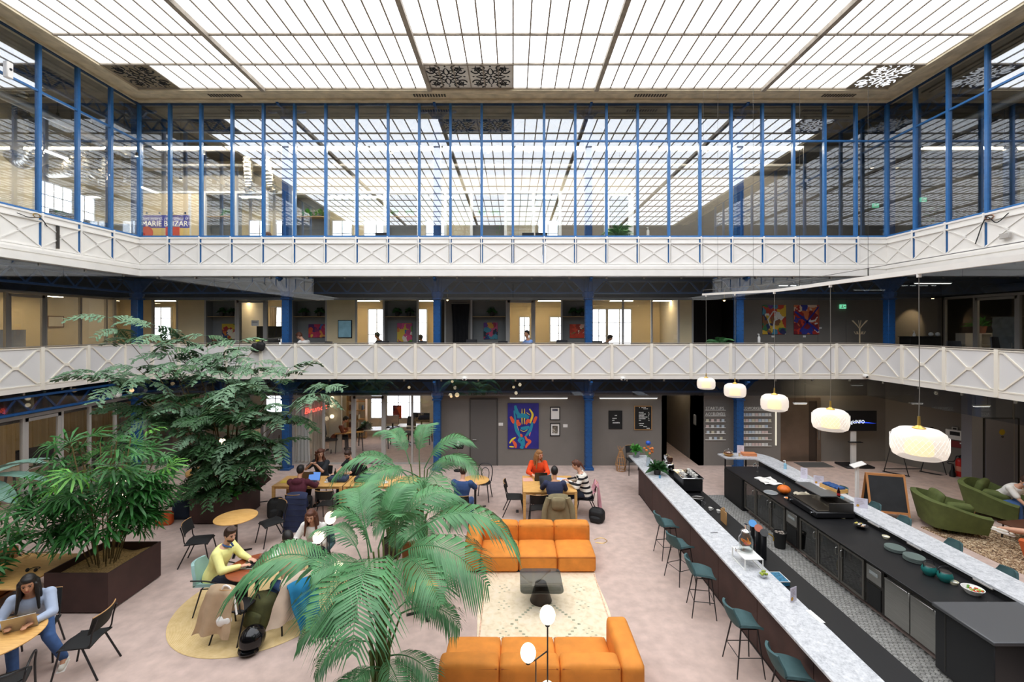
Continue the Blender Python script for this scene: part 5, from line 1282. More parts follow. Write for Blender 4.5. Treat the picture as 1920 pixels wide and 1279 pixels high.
# things around the ground floor walls
t = thing('face_painting', 'tall blue canvas with a colourful painted face', 'painting', (QX(981, YW), YW, 0)); h = QX(1010, YW)-QX(981, YW); z1, z0 = QZ(756, YW), QZ(841, YW)
obj('canvas', MB().cbox(-h, h, -.045, -.004, z0, z1, .004), mat('deep_blue_canvas', '2c2a86', .5, var=.25, scale=2), t)
cm = {'t': mat('paint_turquoise', '2590ad', .5), 'o': mat('paint_orange', 'f0633a', .5), 'y': mat('paint_yellow', 'f0d83a', .5), 'k': mat('paint_dark', '26263a', .5), 'p': mat('paint_pink', 'f08a78', .5)}
W_, H_ = 2*h, z1-z0
def stroke(c, pts, w_):      # painted strokes in canvas fractions (u right, v down)
    mb = MB(); P_ = arc([(-h+u*W_, -.046, z1-v*H_) for u, v in pts], 5); n = len(P_)
    r_ = [w_*W_*(.5+.5*sin(pi*(i+.5)/n)) for i in range(n)]
    mb.tube(P_, r_, 6); mb.v = [Vector((p.x, -.046+(p.y+.046)*.1, p.z)) for p in mb.v]
    obj('painted_stroke', mb, cm[c], t)
for c, pts, w_ in [('t', [(.24, .05), (.3, .2), (.42, .28)], .06), ('t', [(.2, .16), (.24, .35), (.22, .5)], .03), ('t', [(.3, .3), (.5, .27), (.68, .32)], .08), ('t', [(.22, .4), (.3, .6), (.42, .75)], .06), ('t', [(.8, .42), (.72, .6), (.58, .72)], .05), ('t', [(.42, .55), (.55, .55), (.7, .52)], .06),
                   ('t', [(.35, .85), (.45, .8), (.5, .95)], .09), ('t', [(.4, .95), (.5, .99)], .05), ('o', [(.09, .29), (.16, .38), (.2, .44)], .055), ('o', [(.93, .29), (.88, .36), (.84, .44)], .05), ('o', [(.32, .36), (.34, .46), (.42, .44)], .06), ('o', [(.58, .46), (.66, .38), (.72, .42)], .055), ('p', [(.3, .5), (.34, .62), (.36, .68)], .03),
                   ('o', [(.4, .68), (.46, .74)], .05), ('o', [(.56, .72), (.62, .8), (.72, .84), (.62, .92), (.58, .98)], .045), ('p', [(.8, .46), (.74, .6), (.7, .72)], .02), ('y', [(.46, .12), (.46, .3), (.46, .46)], .018), ('y', [(.54, .12), (.54, .3), (.53, .46)], .018), ('y', [(.7, .12), (.8, .24), (.76, .36), (.72, .44)], .035),
                   ('y', [(.6, .2), (.72, .26)], .012), ('y', [(.06, .88), (.14, .8), (.26, .75)], .03), ('y', [(.05, .95), (.2, .96)], .025), ('o', [(.16, .82), (.24, .9), (.26, .98)], .05), ('k', [(.44, .58), (.52, .565), (.6, .58)], .02), ('k', [(.5, .1), (.5, .3), (.5, .5)], .012), ('y', [(.4, .585), (.52, .62), (.64, .58)], .010)]: stroke(c, pts, w_)
def framed(label, px0, px1, py0, py1, kind, m_f=m_matt, m_p=None):
    x0, x1, z1, z0 = QX(px0, YW), QX(px1, YW), QZ(py0, YW), QZ(py1, YW); t = thing('framed_print', label, 'picture', ((x0+x1)/2, YW, (z0+z1)/2)); a, b = (x1-x0)/2, (z1-z0)/2; f = .03
    obj('frame', MB().box(-a, -a+f, -.03, 0, -b, b).box(a-f, a, -.03, 0, -b, b).box(-a+f, a-f, -.03, 0, b-f, b).box(-a+f, a-f, -.03, 0, -b, -b+f), m_f, t)
    obj('paper', MB().box(-a+f, a-f, -.012, -.002, -b+f, b-f), m_p or m_white, t)
    if kind == 1: obj('print', MB().box(-a*.55, a*.55, -.014, -.012, b*.35, b*.72), mat('print_grey', '5c5c66', .7, var=.5, scale=25), t)
    if kind == 2: obj('print', MB().box(-a*.55, a*.55, -.014, -.012, -b*.6, b*.6), picture('print_pattern', ['6a6258', 'b0a898', '4c463e', '8a8070', 'cfc8ba'], 16, 3), t)
    return t
framed('white framed notice right of the face painting', 1031.5, 1050, 763, 787.5, 1); framed('framed grey pattern print below the white notice', 1031.5, 1050, 793.5, 817.5, 2)
for i, (px, py) in enumerate(((939, 795.5), (1060, 798.5))): tag(obj('wall_label', MB().cbox(-.09, .09, -.012, 0, -.06, .06, .003), m_white, loc=(QX(px, YW), YW, QZ(py, YW))), ('left', 'right')[i]+' small white caption card on the grey wall', 'card', 'caption cards')
def letter_board(label, px0, px1, py0, py1, m_f, rows):
    x0, x1, z1, z0 = QX(px0, YW), QX(px1, YW), QZ(py0, YW), QZ(py1, YW); t = thing('letter_board', label, 'board', ((x0+x1)/2, YW, (z0+z1)/2)); a, b = (x1-x0)/2, (z1-z0)/2; f = .025
    obj('felt', MB().box(-a+.01, a-.01, -.025, 0, -b+.01, b-.01), m_matt, t)
    obj('frame', MB().box(-a, -a+f, -.035, 0, -b, b).box(a-f, a, -.035, 0, -b, b).box(-a+f, a-f, -.035, 0, b-f, b).box(-a+f, a-f, -.035, 0, -b, -b+f), m_f, t)
    r_ = random.Random(int(px0)); mb = MB()
    for u0, u1, v, hh in rows:
        x = -a+2*a*u0
        while x < -a+2*a*u1:
            w_ = r_.uniform(.012, .03); mb.box(x, x+w_, -.03, -.025, b-2*b*v-hh/2, b-2*b*v+hh/2*r_.uniform(.5, 1)); x += w_+.008
    obj('lettering', mb, mat('letter_white', 'e8e8e4', .6), t); return t
letter_board('black letter board without a frame on the grey wall', 1141, 1166.5, 770, 804, m_matt, [(.44, .58, .26, .03), (.28, .58, .42, .035), (.26, .4, .53, .035), (.3, .8, .66, .05)])
letter_board('black letter board with a thin wooden frame', 1189, 1222, 761, 806, m_ply, [(.27, .3, .07, .03), (.4, .62, .07, .03), (.52, .74, .12, .03), (.26, .5, .27, .035), (.26, .64, .335, .035), (.26, .56, .40, .035), (.26, .72, .46, .035), (.26, .6, .53, .035), (.26, .38, .6, .035), (.8, .84, .27, .03), (.8, .86, .335, .03), (.8, .84, .4, .03), (.8, .83, .46, .03), (.8, .83, .53, .03), (.8, .84, .6, .03), (.26, .5, .73, .035), (.3, .5, .81, .035), (.52, .7, .86, .03), (.7, .88, .93, .035)])
# wooden lantern
p = P(1162, 880)
t = thing('rattan_lantern', 'tall bottle-shaped rattan lantern by the grey wall', 'lantern', (p.x, 16.9, 0)); mr2 = mat('rattan', 'b38658', .7, var=.2)
prof = [(.16, .02), (.20, .25), (.17, .42), (.10, .62), (.07, .75)]
for k in range(12):
    a = 2*pi*k/12; obj('cane', MB().tube([(r_*cos(a), r_*sin(a), z) for r_, z in prof], .012, 5), mr2, t)
for r_, z in ((.16, .02), (.2, .25), (.13, .54), (.07, .75)): obj('hoop', MB().tube([(r_*cos(2*pi*k/20), r_*sin(2*pi*k/20), z) for k in range(20)], .012, 5, True), mr2, t)
mb = MB(); r_ = random.Random(2)
for k in range(9): mb.tube([(0, 0, .7), (r_.uniform(-.14, .14), r_.uniform(-.1, .1), r_.uniform(.85, .98))], .008, 4)
obj('dried_stems', mb, mr2, t)
# black lectern with sanitizer left of the door
t = thing('hand_gel_stand', 'small black stand with a white gel bottle by the grey door', 'stand', (QX(859, 16.9), 16.9, 0))
obj('pole', MB().cyl((0, 0, .02), (0, 0, .86), .025), m_steel, t); obj('base', MB().lathe([(.17, 0), (.17, .02)], 20), m_black, t); obj('tray', MB().cbox(-.2, .2, -.12, .12, .86, .98, .01), m_black, t)
obj('bottle', MB().lathe([(.05, .98), (.05, 1.12), (.015, 1.16), (.015, 1.22)], 12), m_white, t)
# startup name shelves
m_card = [mat('card_'+c, c, .7) for c in ('dcdcd8', 'cfd8de', 'e0c9c2', 'd9d2b8', 'b9c8d6', 'e6e4df')]
def name_shelves(label, px0, px1, rows, headers):
    t = thing('name_wall', label, 'display', (0, YW, 0)); m_l = mat('letter_grey', 'd3cfc8', .6, emit=.12)
    for s_, px, py in headers:
        text('wall_lettering', s_, .155, (QX(px, YW), -.012, QZ(py, YW)), (pi/2, 0, 0), m_l, t, .006, width=QX(px0 if False else px+ (34 if s_ == 'STARTUPS' else 38 if s_ == 'COWORKERS' else 37), YW)-QX(px, YW))
        obj('ledge', MB().box(QX(px0, YW), QX(px1, YW), -.05, 0, QZ(py, YW)-.03, QZ(py, YW)-.015), m_l, t)
    r_ = random.Random(int(px0))
    for py, xs in rows:
        z = QZ(py, YW); obj('ledge', MB().box(QX(px0, YW), QX(px1, YW), -.05, 0, z-.02, z-.005), m_l, t)
        for px in xs: obj('name_card', MB().box(-.055, .055, -.03, -.02, 0, .10), m_card[r_.randrange(6)], t, loc=(QX(px, YW), 0, z))
r1 = [(790.5, (1326, 1335.5, 1346, 1355)), (801.5, (1326, 1335.5, 1345.5, 1355)), (812.5, (1327, 1336, 1346, 1355)), (824, (1331.5, 1341, 1351.5))]
name_shelves('grey wall shelves headed STARTUPS ACCÉLÉRÉES with small name cards', 1322, 1360, r1, [('STARTUPS', 1323, 768), ('ACCÉLÉRÉES', 1322.5, 779)])
r2 = [(py, [1393.5+6.15*k for k in range(n)]) for py, n in ((779.5, 9), (790.5, 9), (801.5, 8), (812.5, 8), (824, 8), (835.5, 8))]
name_shelves('grey wall shelves headed COWORKERS with rows of name cards', 1391, 1446, r2, [('COWORKERS', 1392, 768)])
tag(obj('light_strip', MB().box(-.02, .02, -.03, 0, QZ(835, YW), QZ(772, YW)), emis('strip', 'fff4dd', 1.0), loc=(QX(1454.5, YW), YW, 0)), 'vertical light strip right of the coworker shelves', 'light')
t = thing('notice_sheet', 'small white notice on the dark corridor wall', 'notice', (xc, 17.9, 1.75)); obj('sheet', MB().box(-.012, 0, -.12, .12, -.2, .2), mat('grey_notice', '8b8984', .7), t); obj('tape', MB().box(-.014, -.012, -.05, .05, .18, .22), m_white, t)
tag(obj('doormat', MB().cbox(QX(1495, 17.7), QX(1552, 17.7), 17.3, 17.95, 0, .012, .003), mat('mat_grey', '5a5958', .95)), 'grey doormat in front of the elevator', 'mat')
# television on a stand
t = thing('television', 'black television on a white wheeled stand showing a blue streak', 'television', (QX(1602, 17.45), 17.45, 0))
w_ = .87; z0, z1 = QZ(808, 17.45), QZ(770, 17.45)
d_ = obj('screen_body', MB().cbox(-w_, w_, -.03, .03, z0, z1, .01), m_black, t)
obj('column', MB().cbox(-.1, .1, .02, .10, .06, z0, .01), m_white, t); obj('base', MB().cbox(-.55, .55, -.35, .35, .02, .08, .02), m_black, t)
obj('shelf', MB().box(-.25, .25, -.12, .02, .95, .98), m_black, t)
text('screen_text', 'MagicINFO', .20, (-.36, -.034, (z0+z1)/2-.10), (pi/2, 0, 0), emis('screen_white', 'e8f0ff', 1.5), d_, .001, width=.72)
obj('screen_streak', MB().add([(-.1, -.032, (z0+z1)/2-.06), (.3, -.032, (z0+z1)/2-.085), (w_-.02, -.032, (z0+z1)/2-.10), (.3, -.032, (z0+z1)/2-.03)], [(0, 1, 2, 3)]), emis('screen_blue', '2848d8', 1.6), d_, False)
# black rack, extinguisher, notices
t = thing('mobile_rack', 'black metal A-frame rack standing by the dark wall', 'rack', (0, 0, 0))
for x in (14.35, 15.75):
    obj('leg_frame', MB().tube([(x-.25, 16.75, .02), (x-.02, 16.5, 1.75), (x+.2, 16.2, .02)], .018, 6), m_black, t); obj('foot_bar', MB().bar((x-.28, 16.78, .03), (x+.22, 16.17, .03), .03), m_black, t)
obj('top_bar', MB().bar((14.33, 16.5, 1.75), (15.73, 16.5, 1.75), .035), m_black, t); obj('lower_bar', MB().bar((14.1, 16.75, .12), (15.5, 16.75, .12), .03), m_black, t)
t = thing('fire_extinguisher', 'red fire extinguisher on the floor by the slate wall', 'extinguisher', (16.25, 16.03, 0)); mred = mat('red_paint', 'c22018', .35)
obj('cylinder', MB().lathe([(.10, 0), (.115, .03), (.115, .62), (.09, .70), (.04, .74)], 20), mred, t); obj('valve', MB().cyl((0, 0, .74), (0, 0, .82), .03).bar((-.02, 0, .82), (.12, -.02, .86), .03), m_black, t)
obj('hose', MB().tube(arc([(0, 0, .80), (-.15, -.03, .82), (-.25, -.05, .65), (-.4, 0, .62), (-.42, 0, .55), (-.28, -.02, .52), (-.22, -.05, .3)]), .016, 6), m_black, t); obj('label', MB().lathe([(.117, .28), (.117, .46)], 20, caps=False), mat('extinguisher_label', 'd8866f', .6), t)
t = thing('extinguisher_horn', 'black extinguisher horn beside the red extinguisher', 'extinguisher', (15.98, 16.02, 0)); obj('horn', MB().lathe([(.09, 0), (.09, .2), (.04, .34), (.03, .5)], 14), m_black, t); obj('cap', MB().lathe([(.035, .5), (.035, .53)], 10), m_dsteel, t)
an = math.atan2(15.2-18.1, 17.3-15.3)
def on_slant(px, py, w_, hh, m, nm, label, cat, th=.04):
    # intersect the ray with the slanted wall line
    k = (px-VX)/F; dx_, dy_ = 2.0, -2.9
    s_ = (k*18.1-15.3)/(dx_-k*dy_); X_, Y_ = 15.3+dx_*s_, 18.1+dy_*s_
    o_ = thing(nm, label, cat, (X_, Y_, QZ(py, Y_)), an); obj('body', MB().cbox(-w_/2, w_/2, -th-.005, -.005, -hh/2, hh/2, .006), m, o_); return o_
t = on_slant(1791, 815, .5, .36, m_white, 'fire_alarm_unit', 'white fire alarm panel on the dark wall', 'panel', .08); obj('screen', MB().box(-.13, .14, -.09, -.085, -.02, .12), m_matt, t)
t = on_slant(1793, 833, .46, .24, mat('red_dark', '7a1418', .5), 'alarm_box', 'dark red alarm box below the white panel', 'box'); obj('tag', MB().box(.1, .18, -.052, -.045, .04, .09), m_white, t)
t = on_slant(1814.5, 821, .26, .34, mat('notice_grey', '9b9b99', .6), 'notice_sheet', 'grey notice sheet by the slate wall', 'notice', .01); obj('text_lines', MB().box(-.1, .1, -.017, -.015, .02, .1), m_white, t)
t = on_slant(1813.5, 837.5, .16, .18, mat('sign_red', '8a2a26', .5), 'extinguisher_sign', 'small red extinguisher sign under the grey notice', 'sign', .01); obj('pictogram', MB().box(-.05, .0, -.017, -.015, -.06, .06), m_white, t)
t = on_slant(1791, 803.5, .16, .12, m_gframe, 'alarm_siren', 'small grey siren above the white alarm panel', 'alarm', .08); obj('grille', MB().box(-.05, .05, -.09, -.085, -.03, .03), m_matt, t)
# A-frame blackboard
p = P(1687, 970.5)
t = thing('blackboard_sign', 'wood-framed blackboard A-sign behind the far bar', 'sign', (p.x-.42, p.y+.02, 0), R(-14))
bd = root('panel', (0, 0, 0), 0); bd.parent = t; bpy.data.objects.remove(bd)
def easel(sy):
    f = MB(); a = .46; hh = 1.26
    k = lambda z: sy*(.30*(1-z/hh)+.015)
    for sx in (-1, 1): f.bar((sx*a, k(0), 0), (sx*a, k(hh), hh), .05, .025, (0, 1, 0))
    f.bar((-a, k(hh-.03), hh-.03), (a, k(hh-.03), hh-.03), .025, .06); f.bar((-a, k(.24), .24), (a, k(.24), .24), .025, .06)
    return f, k
for sy in (-1, 1):
    f, k = easel(sy); d_ = obj('frame', f, mat('pine_frame', 'c88a54', .6), t)
    obj('slate', MB().bar((0, k(.26), .26), (0, k(1.2), 1.2), .88, .012, (0, 1, 0)), mat('slate_black', '2a2c2e', .75, var=.25, scale=3), d_)
t = thing('tablet_stand', 'slim white tablet stand behind the far bar', 'stand', (10.15, 13.0, 0)); obj('pole', MB().cbox(-.05, .05, -.03, .03, .02, 1.42, .01), m_white, t); obj('base', MB().cbox(-.18, .18, -.18, .18, 0, .02, .005), m_white, t); obj('tablet', MB().bar((-.22, -.08, 1.42), (.22, .02, 1.50), .02, .16, (0, 1, .4)), m_white, t)
# lounge at the right
armchair('olive green armchair nearer the blackboard sign', 11.95, 12.0, -112, m_green, 'olive green armchairs', 1.12)
armchair('olive green armchair with the person in the white t-shirt', 14.05, 12.75, -150, m_green, 'olive green armchairs', 1.12)
armchair('rust orange armchair at the right edge', 12.55, 10.05, 20, mat('rust_fabric', 'c8602f', .8, var=.1, scale=6), None, 1.0, m_black)
t = thing('shaggy_rug', 'speckled brown shaggy rug under the right lounge', 'rug', (13.2, 11.0, 0), R(0))
m_shag = ramp_mat('shag', lambda nt, v: _noise(nt, v, 20, 5, 1.2), [(.38, '3d2a20'), (.46, '7d5c40'), (.54, 'b79a76'), (.62, 'dccbad')], 1.0, bump=.8)
obj('pile', MB().sheet(lambda u, v: (-2.0+5*u+.25*(1-v), -2.6+3.7*v, .03), 8, 8, .028), m_shag, t)
t = thing('lounge_table', 'low dark brown table between the right armchairs', 'table', (13.15, 11.3, 0), R(8)); obj('tabletop', MB().cbox(-.45, .45, -.3, .3, .40, .43, .008), mat('walnut', '55301f', .4), t)
for sx in (-1, 1):
    for sy in (-1, 1): obj('leg', MB().cyl((sx*.38, sy*.24, 0), (sx*.36, sy*.22, .40), .018), m_black, t)
struct('floor_ramp', MB().add([(14.3, 16.1, .001), (16.1, 15.3, .001), (16.6, 15.25, .10), (16.4, 16.2, .10)], [(0, 1, 2, 3)]).add([(14.3, 16.1, .0), (16.1, 15.3, .0), (16.6, 15.25, .0), (16.4, 16.2, .0)], [(3, 2, 1, 0)]), m_carpet)
tag(obj('cable_loop', MB().tube(arc([(2.1, 11.4, .006), (2.3, 11.5, .006), (2.42, 11.35, .006), (2.3, 11.22, .006), (2.1, 11.25, .006)]), .008, 5), m_brass), 'thin yellow cable loop on the carpet by the back sofa', 'cable')
tag(obj('floor_socket', MB().cbox(-.04, .04, -.1, .1, 0, .012, .003), m_dsteel, loc=(P(970, 959).x, P(970, 959).y, 0)), 'small grey floor socket plate on the carpet', 'socket')

t = rescale(thing('leather_chair', 'low tan leather chair half hidden behind the front palm', 'chair', (-1.95, 9.25, 0), R(200)))
obj('seat', MB().cushion(-.28, .28, -.26, .26, .30, .40, .04, .02), m_tan, t); obj('backrest', MB().cushion(-.28, .28, -.32, -.22, .38, .74, .04, .02), m_tan, t)
for sx in (-1, 1):
    for sy in (-1, 1): obj('leg', MB().cyl((sx*.25, sy*.23, 0), (sx*.22, sy*.2, .31), .014), m_wood, t)
# ================================================================== BAR ITEMS
m_bowl = mat('white_ceramic', 'e6e4de', .35); m_plate = mat('grey_green_plate', '5d6b66', .45); m_tealc = mat('teal_ceramic', '1f6d68', .3)
# plants and machines at the far end of the near bar (z = CT)
p = P(1198, 858, CT+.08); potted('bushy green plant in a grey pot at the far bar end', (4.18, 14.95, CT), 0, m_potw, .13, .22, 1.15, 'plants on the near bar')
t = thing('vase', 'tall pale glass vase with orange and white flowers and a blue ball', 'vase', (4.30, 14.0, CT))
obj('body', MB().lathe([(.06, 0), (.075, .12), (.055, .26), (.06, .28)], 16), mat('pale_glass', 'aebcc4', .15), t)
mb = MB(); r_ = random.Random(8)
for k in range(9): mb.tube([(0, 0, .2), (r_.uniform(-.12, .12), r_.uniform(-.1, .1), r_.uniform(.38, .6))], .006, 4)
obj('stems', mb, m_leaf4, t); mb = MB()
for k in range(10): mb.ball((r_.uniform(-.14, .14), r_.uniform(-.1, .1), r_.uniform(.4, .62)), (.045, .045, .035), 8, 5)
obj('orange_flowers', mb, mat('orange_petals', 'd2793a', .7, var=.3, scale=20), t); obj('blue_ball', MB().ball((0, .02, .72), (.08, .08, .07)), mat('blue_ball', '1f55b8', .5), t)
potted('leafy plant with white flowers in a dark pot on the near bar', (4.32, 13.2, CT), 1, m_pot, .12, .16, 1.25, 'plants on the near bar')
tag(obj('blue_glass', MB().lathe([(.028, 0), (.036, .09), (.033, .09), (.026, .006), (.001, .006)], 14, caps=False), glass('blue_tint', (.35, .75, .9), .1), loc=(4.28, 12.85, CT)), 'small turquoise glass in front of the dark flower pot', 'glass')
t = thing('coffee_grinder', 'chrome coffee grinder behind the bar plants', 'appliance', (4.82, 13.55, .90)); obj('body', MB().cbox(-.1, .1, -.12, .12, 0, .42, .02), m_chrome, t); obj('hopper', MB().lathe([(.05, .42), (.09, .5), (.09, .62)], 16), mat('brown_hopper', '4a2c20', .25), t); obj('spout', MB().cyl((0, -.12, .3), (0, -.2, .24), .03), m_black, t)
t = thing('coffee_grinder', 'second chrome grinder with a dark tray behind the flower vase', 'appliance', (4.88, 14.0, .90)); obj('body', MB().cbox(-.09, .09, -.1, .1, 0, .38, .02), m_steel, t); obj('hopper', MB().lathe([(.05, .38), (.085, .46), (.085, .56)], 16), m_chrome, t)
t = thing('coffee_machine', 'black and chrome espresso machine at the end of the back worktop', 'appliance', (4.98, 12.55, .90)); obj('body', MB().cbox(-.28, .28, -.35, .35, .05, .40, .02), m_black, t); obj('top_tray', MB().cbox(-.30, .30, -.38, .38, .40, .43, .008), m_chrome, t)
for y in (-.18, .18): obj('group_head', MB().cyl((.2, y, .30), (.34, y, .28), .035).cyl((.3, y, .28), (.3, y, .2), .03), m_chrome, t)
for k in range(4): obj('foot', MB().cyl(((-1)**k*.22, (.28 if k < 2 else -.28), 0), ((-1)**k*.22, (.28 if k < 2 else -.28), .05), .025), m_black, t)
for k in range(7):
    cup('white cup on top of the espresso machine' if k < 5 else 'white cup at the edge of the espresso machine top', (4.98+(-.15 if k % 2 else .12), 12.3+.085*k, 1.33), .035, .055, m_bowl, False, 'cups on the espresso machine' if k < 5 else 'cups at the machine edge')
t = thing('milk_jug', 'steel milk jug on the black back worktop', 'jug', (4.86, 11.35, .90)); obj('body', MB().lathe([(.055, 0), (.06, .06), (.045, .13), (.05, .14), (.04, .14), (.05, .06), (.001, .01)], 16, caps=False), m_chrome, t); obj('handle', MB().tube(arc([(.05, 0, .12), (.1, 0, .08), (.055, 0, .03)], 4), .007, 5), m_chrome, t)
t = thing('sieve_basket', 'steel wire basket on the back worktop behind the plants', 'basket', (4.9, 11.7, .90)); obj('rim', MB().tube([(.15*cos(2*pi*k/16), .10*sin(2*pi*k/16), .08) for k in range(16)], .008, 5, True), m_steel, t); obj('mesh', MB().lathe([(.10, 0), (.13, .08)], 14), m_dsteel, t)
for k, (x, y) in enumerate(((4.95, 11.05), (5.08, 10.9))): cup(('left', 'right')[k]+' white cup upside down on the back worktop', (x, y, .90), .04, .07, m_bowl, False)
t = thing('beer_taps', 'black tap tower with a blue and a copper disc', 'taps', (4.98, 8.95, .90)); 
for k, (dy, c) in enumerate(((.22, '3f8fd0'), (.0, 'a8573a'), (-.2, '1a1a1a'))):
    tp = obj('tap_column', MB().cyl((0, dy, 0), (0, dy, .48), .05, n=14), m_black, t); obj('badge', MB().lathe([(.075, 0), (.075, .02)], 20), mat('badge_'+c, c, .4), tp, loc=(-.01, dy-.03, .53), rot=(R(50), 0, R(-25)))
obj('tap_spouts', MB().tube(arc([(0, -.2, .48), (.06, -.24, .52), (.16, -.24, .46), (.17, -.24, .38)]), .013, 8).tube(arc([(.02, .0, .44), (.1, .0, .48), (.18, .0, .4)]), .013, 8), m_brass, t)
p = P(1390, 1040, CT+.17); bx_, by_ = 4.36, p.y
t = thing('metal_riser', 'white metal riser carrying the water dispenser', 'stand', (bx_, by_, CT), R(0)); mw = mat('white_metal', 'f0f0ec', .4)
obj('top', MB().cbox(-.17, .17, -.24, .24, .19, .205, .004), mw, t)
for sx in (-1, 1):
    for sy in (-1, 1): obj('leg', MB().box(sx*.16-.008, sx*.16+.008, sy*.23-.008, sy*.23+.008, .0, .19), mw, t)
    obj('runner', MB().box(sx*.16-.008, sx*.16+.008, -.222, .222, 0, .015), mw, t)
t = thing('water_dispenser', 'glass water dispenser with orange slices on the white riser', 'dispenser', (bx_, by_+.05, CT+.205))
obj('jar', MB().lathe([(.10, 0), (.12, .02), (.125, .25), (.08, .33), (.075, .37), (.07, .37), (.075, .33), (.115, .25), (.11, .03), (.001, .02)], 24, caps=False), glass('jar_glass', (.97, .98, .98), .05), t)
obj('water', MB().lathe([(.108, .022), (.112, .16), (.113, .24), (.001, .24)], 24), glass('water', (.93, .97, .97), .04), t)
for k in range(5): obj('orange_slice', MB().lathe([(.045, 0), (.045, .008)], 16), mat('orange_fruit', 'ef8a1e', .4, emit=.05), t, loc=(.05*cos(k*1.3), .05*sin(k*1.3), .16+.016*k), rot=(R(20*(-1)**k), R(15*k), 0))  # fruit colour carries a faint added glow
obj('lid', MB().lathe([(.08, .37), (.085, .39), (.05, .41), (.018, .42), (.018, .50), (.03, .51)], 18), m_chrome, t); obj('spigot', MB().cyl((-.11, 0, .05), (-.19, 0, .05), .016).cyl((-.18, 0, .05), (-.18, 0, .0), .012), m_chrome, t)
p = P(1430, 1078, CT+.04); t = thing('lime_bowl', 'small pale bowl heaped with green limes on the near bar', 'bowl', (4.40, p.y, CT)); obj('bowl', MB().lathe([(.04, 0), (.085, .06), (.08, .06), (.04, .012), (.001, .012)], 18, caps=False), mat('pale_bowl', 'c9ccd2', .3), t)
r_ = random.Random(4)
for k in range(11): obj('lime_wedge', MB().ball((r_.uniform(-.055, .055), r_.uniform(-.055, .055), .06+r_.random()*.035), (.028, .02, .018), 8, 5), mat('lime', '9aa83a', .5, var=.3, scale=30), t)
def menu(label, x, y, z, rz, w_=.15, h=.23, lean=0, spot='c8963a'):
    t = thing('menu_card', label, 'menu', (x, y, z), R(rz)); obj('card', MB().bar((0, 0, 0), (0, lean, h), w_, .004, (0, 1, 0)), mat('card_lilac', 'dcd6e2', .5), t)
    mb = MB()
    for k in range(6): mb.box(-w_*.35, w_*(.1+.25*((k*3) % 4)/4), -.004+lean*(.35+.1*k), -.0025+lean*(.35+.1*k), h*(.35+.1*k), h*(.35+.1*k)+.006)
    obj('printed_lines', mb, mat('print_dim', 'a89a9c', .7), t)
    if spot: obj('printed_spot', MB().lathe([(.03, 0), (.03, .001)], 14), mat('spot_'+spot, spot, .6), t, loc=(-w_*.25, -.004+lean*.2, h*.22), rot=(pi/2, 0, 0))
    return t
menu('tall menu card standing alone on the near marble bar', 4.50, P(1506, 1128, CT).y, CT, 25)
menu('menu card by the blue cup on the far marble bar', 8.42, P(1607, 955, CT).y, CT+.03, -25, .26, .24)
menu('lilac menu leaflet by the gel bottle on the far bar', 8.42, 12.75, CT+.03, -35, .17, .30, .03, None); menu('cream menu card between leaflet and wooden tray', 8.5, 12.25, CT+.03, -25, .24, .24, .02)
menu('white menu sheet beside the cake dome', 7.85, 15.2, CT+.03, -10, .22, .3, 0, None)
paper('white folded paper hanging over the near bar edge', 4.6, P(1533, 1156, CT).y, CT, 5, m_white, .08, .3)
t = thing('pen', 'pen lying on the near marble bar', 'pen', (4.30, P(1341, 1000, CT).y, CT+.008)); obj('barrel', MB().cyl((-.08, 0, 0), (.07, .01, 0), .006, n=8), m_dsteel, t); obj('tip', MB().cyl((.07, .01, 0), (.09, .011, 0), .005, .001, 8), m_black, t)
t = thing('bottle_crate', 'blue patterned crate on the worktop behind the lime bowl', 'crate', (4.80, P(1445, 1085, .95).y, .90)); obj('box', MB().cbox(-.12, .12, -.16, .16, 0, .08, .008), mat('blue_pattern', '2f6d8c', .6, var=.6, scale=30), t); obj('rim', MB().tube([(-.12, -.16, .08), (.12, -.16, .08), (.12, .16, .08), (-.12, .16, .08)], .008, 5, True), m_white, t)
tag(obj('red_cloth', MB().cushion(-.1, .1, -.06, .06, 0, .03, .012, .01), mat('red_cloth', 'b8452f', .8), loc=(5.0, P(1415, 1020, .92).y, .90)), 'small red cloth on the worktop beside the dispenser', 'cloth')
t = thing('cutting_board', 'upright pale cutting board behind the near bar', 'board', (4.95, 10.35, .90)); obj('board', MB().cbox(-.012, .012, -.14, .14, 0, .3, .008), m_ply, t); obj('grip', MB().box(-.01, .01, -.04, .04, .3, .36), m_ply, t)
# far bar
t = thing('cake_dome', 'cake stand under a glass dome at the far end of the bar', 'cake stand', (7.33, 15.0, CT+.03)); obj('plate', MB().lathe([(.10, 0), (.04, .02), (.03, .05), (.16, .06), (.16, .07)], 24), m_wood, t)
obj('dome', MB().lathe([(.145, .07), (.145, .14), (.10, .19), (.02, .21)], 24), glass('dome_glass', (.9, .9, .9), .12), t); obj('knob', MB().ball((0, 0, .225), .018), m_chrome, t); obj('cake', MB().cushion(-.1, .1, -.1, .1, .07, .12, .02, .01), mat('cake', '8a5a3a', .8), t)
t = thing('orange_box', 'flat orange box on the curved end of the far bar', 'box', (8.05, 15.05, CT+.03), R(-6)); obj('box', MB().cbox(-.22, .22, -.13, .13, 0, .07, .006), mat('orange_card', 'd98a5a', .6), t); obj('lid', MB().cbox(-.225, .225, -.135, .135, .07, .09, .006), mat('orange_card', 'd98a5a', .6), t)
t = thing('small_jar', 'small beige jar between the cake dome and the white menu sheet', 'jar', (7.68, 14.95, CT+.03)); obj('body', MB().lathe([(.03, 0), (.032, .08), (.028, .09)], 12), mat('beige_jar', 'c9b088', .5), t); obj('lid', MB().lathe([(.03, .09), (.03, .105)], 12), m_ply, t)
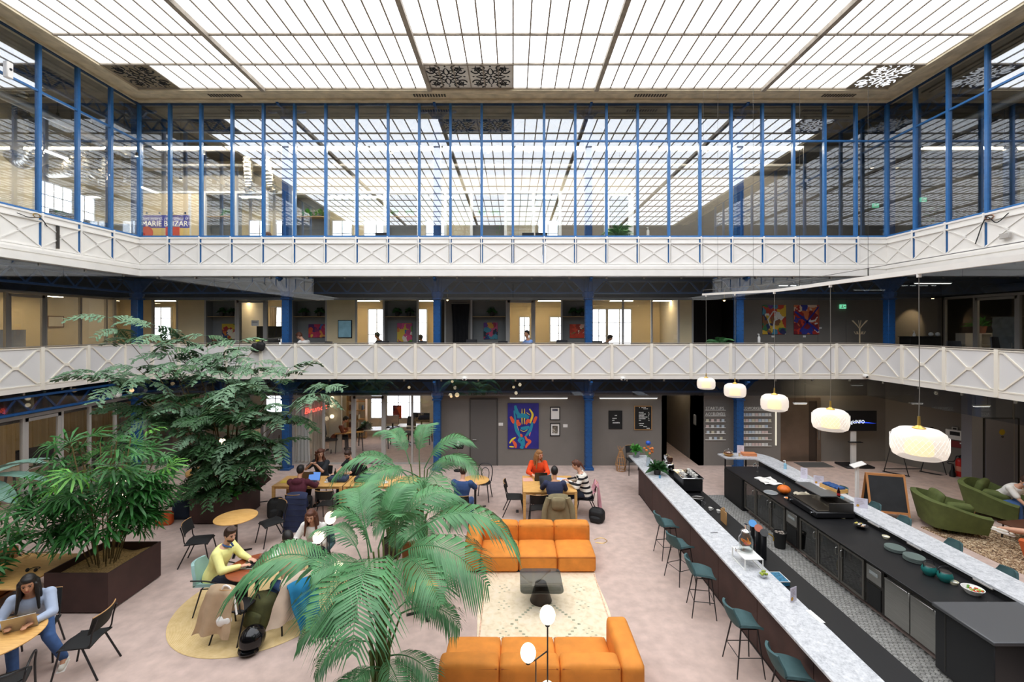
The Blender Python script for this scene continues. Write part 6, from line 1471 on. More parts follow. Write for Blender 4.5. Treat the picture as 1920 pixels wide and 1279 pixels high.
t = thing('gel_bottle', 'clear blue hand gel pump bottle on the far bar', 'bottle', (8.40, 13.6, CT+.03)); obj('bottle', MB().lathe([(.04, 0), (.04, .15), (.015, .18)], 14), mat('gel_blue', '8fc0d8', .15), t); obj('pump', MB().cyl((0, 0, .18), (0, 0, .26), .012).bar((0, 0, .26), (-.06, 0, .255), .018), m_white, t)
t = thing('napkin_tray', 'wooden tray of blue napkins on the far bar', 'tray', (8.62, 11.85, CT+.03), R(10)); mb = MB(); mb.box(-.16, .16, -.28, .28, 0, .015)
for a in ((-.16, -.145, -.28, .28), (.145, .16, -.28, .28), (-.145, .145, -.28, -.265), (-.145, .145, .265, .28)): mb.box(a[0], a[1], a[2], a[3], .015, .10)
obj('tray', mb, m_wood, t)
for k in range(5): obj('napkin_bundle', MB().cushion(-.12, .12, -.24+.096*k, -.15+.096*k, .02, .14, .02, .01), mat('napkin_blue', '2f5288', .8, var=.2, scale=10), t, rot=(0, 0, .05*(-1)**k))
t = thing('panini_grill', 'large grey steel countertop hot plate with a raised lid', 'appliance', (7.75, 10.9, WT))
obj('body', MB().cbox(-.62, .30, -.55, .55, .02, .16, .02), m_black, t); obj('hot_plate', MB().cbox(-.55, .22, -.5, .5, .16, .18, .004), mat('warm_plate', '4b443a', .3, metal=.7), t)
obj('back_guard', MB().box(.22, .26, -.52, .52, .16, .34), m_dsteel, t); obj('side_guard', MB().box(-.3, .26, -.54, -.51, .16, .36), m_dsteel, t); obj('lid', MB().bar((.0, -.1, .36), (.0, .9, .36), .40, .02), mat('lid_grey', '77797b', .35, metal=.5), t)
for y in (-.4, .4): obj('knob', MB().cyl((-.62, y, .09), (-.66, y, .09), .03), m_chrome, t)
t = thing('drip_tray', 'stainless tray plate resting over the far marble edge', 'tray', (8.2, 11.4, CT+.03), R(0)); obj('plate', MB().cbox(-.26, .3, -.42, .42, .0, .02, .004), mat('lid_grey', '77797b', .35, metal=.5), t); obj('lip', MB().box(-.27, -.25, -.42, .42, 0, .04), m_steel, t)
t = thing('pumpkin', 'orange pumpkin on the black worktop', 'pumpkin', (7.35, 11.95, WT)); 
def pk(u, v):
    a = 2*pi*u; ph = pi*v; r_ = .155*sin(ph)*(1+.07*abs(cos(a*4.5))); return (r_*cos(a), r_*sin(a), .12-.12*cos(ph)*(1-.15*sin(ph)))
obj('flesh', MB().sheet(pk, 36, 12), mat('pumpkin_orange', 'e2701c', .5, var=.12, scale=8), t, angle=80); obj('stalk', MB().tube([(0, 0, .22), (.01, .01, .27), (.03, .02, .29)], [.02, .014, .012], 7), mat('stalk', '6a5a30', .8), t)
t = thing('baking_tray', 'round dark tray left of the pumpkin', 'tray', (7.02, 12.0, WT)); obj('disc', MB().lathe([(.16, 0), (.18, .015), (.17, .018), (.001, .008)], 28, caps=False), mat('tray_grey', '8a8f92', .4), t); obj('rim', MB().tube([(.178*cos(2*pi*k/28), .178*sin(2*pi*k/28), .016) for k in range(28)], .005, 5, True), m_steel, t)
tag(obj('kitchen_towel', MB().sheet(lambda u, v: (-.28+.5*u, -.3+.6*v, .02+.015*sin(u*9+v*5)+.012*sin(v*13)), 14, 14, .008), m_white, loc=(7.5, 12.9, WT), angle=80), 'crumpled white towel on the far end of the worktop', 'towel')
tag(obj('kitchen_towel', MB().sheet(lambda u, v: (-.18+.36*u, -.16+.34*v, .04+.03*sin(u*8+v*6)+.02*sin(v*12)), 14, 14, .008), mat('cream_towel', 'd8cfb8', .9), loc=(7.78, 11.78, WT), angle=80), 'cream cloth bundled right of the pumpkin', 'towel')
t = thing('tap', 'white gooseneck tap at the end cabinet', 'tap', (7.6, 13.7, WT)); obj('spout', MB().tube(arc([(0, 0, 0), (0, 0, .22), (-.05, 0, .28), (-.12, 0, .24), (-.13, 0, .18)]), .014, 8), m_chrome, t); obj('base', MB().lathe([(.03, 0), (.03, .03)], 14), m_chrome, t)
t = thing('small_bowl', 'white bowl with orange pieces beside the hot plate', 'bowl', (7.18, 11.55, WT)); obj('bowl', MB().lathe([(.03, 0), (.07, .045), (.065, .045), (.03, .01), (.001, .01)], 16, caps=False), m_bowl, t)
for k in range(4): obj('fruit_piece', MB().ball((.03*cos(k*1.6), .03*sin(k*1.6), .035), .022, 8, 5), mat('orange_fruit', 'ef8a1e', .4, emit=.05), t)
for i, (px, py) in enumerate(((1580, 969), (1661, 1007), (1788, 1092))):
    p = P(px, py, WT+.03); t = thing('ramekin', ('cream dish with a yellow rim near the hot plate', 'small white dish above the first plate stack', 'cream dish near the salad bowl')[i], 'bowl', (min(p.x, 8.05), p.y, WT)); obj('dish', MB().lathe([(.05, 0), (.07, .05), (.063, .05), (.045, .012), (.001, .012)], 16, caps=False), mat('cream_dish', 'd8d2b4', .4), t); obj('filling', MB().lathe([(.001, .03), (.056, .03)], 16, caps=False), m_white, t)
t = thing('sweets_bowl', 'bowl of wrapped sweets on the black worktop', 'bowl', (7.82, P(1615, 990, WT).y, WT)); obj('bowl', MB().lathe([(.06, 0), (.14, .07), (.13, .07), (.05, .012), (.001, .012)], 20, caps=False), m_black, t); r_ = random.Random(6)
for k in range(16): obj('sweet', MB().ball((r_.uniform(-.09, .09), r_.uniform(-.09, .09), .06+.03*r_.random()), (.03, .018, .015), 7, 4), mat('sweet_'+('d8c86a', 'c9a58a', 'b0b6c0', 'e0dccd')[k % 4], ('d8c86a', 'c9a58a', 'b0b6c0', 'e0dccd')[k % 4], .4), t)
pm = MB().lathe([(.10, 0), (.17, .014), (.165, .018), (.10, .006), (.001, .006)], 28, caps=False).mesh('plate'); pm.materials.append(m_plate)
for si, (px, py, n) in enumerate(((1678, 1027, 4), (1714, 1046, 5))):
    p = P(px, py, WT+.05)
    for k in range(n):
        o_ = inst(pm, 'dinner_plate', None, (min(p.x, 7.88), p.y, WT+k*.017)); tag(o_, 'grey-green plate in the %s stack on the worktop' % ('left' if si == 0 else 'right'), 'plate', 'plates in the %s stack' % ('left' if si == 0 else 'right'))
for i, (px, py) in enumerate(((1742, 1068), (1772, 1080))):
    p = P(px, py, WT+.09); t = thing('teapot', ('left' if i == 0 else 'right')+' round teal ceramic pot on the black worktop', 'pot', (min(p.x, 7.95), p.y, WT)); obj('body', MB().lathe([(.07, 0), (.11, .06), (.115, .10), (.09, .16), (.085, .165)], 22), m_tealc, t); obj('lid', MB().lathe([(.09, .165), (.08, .175), (.001, .18)], 22, caps=False), m_dsteel, t); obj('bail_handle', MB().tube(arc([(.10, 0, .14), (.08, .02, .24), (-.08, .02, .24), (-.10, 0, .14)]), .007, 6), m_black, t)
p = P(1824, 1107, WT+.05); t = thing('salad_bowl', 'white bowl of chopped green and red salad', 'bowl', (min(p.x, 7.9), p.y, WT)); obj('bowl', MB().lathe([(.09, 0), (.15, .09), (.14, .09), (.08, .012), (.001, .012)], 24, caps=False), m_bowl, t); r_ = random.Random(9)
for k in range(22): obj('salad_piece', MB().ball((r_.uniform(-.09, .09), r_.uniform(-.09, .09), .075+.02*r_.random()), (.025, .018, .014), 6, 4), mat('salad_'+('6a9a3a', 'c8502f', 'b8c86a')[k % 3], ('6a9a3a', 'c8502f', 'b8c86a')[k % 3], .6), t)
p = P(1850, 1137, WT+.01); t = thing('serving_tongs', 'steel serving tongs on the black worktop by the dishwasher', 'tongs', (min(p.x, 7.9), p.y, WT+.012), R(20))
for sy in (-1, 1): obj('arm', MB().tube(arc([(-.16, 0, 0), (0, sy*.03, .01), (.16, sy*.05, 0)]), .009, 6), m_steel, t)
t = thing('cola_bottle', 'dark red bottle on the far bar by the steel tray', 'bottle', (8.36, P(1560, 928, CT+.1).y, CT+.03)); obj('bottle', MB().lathe([(.035, 0), (.038, .03), (.036, .16), (.014, .22), (.014, .26)], 14), mat('cola', '2a0f0c', .15), t); obj('label', MB().lathe([(.0385, .06), (.0385, .12)], 14, caps=False), mat('label_red', 'b01f1f', .5), t)
tag(obj('blue_tumbler', MB().lathe([(.032, 0), (.042, .08), (.038, .08), (.03, .008), (.001, .008)], 16, caps=False), mat('light_blue_glass', '7fc0d4', .15), loc=(8.33, P(1593, 940, CT).y, CT+.03)), 'light blue tumbler on the far marble bar', 'glass')
for i, y in enumerate((9.9, 8.9, 7.6, 6.6)):
    tag(obj('under_shelf_clip', MB().cbox(-.05, .0, -.16, .16, -.03, .0, .006), m_gframe, loc=(8.14, y, CT-.012)), 'pale clip under the far marble edge, %s from the far end' % ('first', 'second', 'third', 'fourth')[i], 'clip', 'clips under the far bar')
# ================================================================== PENDANTS OVER THE BAR
lamps = [(1324, 719, 32), (1378, 732, 38), (1452, 755, 46), (1557, 787, 59), (1723, 831, 84)]
tops = [552, 549, 545, 531, 509]
m_opal = None
def opal():
    m = bpy.data.materials.new('diamond_glass_shade'); m.use_nodes = True; nt = m.node_tree; b = nt.nodes['Principled BSDF']
    b.inputs['Base Color'].default_value = (.92, .9, .88, 1); b.inputs['Roughness'].default_value = .35; b.inputs['Transmission Weight'].default_value = .0
    t = nt.nodes.new('ShaderNodeBsdfTranslucent'); t.inputs[0].default_value = (.95, .93, .9, 1); tr = nt.nodes.new('ShaderNodeBsdfTransparent'); tr.inputs[0].default_value = (.95, .95, .95, 1)
    a = nt.nodes.new('ShaderNodeMixShader'); a.inputs[0].default_value = .25; b.inputs['Emission Color'].default_value = (1, .97, .93, 1); b.inputs['Emission Strength'].default_value = .45; nt.links.new(b.outputs[0], a.inputs[1]); nt.links.new(t.outputs[0], a.inputs[2])
    c = nt.nodes.new('ShaderNodeMixShader'); c.inputs[0].default_value = .38; nt.links.new(a.outputs[0], c.inputs[1]); nt.links.new(tr.outputs[0], c.inputs[2]); nt.links.new(c.outputs[0], nt.nodes['Material Output'].inputs[0]); return m
m_opal = opal(); m_core = emis('amber_core', 'ffc862', 1.9); m_bulb = emis('hot_bulb', 'fff0cc', 14)
DL = .45; trk = []
for i, ((px, py, w_), ty) in enumerate(zip(lamps, tops)):
    d = F*DL/w_; c = Q(px, py, d); zt = QZ(ty, d); trk.append(Vector((c.x, c.y, zt)))
    t = thing('pendant_lamp', 'glowing white glass drum pendant over the bar, %s from the left' % ('first', 'second', 'third', 'fourth', 'fifth')[i], 'lamp', c, 0, 'glass pendants over the bar')
    r0 = DL/2; prof = [(.05, .148), (r0*.70, .142), (r0*.92, .105), (r0, .04), (r0, -.06), (r0*.92, -.12), (r0*.74, -.145)]
    sh = obj('shade', MB().lathe(prof, 36, caps=False), m_opal, t)
    if i >= 3:
        mb = MB(); n = 30
        for k in range(n):
            for sg in (-1, 1): mb.tube([((r0+.001)*cos(2*pi*(k+sg*q*.5)/n), (r0+.001)*sin(2*pi*(k+sg*q*.5)/n), -.08+.16*q/5*1.0) if q else (r0*.97*cos(2*pi*k/n), r0*.97*sin(2*pi*k/n), -.08) for q in range(6)], .0016, 3, caps=False)
        obj('diamond_relief', mb, m_opal, sh)
    obj('inner_diffuser', MB().lathe([(.03, .07), (.10, .03), (.115, -.05), (.11, -.11)], 24, caps=False), m_core, t)
    obj('bulb', MB().ball((0, 0, .0), (.035, .035, .045)), m_bulb, t)
    obj('cap', MB().lathe([(.055, .145), (.055, .155), (.014, .18), (.010, .27)], 14), m_brass, t)
    obj('cable', MB().tube([(0, 0, .26), (.006, 0, .5), (0, 0, zt-c.z)], .004, 5), mat('cable_grey', '77736c', .6), t)
far = trk[0]+(trk[0]-trk[1])*.14; near = trk[-1]+(trk[-1]-trk[-2])*.9
t = thing('light_track', 'curved white lighting track carrying the bar pendants', 'track')
pth = arc([far]+trk+[near], 6)
mb = MB()
for a, b in zip(pth, pth[1:]): mb.bar(a, b, .04, .05)
obj('rail', mb, m_white, t); 
for q in trk: obj('connector', MB().cyl(q+Vector((0, 0, -.06)), q, .02), m_white, t)
wire = [p+Vector((0, 0, .12+.0*i)) for i, p in enumerate(pth)]
obj('suspension_wire', MB().tube(wire, .004, 4), m_dsteel, t)
for q in (pth[3], pth[9], pth[15], pth[21], pth[27], pth[-2]): obj('hanger', MB().cyl(q, q+Vector((0, 0, .12)), .006).cyl(q+Vector((0, 0, .12)), q+Vector((0, 0, ZS-q.z)), .0025, n=4), m_dsteel, t)
# globes strung under the back balcony and on the left
for i, (px, py, Y, r_) in enumerate(((767, 726.5, 17.0, .055), (848, 715.5, 16.8, .05), (963, 726, 17.0, .05), (846, 743.5, 16.9, .05), (857, 740.5, 16.7, .085), (247, 721, 15.6, .07), (247, 732, 15.6, .07))):
    t = thing('globe_pendant', 'small warm globe hanging under the %s, %s' % (('back balcony', ('over the office door', 'upper one at the third column', 'above the face painting', 'lower left one at the third column', 'largest of the cluster')[i]) if i < 5 else ('left balcony corner', 'upper' if i == 5 else 'lower')), 'lamp', Q(px, py, Y), 0, 'small globe pendants')
    obj('globe', MB().ball((0, 0, 0), r_, 12, 8), emis('dim_globe', 'f3cf9c', 1.1), t); zt = 3.55-QZ(py, Y); obj('cord', MB().cyl((0, 0, r_*.9), (0, 0, max(zt, r_+.02)), .004, n=5), m_black, t)
for i, (px, py, X) in enumerate(((871, 710, None), (1168, 710, None), (1623, 705, None))):
    t = thing('security_camera', 'white dome camera under the back balcony edge, %s' % ('left', 'middle', 'right')[i], 'camera', Q(px, py, YB-.08), 0, 'dome cameras'); obj('housing', MB().ball((0, 0, 0), (.10, .09, .08)), m_white, t); obj('lens', MB().ball((0, -.06, -.03), .045), m_black, t)
# ================================================================== PLANTS
def frond_mesh(seed, L=1.5, n=40, lw=.035, ll=.5, droop=1.0, vee=.5):
    """one pinnate palm frond: arching rachis along +X rising then drooping, with paired leaflets"""
    r_ = random.Random(seed); mb = MB(); pts = []; N = 14
    for i in range(N+1):
        s = i/N; pts.append(Vector((L*(s*.95-.12*s**3), .03*sin(s*3+seed), L*(.75*s-.75*droop*s**2.1))))
    mb.tube(pts, [.014*(1-.8*i/N) for i in range(N+1)], 5)
    def at(s):
        q = s*N; i = min(int(q), N-1); f = q-i; return pts[i].lerp(pts[i+1], f), (pts[i+1]-pts[i]).normalized()
    for k in range(n):
        s = .2+.8*k/(n-1); p, d = at(s); l = ll*(sin(pi*min(1, (s-.12)/.9))**.55)*(1-.25*(s > .9))*r_.uniform(.88, 1.08)
        for sg in (-1, 1):
            side = Vector((0, sg, 0)); up = Vector((0, 0, 1)); o = (side*.80+d*.62+up*vee*.35).normalized()
            w_ = lw*r_.uniform(.8, 1.1)*.5; nn = d*w_
            p1 = p+o*l*.45+up*(-.02*l); p2 = p+o*l*.78-up*(.16*l*droop+.05); p3 = p+o*l*.95-up*(.40*l*droop*r_.uniform(.7, 1.2)+.06)
            mb.add([p-nn*.5, p+nn*.5, p1+nn, p1-nn, p2+nn*.7, p2-nn*.7, p3], [(0, 1, 2, 3), (3, 2, 4, 5), (5, 4, 6)])
    me = mb.mesh('frond', True, 60); me.materials.append(m_leaf); return me
FR = [frond_mesh(1, 1.5, 36, .034, .56), frond_mesh(2, 1.7, 38, .036, .62, 1.15), frond_mesh(3, 1.3, 32, .033, .52, .85), frond_mesh(4, 1.15, 30, .030, .44, 1.0)]
def palm(label, x, y, fronds, pot_r=.3, pot_h=.45, trunk=.3):
    t = thing('potted_palm', label, 'palm', (x, y, 0)); 
    obj('pot', MB().lathe([(pot_r*.75, 0), (pot_r, pot_h), (pot_r*.92, pot_h), (pot_r*.9, pot_h-.05), (.001, pot_h-.06)], 24, caps=False), m_rust, t)
    r_ = random.Random(int(x*10)); mb = MB()
    for k in range(9):
        a = r_.uniform(0, 6.28); q = r_.uniform(.02, .14); mb.tube([(q*cos(a), q*sin(a), pot_h-.1), (q*1.3*cos(a), q*1.3*sin(a), pot_h+trunk), (q*1.9*cos(a), q*1.9*sin(a), pot_h+trunk+.5)], [.028, .022, .014], 6)
    obj('stems', mb, mat('palm_stem', '5f7038', .7, var=.3, scale=10), t)
    for k, (yaw, z, pitch, s, v) in enumerate(fronds):
        # petiole from the stem base up to the frond foot
        a = R(yaw); q_ = .10+.2*r_.random()*(z > 1.2); f = (q_*cos(a+.6), q_*sin(a+.6), z+r_.uniform(-.12, .12))
        inst(FR[v], 'frond', t, f, (R(r_.uniform(-14, 14)), R(-pitch), a), s)
        pe = MB().tube([(.04*cos(a), .04*sin(a), pot_h-.05), (.06*cos(a), .06*sin(a), (pot_h+z)/2), f], [.02, .016, .013], 5); obj('petiole', pe, mat('palm_stem', '5f7038', .7, var=.3, scale=10), t)
    return t
# big front palm
fr = []
r_ = random.Random(11)
spec = [(182, 2.0, 10, 1.15, 1), (150, 2.2, 16, .7, 0), (120, 2.45, 28, .95, 0), (80, 2.4, 25, .9, 2), (40, 2.4, 22, .95, 0), (8, 2.35, 8, 1.15, 1), (-18, 2.3, 4, 1.0, 1), (-45, 2.2, 2, .95, 0), (-85, 2.35, 8, 1.1, 1), (-108, 2.2, 6, 1.0, 0), (60, 2.5, 50, .7, 2), (200, 2.5, 50, .7, 2), (-70, 2.55, 45, .7, 2), (-140, 2.25, 14, .8, 2),
        (195, 1.5, 0, .85, 3), (215, 1.2, -3, .8, 3), (-15, 1.5, -4, .9, 3), (-30, 1.1, -4, .85, 3), (-60, 1.0, 0, .85, 3), (-120, .9, 0, .85, 3), (160, 1.3, 5, .8, 3), (20, 1.4, 5, .8, 3), (250, .8, 5, .8, 3), (-90, .7, 5, .75, 3), (100, 1.5, 10, .8, 3)]
palm('large feathery palm in the middle foreground', -1.80, 6.02, spec, .32, .42)
spec2 = [(a, z, p_, s, v) for a, z, p_, s, v in [(175, 2.3, 6, 1.1, 1), (140, 2.4, 30, .9, 0), (80, 2.5, 45, .8, 2), (20, 2.4, 28, .95, 0), (-15, 2.3, 8, .85, 1), (-60, 2.2, 2, .9, 1), (-100, 2.2, 5, .9, 0), (215, 2.2, 0, 1.0, 1), (50, 1.9, 10, .9, 2), (-40, 1.6, -5, 1.0, 2), (-95, 1.4, -6, 1.0, 2), (200, 1.6, -4, .95, 2), (-140, 1.4, 0, .95, 3), (5, 1.3, 0, .9, 3), (-70, 1.0, 0, .9, 3), (240, 1.0, 0, .9, 3), (120, 1.5, 5, .9, 3)]]
palm('second feathery palm behind, beside the man in the blue polo', -2.05, 9.75, spec2, .3, .42)
palm('dark feathery palm half hidden behind the middle palms', -2.9, 10.6, [(200, 1.5, 10, .8, 3), (-20, 1.5, 10, .8, 3), (-80, 1.4, 0, .85, 3), (100, 1.6, 25, .8, 3), (-50, 1.2, -4, .85, 3), (240, 1.2, 0, .8, 3), (30, 1.3, 8, .75, 3)], .26, .4, .1)
# fan palm (rhapis)
def fan_leaf(seed, n=10, L=.40):
    r_ = random.Random(seed); mb = MB(); mb.tube([(-.32, 0, -.10), (-.15, 0, -.01), (0, 0, 0)], [.006, .005, .005], 4)
    for k in range(n):
        a = R(-105+210*k/(n-1)); l = L*(1-.18*abs(a)/2)*r_.uniform(.85, 1.08); d = Vector((cos(a), sin(a), 0)); sd = Vector((-sin(a), cos(a), 0))*.019
        p1 = d*l*.5+Vector((0, 0, .03)); p2 = d*l*.85-Vector((0, 0, .03)); p3 = d*l-Vector((0, 0, .03+.09*r_.random()))
        mb.add([d*.02-sd*.2, d*.02+sd*.2, p1+sd, p1-sd, p2+sd*.8, p2-sd*.8, p3], [(0, 1, 2, 3), (3, 2, 4, 5), (5, 4, 6)])
    me = mb.mesh('fan_leaf', True, 60); me.materials.append(m_leaf2); return me
FL = [fan_leaf(1), fan_leaf(2, 8, .42), fan_leaf(3, 11, .38), fan_leaf(4, 7, .3)]
lt = mat('fan_leaf_fresh', '5b9a32', .45, var=.3, scale=4)
FLx = FL[0].copy(); FLx.materials.clear(); FLx.materials.append(lt)
def fan_palm(label, x, y, z0, n, rx, ry, zlo, zhi, seed, ncane=14, bias=(0, 0), s=1.0):
    t = thing('fan_palm', label, 'palm', (x, y, z0)); r_ = random.Random(seed)
    canes = []
    for k in range(ncane):
        a = 2*pi*k/ncane+r_.uniform(-.3, .3); q = r_.uniform(.25, 1); e = Vector((bias[0]+rx*.7*q*cos(a), bias[1]+ry*.7*q*sin(a), r_.uniform((zlo+zhi)/2, zhi)*.95)); b = Vector((.22*cos(a)*q, .22*sin(a)*q, 0))
        pts = [b, b.lerp(e, .5)+Vector((0, 0, .12)), e]; obj('cane', MB().tube(arc(pts, 4), .012, 5), m_stem, t); canes.append(arc(pts, 8))
    for k in range(n):
        c = canes[k % ncane]; s_ = .25+.75*((k//ncane+r_.random())/(n/ncane)); s_ = min(s_, .999); q = s_*(len(c)-1); i = int(q); p = c[i].lerp(c[min(i+1, len(c)-1)], q-i)
        out = Vector((p.x-bias[0]*s_, p.y-bias[1]*s_, 0)); a = math.atan2(out.y, out.x)+r_.uniform(-1.2, 1.2); el = r_.uniform(-.25, .5)
        d = Vector((cos(a)*cos(el), sin(a)*cos(el), sin(el)))*.33*s
        inst(FLx if (k % 11 == 3 and p.z > zlo+.55*(zhi-zlo)) else FL[k % 4], 'fan_leaf', t, p+d, (r_.uniform(-.5, .5), -el+r_.uniform(-.1, .5), a), s*r_.uniform(.85, 1.25))
    return t
fan_palm('dense dark green fan palm filling the left planter', -8.4, 9.05, .66, 270, 1.3, 1.0, .2, 2.75, 3, 20, (-.02, .0), 1.1)
fan_palm('low fan palm at the left edge behind the settee', -10.5, 8.3, 0.0, 60, 1.0, .7, .6, 2.25, 5, 9, (.15, 0), 1.15)
t_ = bpy.data.objects['fan_palm.001']; obj('pot', MB().lathe([(.2, 0), (.26, .35), (.24, .35), (.001, .3)], 20, caps=False), m_rust, t_)
# banana plant
t = thing('banana_plant', 'plant with long blue-green banana leaves at the left edge', 'plant', (-12.0, 9.9, 0)); obj('pot', MB().lathe([(.22, 0), (.3, .45), (.28, .45), (.001, .4)], 20, caps=False), m_rust, t)
obj('stem', MB().tube([(0, 0, .3), (.03, 0, 1.2), (.02, 0, 2.0)], [.08, .06, .03], 10), mat('banana_stem', '6f7a4a', .7), t)
def blade(L, w_, rise, drop):
    return MB().sheet(lambda u, v: (L*u, (v-.5)*2*w_*sin(pi*min(1, .06+u*.94))**.6, rise*u-drop*u*u+.06*abs(v-.5)*2+.012*sin(u*60)*abs(v-.5)), 30, 6)
for k, (a, L, w_, rs, dr, z) in enumerate(((-4, 1.75, .17, .55, .6, 2.05), (-24, 1.75, .19, .25, .45, 1.95), (12, 1.3, .15, .9, .7, 2.1), (150, 1.4, .17, .8, .8, 2.1), (-110, 1.4, .17, .6, .8, 1.9), (70, 1.4, .16, .8, .7, 2.0))):
    obj('leaf', blade(L, w_, rs, dr), m_leaf5, t, angle=60, loc=(0, 0, z), rot=(R(18 if k == 1 else 0), 0, R(a)))
# tall aralia
def spray(seed, L=.9, n=9):
    r_ = random.Random(seed); mb = MB(); N = 8; pts = [Vector((L*i/N, .02*sin(i), .10*L*sin(pi*i/N)-.22*L*(i/N)**2)) for i in range(N+1)]
    mb.tube(pts, [.009*(1-.7*i/N) for i in range(N+1)], 4)
    def leaflet(p, d, l, up):
        s_ = d.cross(up).normalized(); 
        a = [p, p+d*l*.25+s_*l*.20, p+d*l*.42+s_*l*.13, p+d*l*.6+s_*l*.30, p+d*l*.68+s_*l*.13, p+d*l, p+d*l*.68-s_*l*.13, p+d*l*.6-s_*l*.30, p+d*l*.42-s_*l*.13, p+d*l*.25-s_*l*.20]
        c = p+d*l*.5+up*.02; mb.add(a+[c], [(i, (i+1) % 10, 10) for i in range(10)])
    for k in range(n):
        s = .12+.86*k/(n-1); q = s*N; i = min(int(q), N-1); p = pts[i].lerp(pts[i+1], q-i)
        for sg in (-1, 1):
            d = Vector((.55, sg*.8, -.12-.25*r_.random())).normalized(); m_ = 3 if s < .7 else 2
            for j in range(m_): leaflet(p+d*.10*j, (d+Vector((r_.uniform(-.3, .3), r_.uniform(-.3, .3), -.15*j))).normalized(), .23*r_.uniform(.75, 1.2), Vector((r_.uniform(-.3, .3), r_.uniform(-.3, .3), 1)).normalized())
    me = mb.mesh('leaf_spray', False); me.materials.append(m_leaf3); return me
SP = [spray(k, .85+.12*k) for k in range(4)]
dk = mat('aralia_leaf_shaded', '3a5f36', .5, var=.35, scale=5)  # shaded copy of the aralia green, mostly for the lower sprays
SP_shade = []
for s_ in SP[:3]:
    c_ = s_.copy(); c_.materials.clear(); c_.materials.append(dk); SP_shade.append(c_)
t = thing('aralia_tree', 'tall airy aralia tree rising past the middle balcony', 'tree', (-8.4, 12.9, .62)); r_ = random.Random(21)
def wpt(px, py, Y): return Q(px, py, Y)-Vector((-8.4, 12.9, .62))
heads = [(205, 596, 12.3), (290, 610, 12.6), (345, 640, 12.9), (372, 690, 12.6), (180, 700, 12.0), (255, 690, 12.2), (420, 660, 13.0), (480, 680, 12.6), (545, 690, 12.6), (608, 728, 12.4), (440, 720, 12.2), (380, 740, 12.4), (330, 765, 12.2), (430, 770, 12.0), (500, 760, 12.4), (545, 780, 12.6), (300, 740, 12.6), (470, 810, 12.2), (360, 810, 12.0), (410, 845, 12.3), (470, 850, 12.6), (330, 850, 12.4), (385, 630, 13.2), (450, 640, 13.0), (320, 665, 12.6), (410, 690, 12.8), (470, 720, 12.9), (280, 780, 12.4), (520, 830, 12.6), (240, 760, 12.6), (400, 780, 11.9), (440, 870, 12.1)]
for k, (px, py, Y) in enumerate(heads):
    e = wpt(px, py, Y); b = Vector((r_.uniform(-.3, .3), r_.uniform(-.3, .3), 0)); m_ = b.lerp(e, .55)+Vector((0, 0, .5 if e.z > 2 else .2)); pts = arc([b, m_*.55+b*.3, m_, e], 6)
    obj('stem', MB().tube(pts, [.02*(1-.7*i/(len(pts)-1)) for i in range(len(pts))], 5), m_stem, t)
    d = (pts[-1]-pts[-4]); a0 = math.atan2(d.y, d.x)
    nn = 8 if py > 690 else 6
    for j in range(nn):
        a = a0+(j-(nn-1)/2)*.95+r_.uniform(-.3, .3); q = pts[-1-(j % 3)]
        src = (SP_shade if (py > 735 and r_.random() < .75) or r_.random() < .12 else SP)
        inst(src[r_.randrange(len(src))], 'leaf_spray', t, q, (r_.uniform(-.4, .4), r_.uniform(-.35, .35), a), r_.uniform(.6, 1.0)*(.85 if py < 700 else .95))
# lush understory in the aralia planter
for k in range(22):
    a = r_.uniform(0, 6.28); q = r_.uniform(.1, .55); obj('cane', MB().tube([(q*cos(a), q*sin(a), 0), (q*1.1*cos(a), q*1.1*sin(a), 1.2)], .012, 5), m_stem, t)
for k in range(90):
    a = r_.uniform(0, 6.28); q = r_.uniform(.1, .75); z = r_.uniform(.1, 1.7); inst(SP_shade[k % 3], 'leaf_spray', t, (q*cos(a), q*sin(a), z), (r_.uniform(-.5, .5), r_.uniform(-.4, .6), a), r_.uniform(.45, .8))
potted('bright bushy plant spilling over the aralia planter edge', (-7.95, 12.42, .66), 0, m_pot, .1, .1, 1.3); potted('leafy plant in the right corner of the aralia planter', (-7.9, 13.1, .66), 1, m_pot, .1, .1, 1.5)
# ================================================================== PEOPLE
def ik(a, b, l1, l2, pole):
    a = Vector(a); b = Vector(b); d = b-a; L = d.length
    if L > (l1+l2)*.995: b = a+d*((l1+l2)*.995/L); d = b-a; L = d.length
    u = d.normalized(); x = (l1*l1-l2*l2+L*L)/(2*L); h = math.sqrt(max(0, l1*l1-x*x)); p = Vector(pole); p = p-u*p.dot(u)
    if p.length < 1e-5: p = u.orthogonal()
    return a+u*x+p.normalized()*h, b
def loft(mb, secs, n=16):
    """secs: (center, rx, ry, forward) closed loft of ellipses; ring plane spanned by local x and 'forward'"""
    vs = []; fs = []
    for c, rx, ry, fw in secs:
        for k in range(n): vs.append(Vector(c)+Vector((rx*cos(2*pi*k/n), 0, 0))+Vector(fw)*ry*sin(2*pi*k/n))
    m = len(secs)
    for i in range(m-1):
        for k in range(n): fs.append((i*n+k, i*n+(k+1) % n, (i+1)*n+(k+1) % n, (i+1)*n+k))
    fs += [tuple(range(n-1, -1, -1)), tuple((m-1)*n+k for k in range(n))]; mb.add(vs, fs)
skin_l = mat('skin_light', 'd9a68a', .55, var=.06, scale=8); skin_m = mat('skin_tan', 'c08a68', .55, var=.06, scale=8)
m_eye = mat('eye_dark', '241a14', .3); m_lip = mat('lip', 'a85a50', .5)
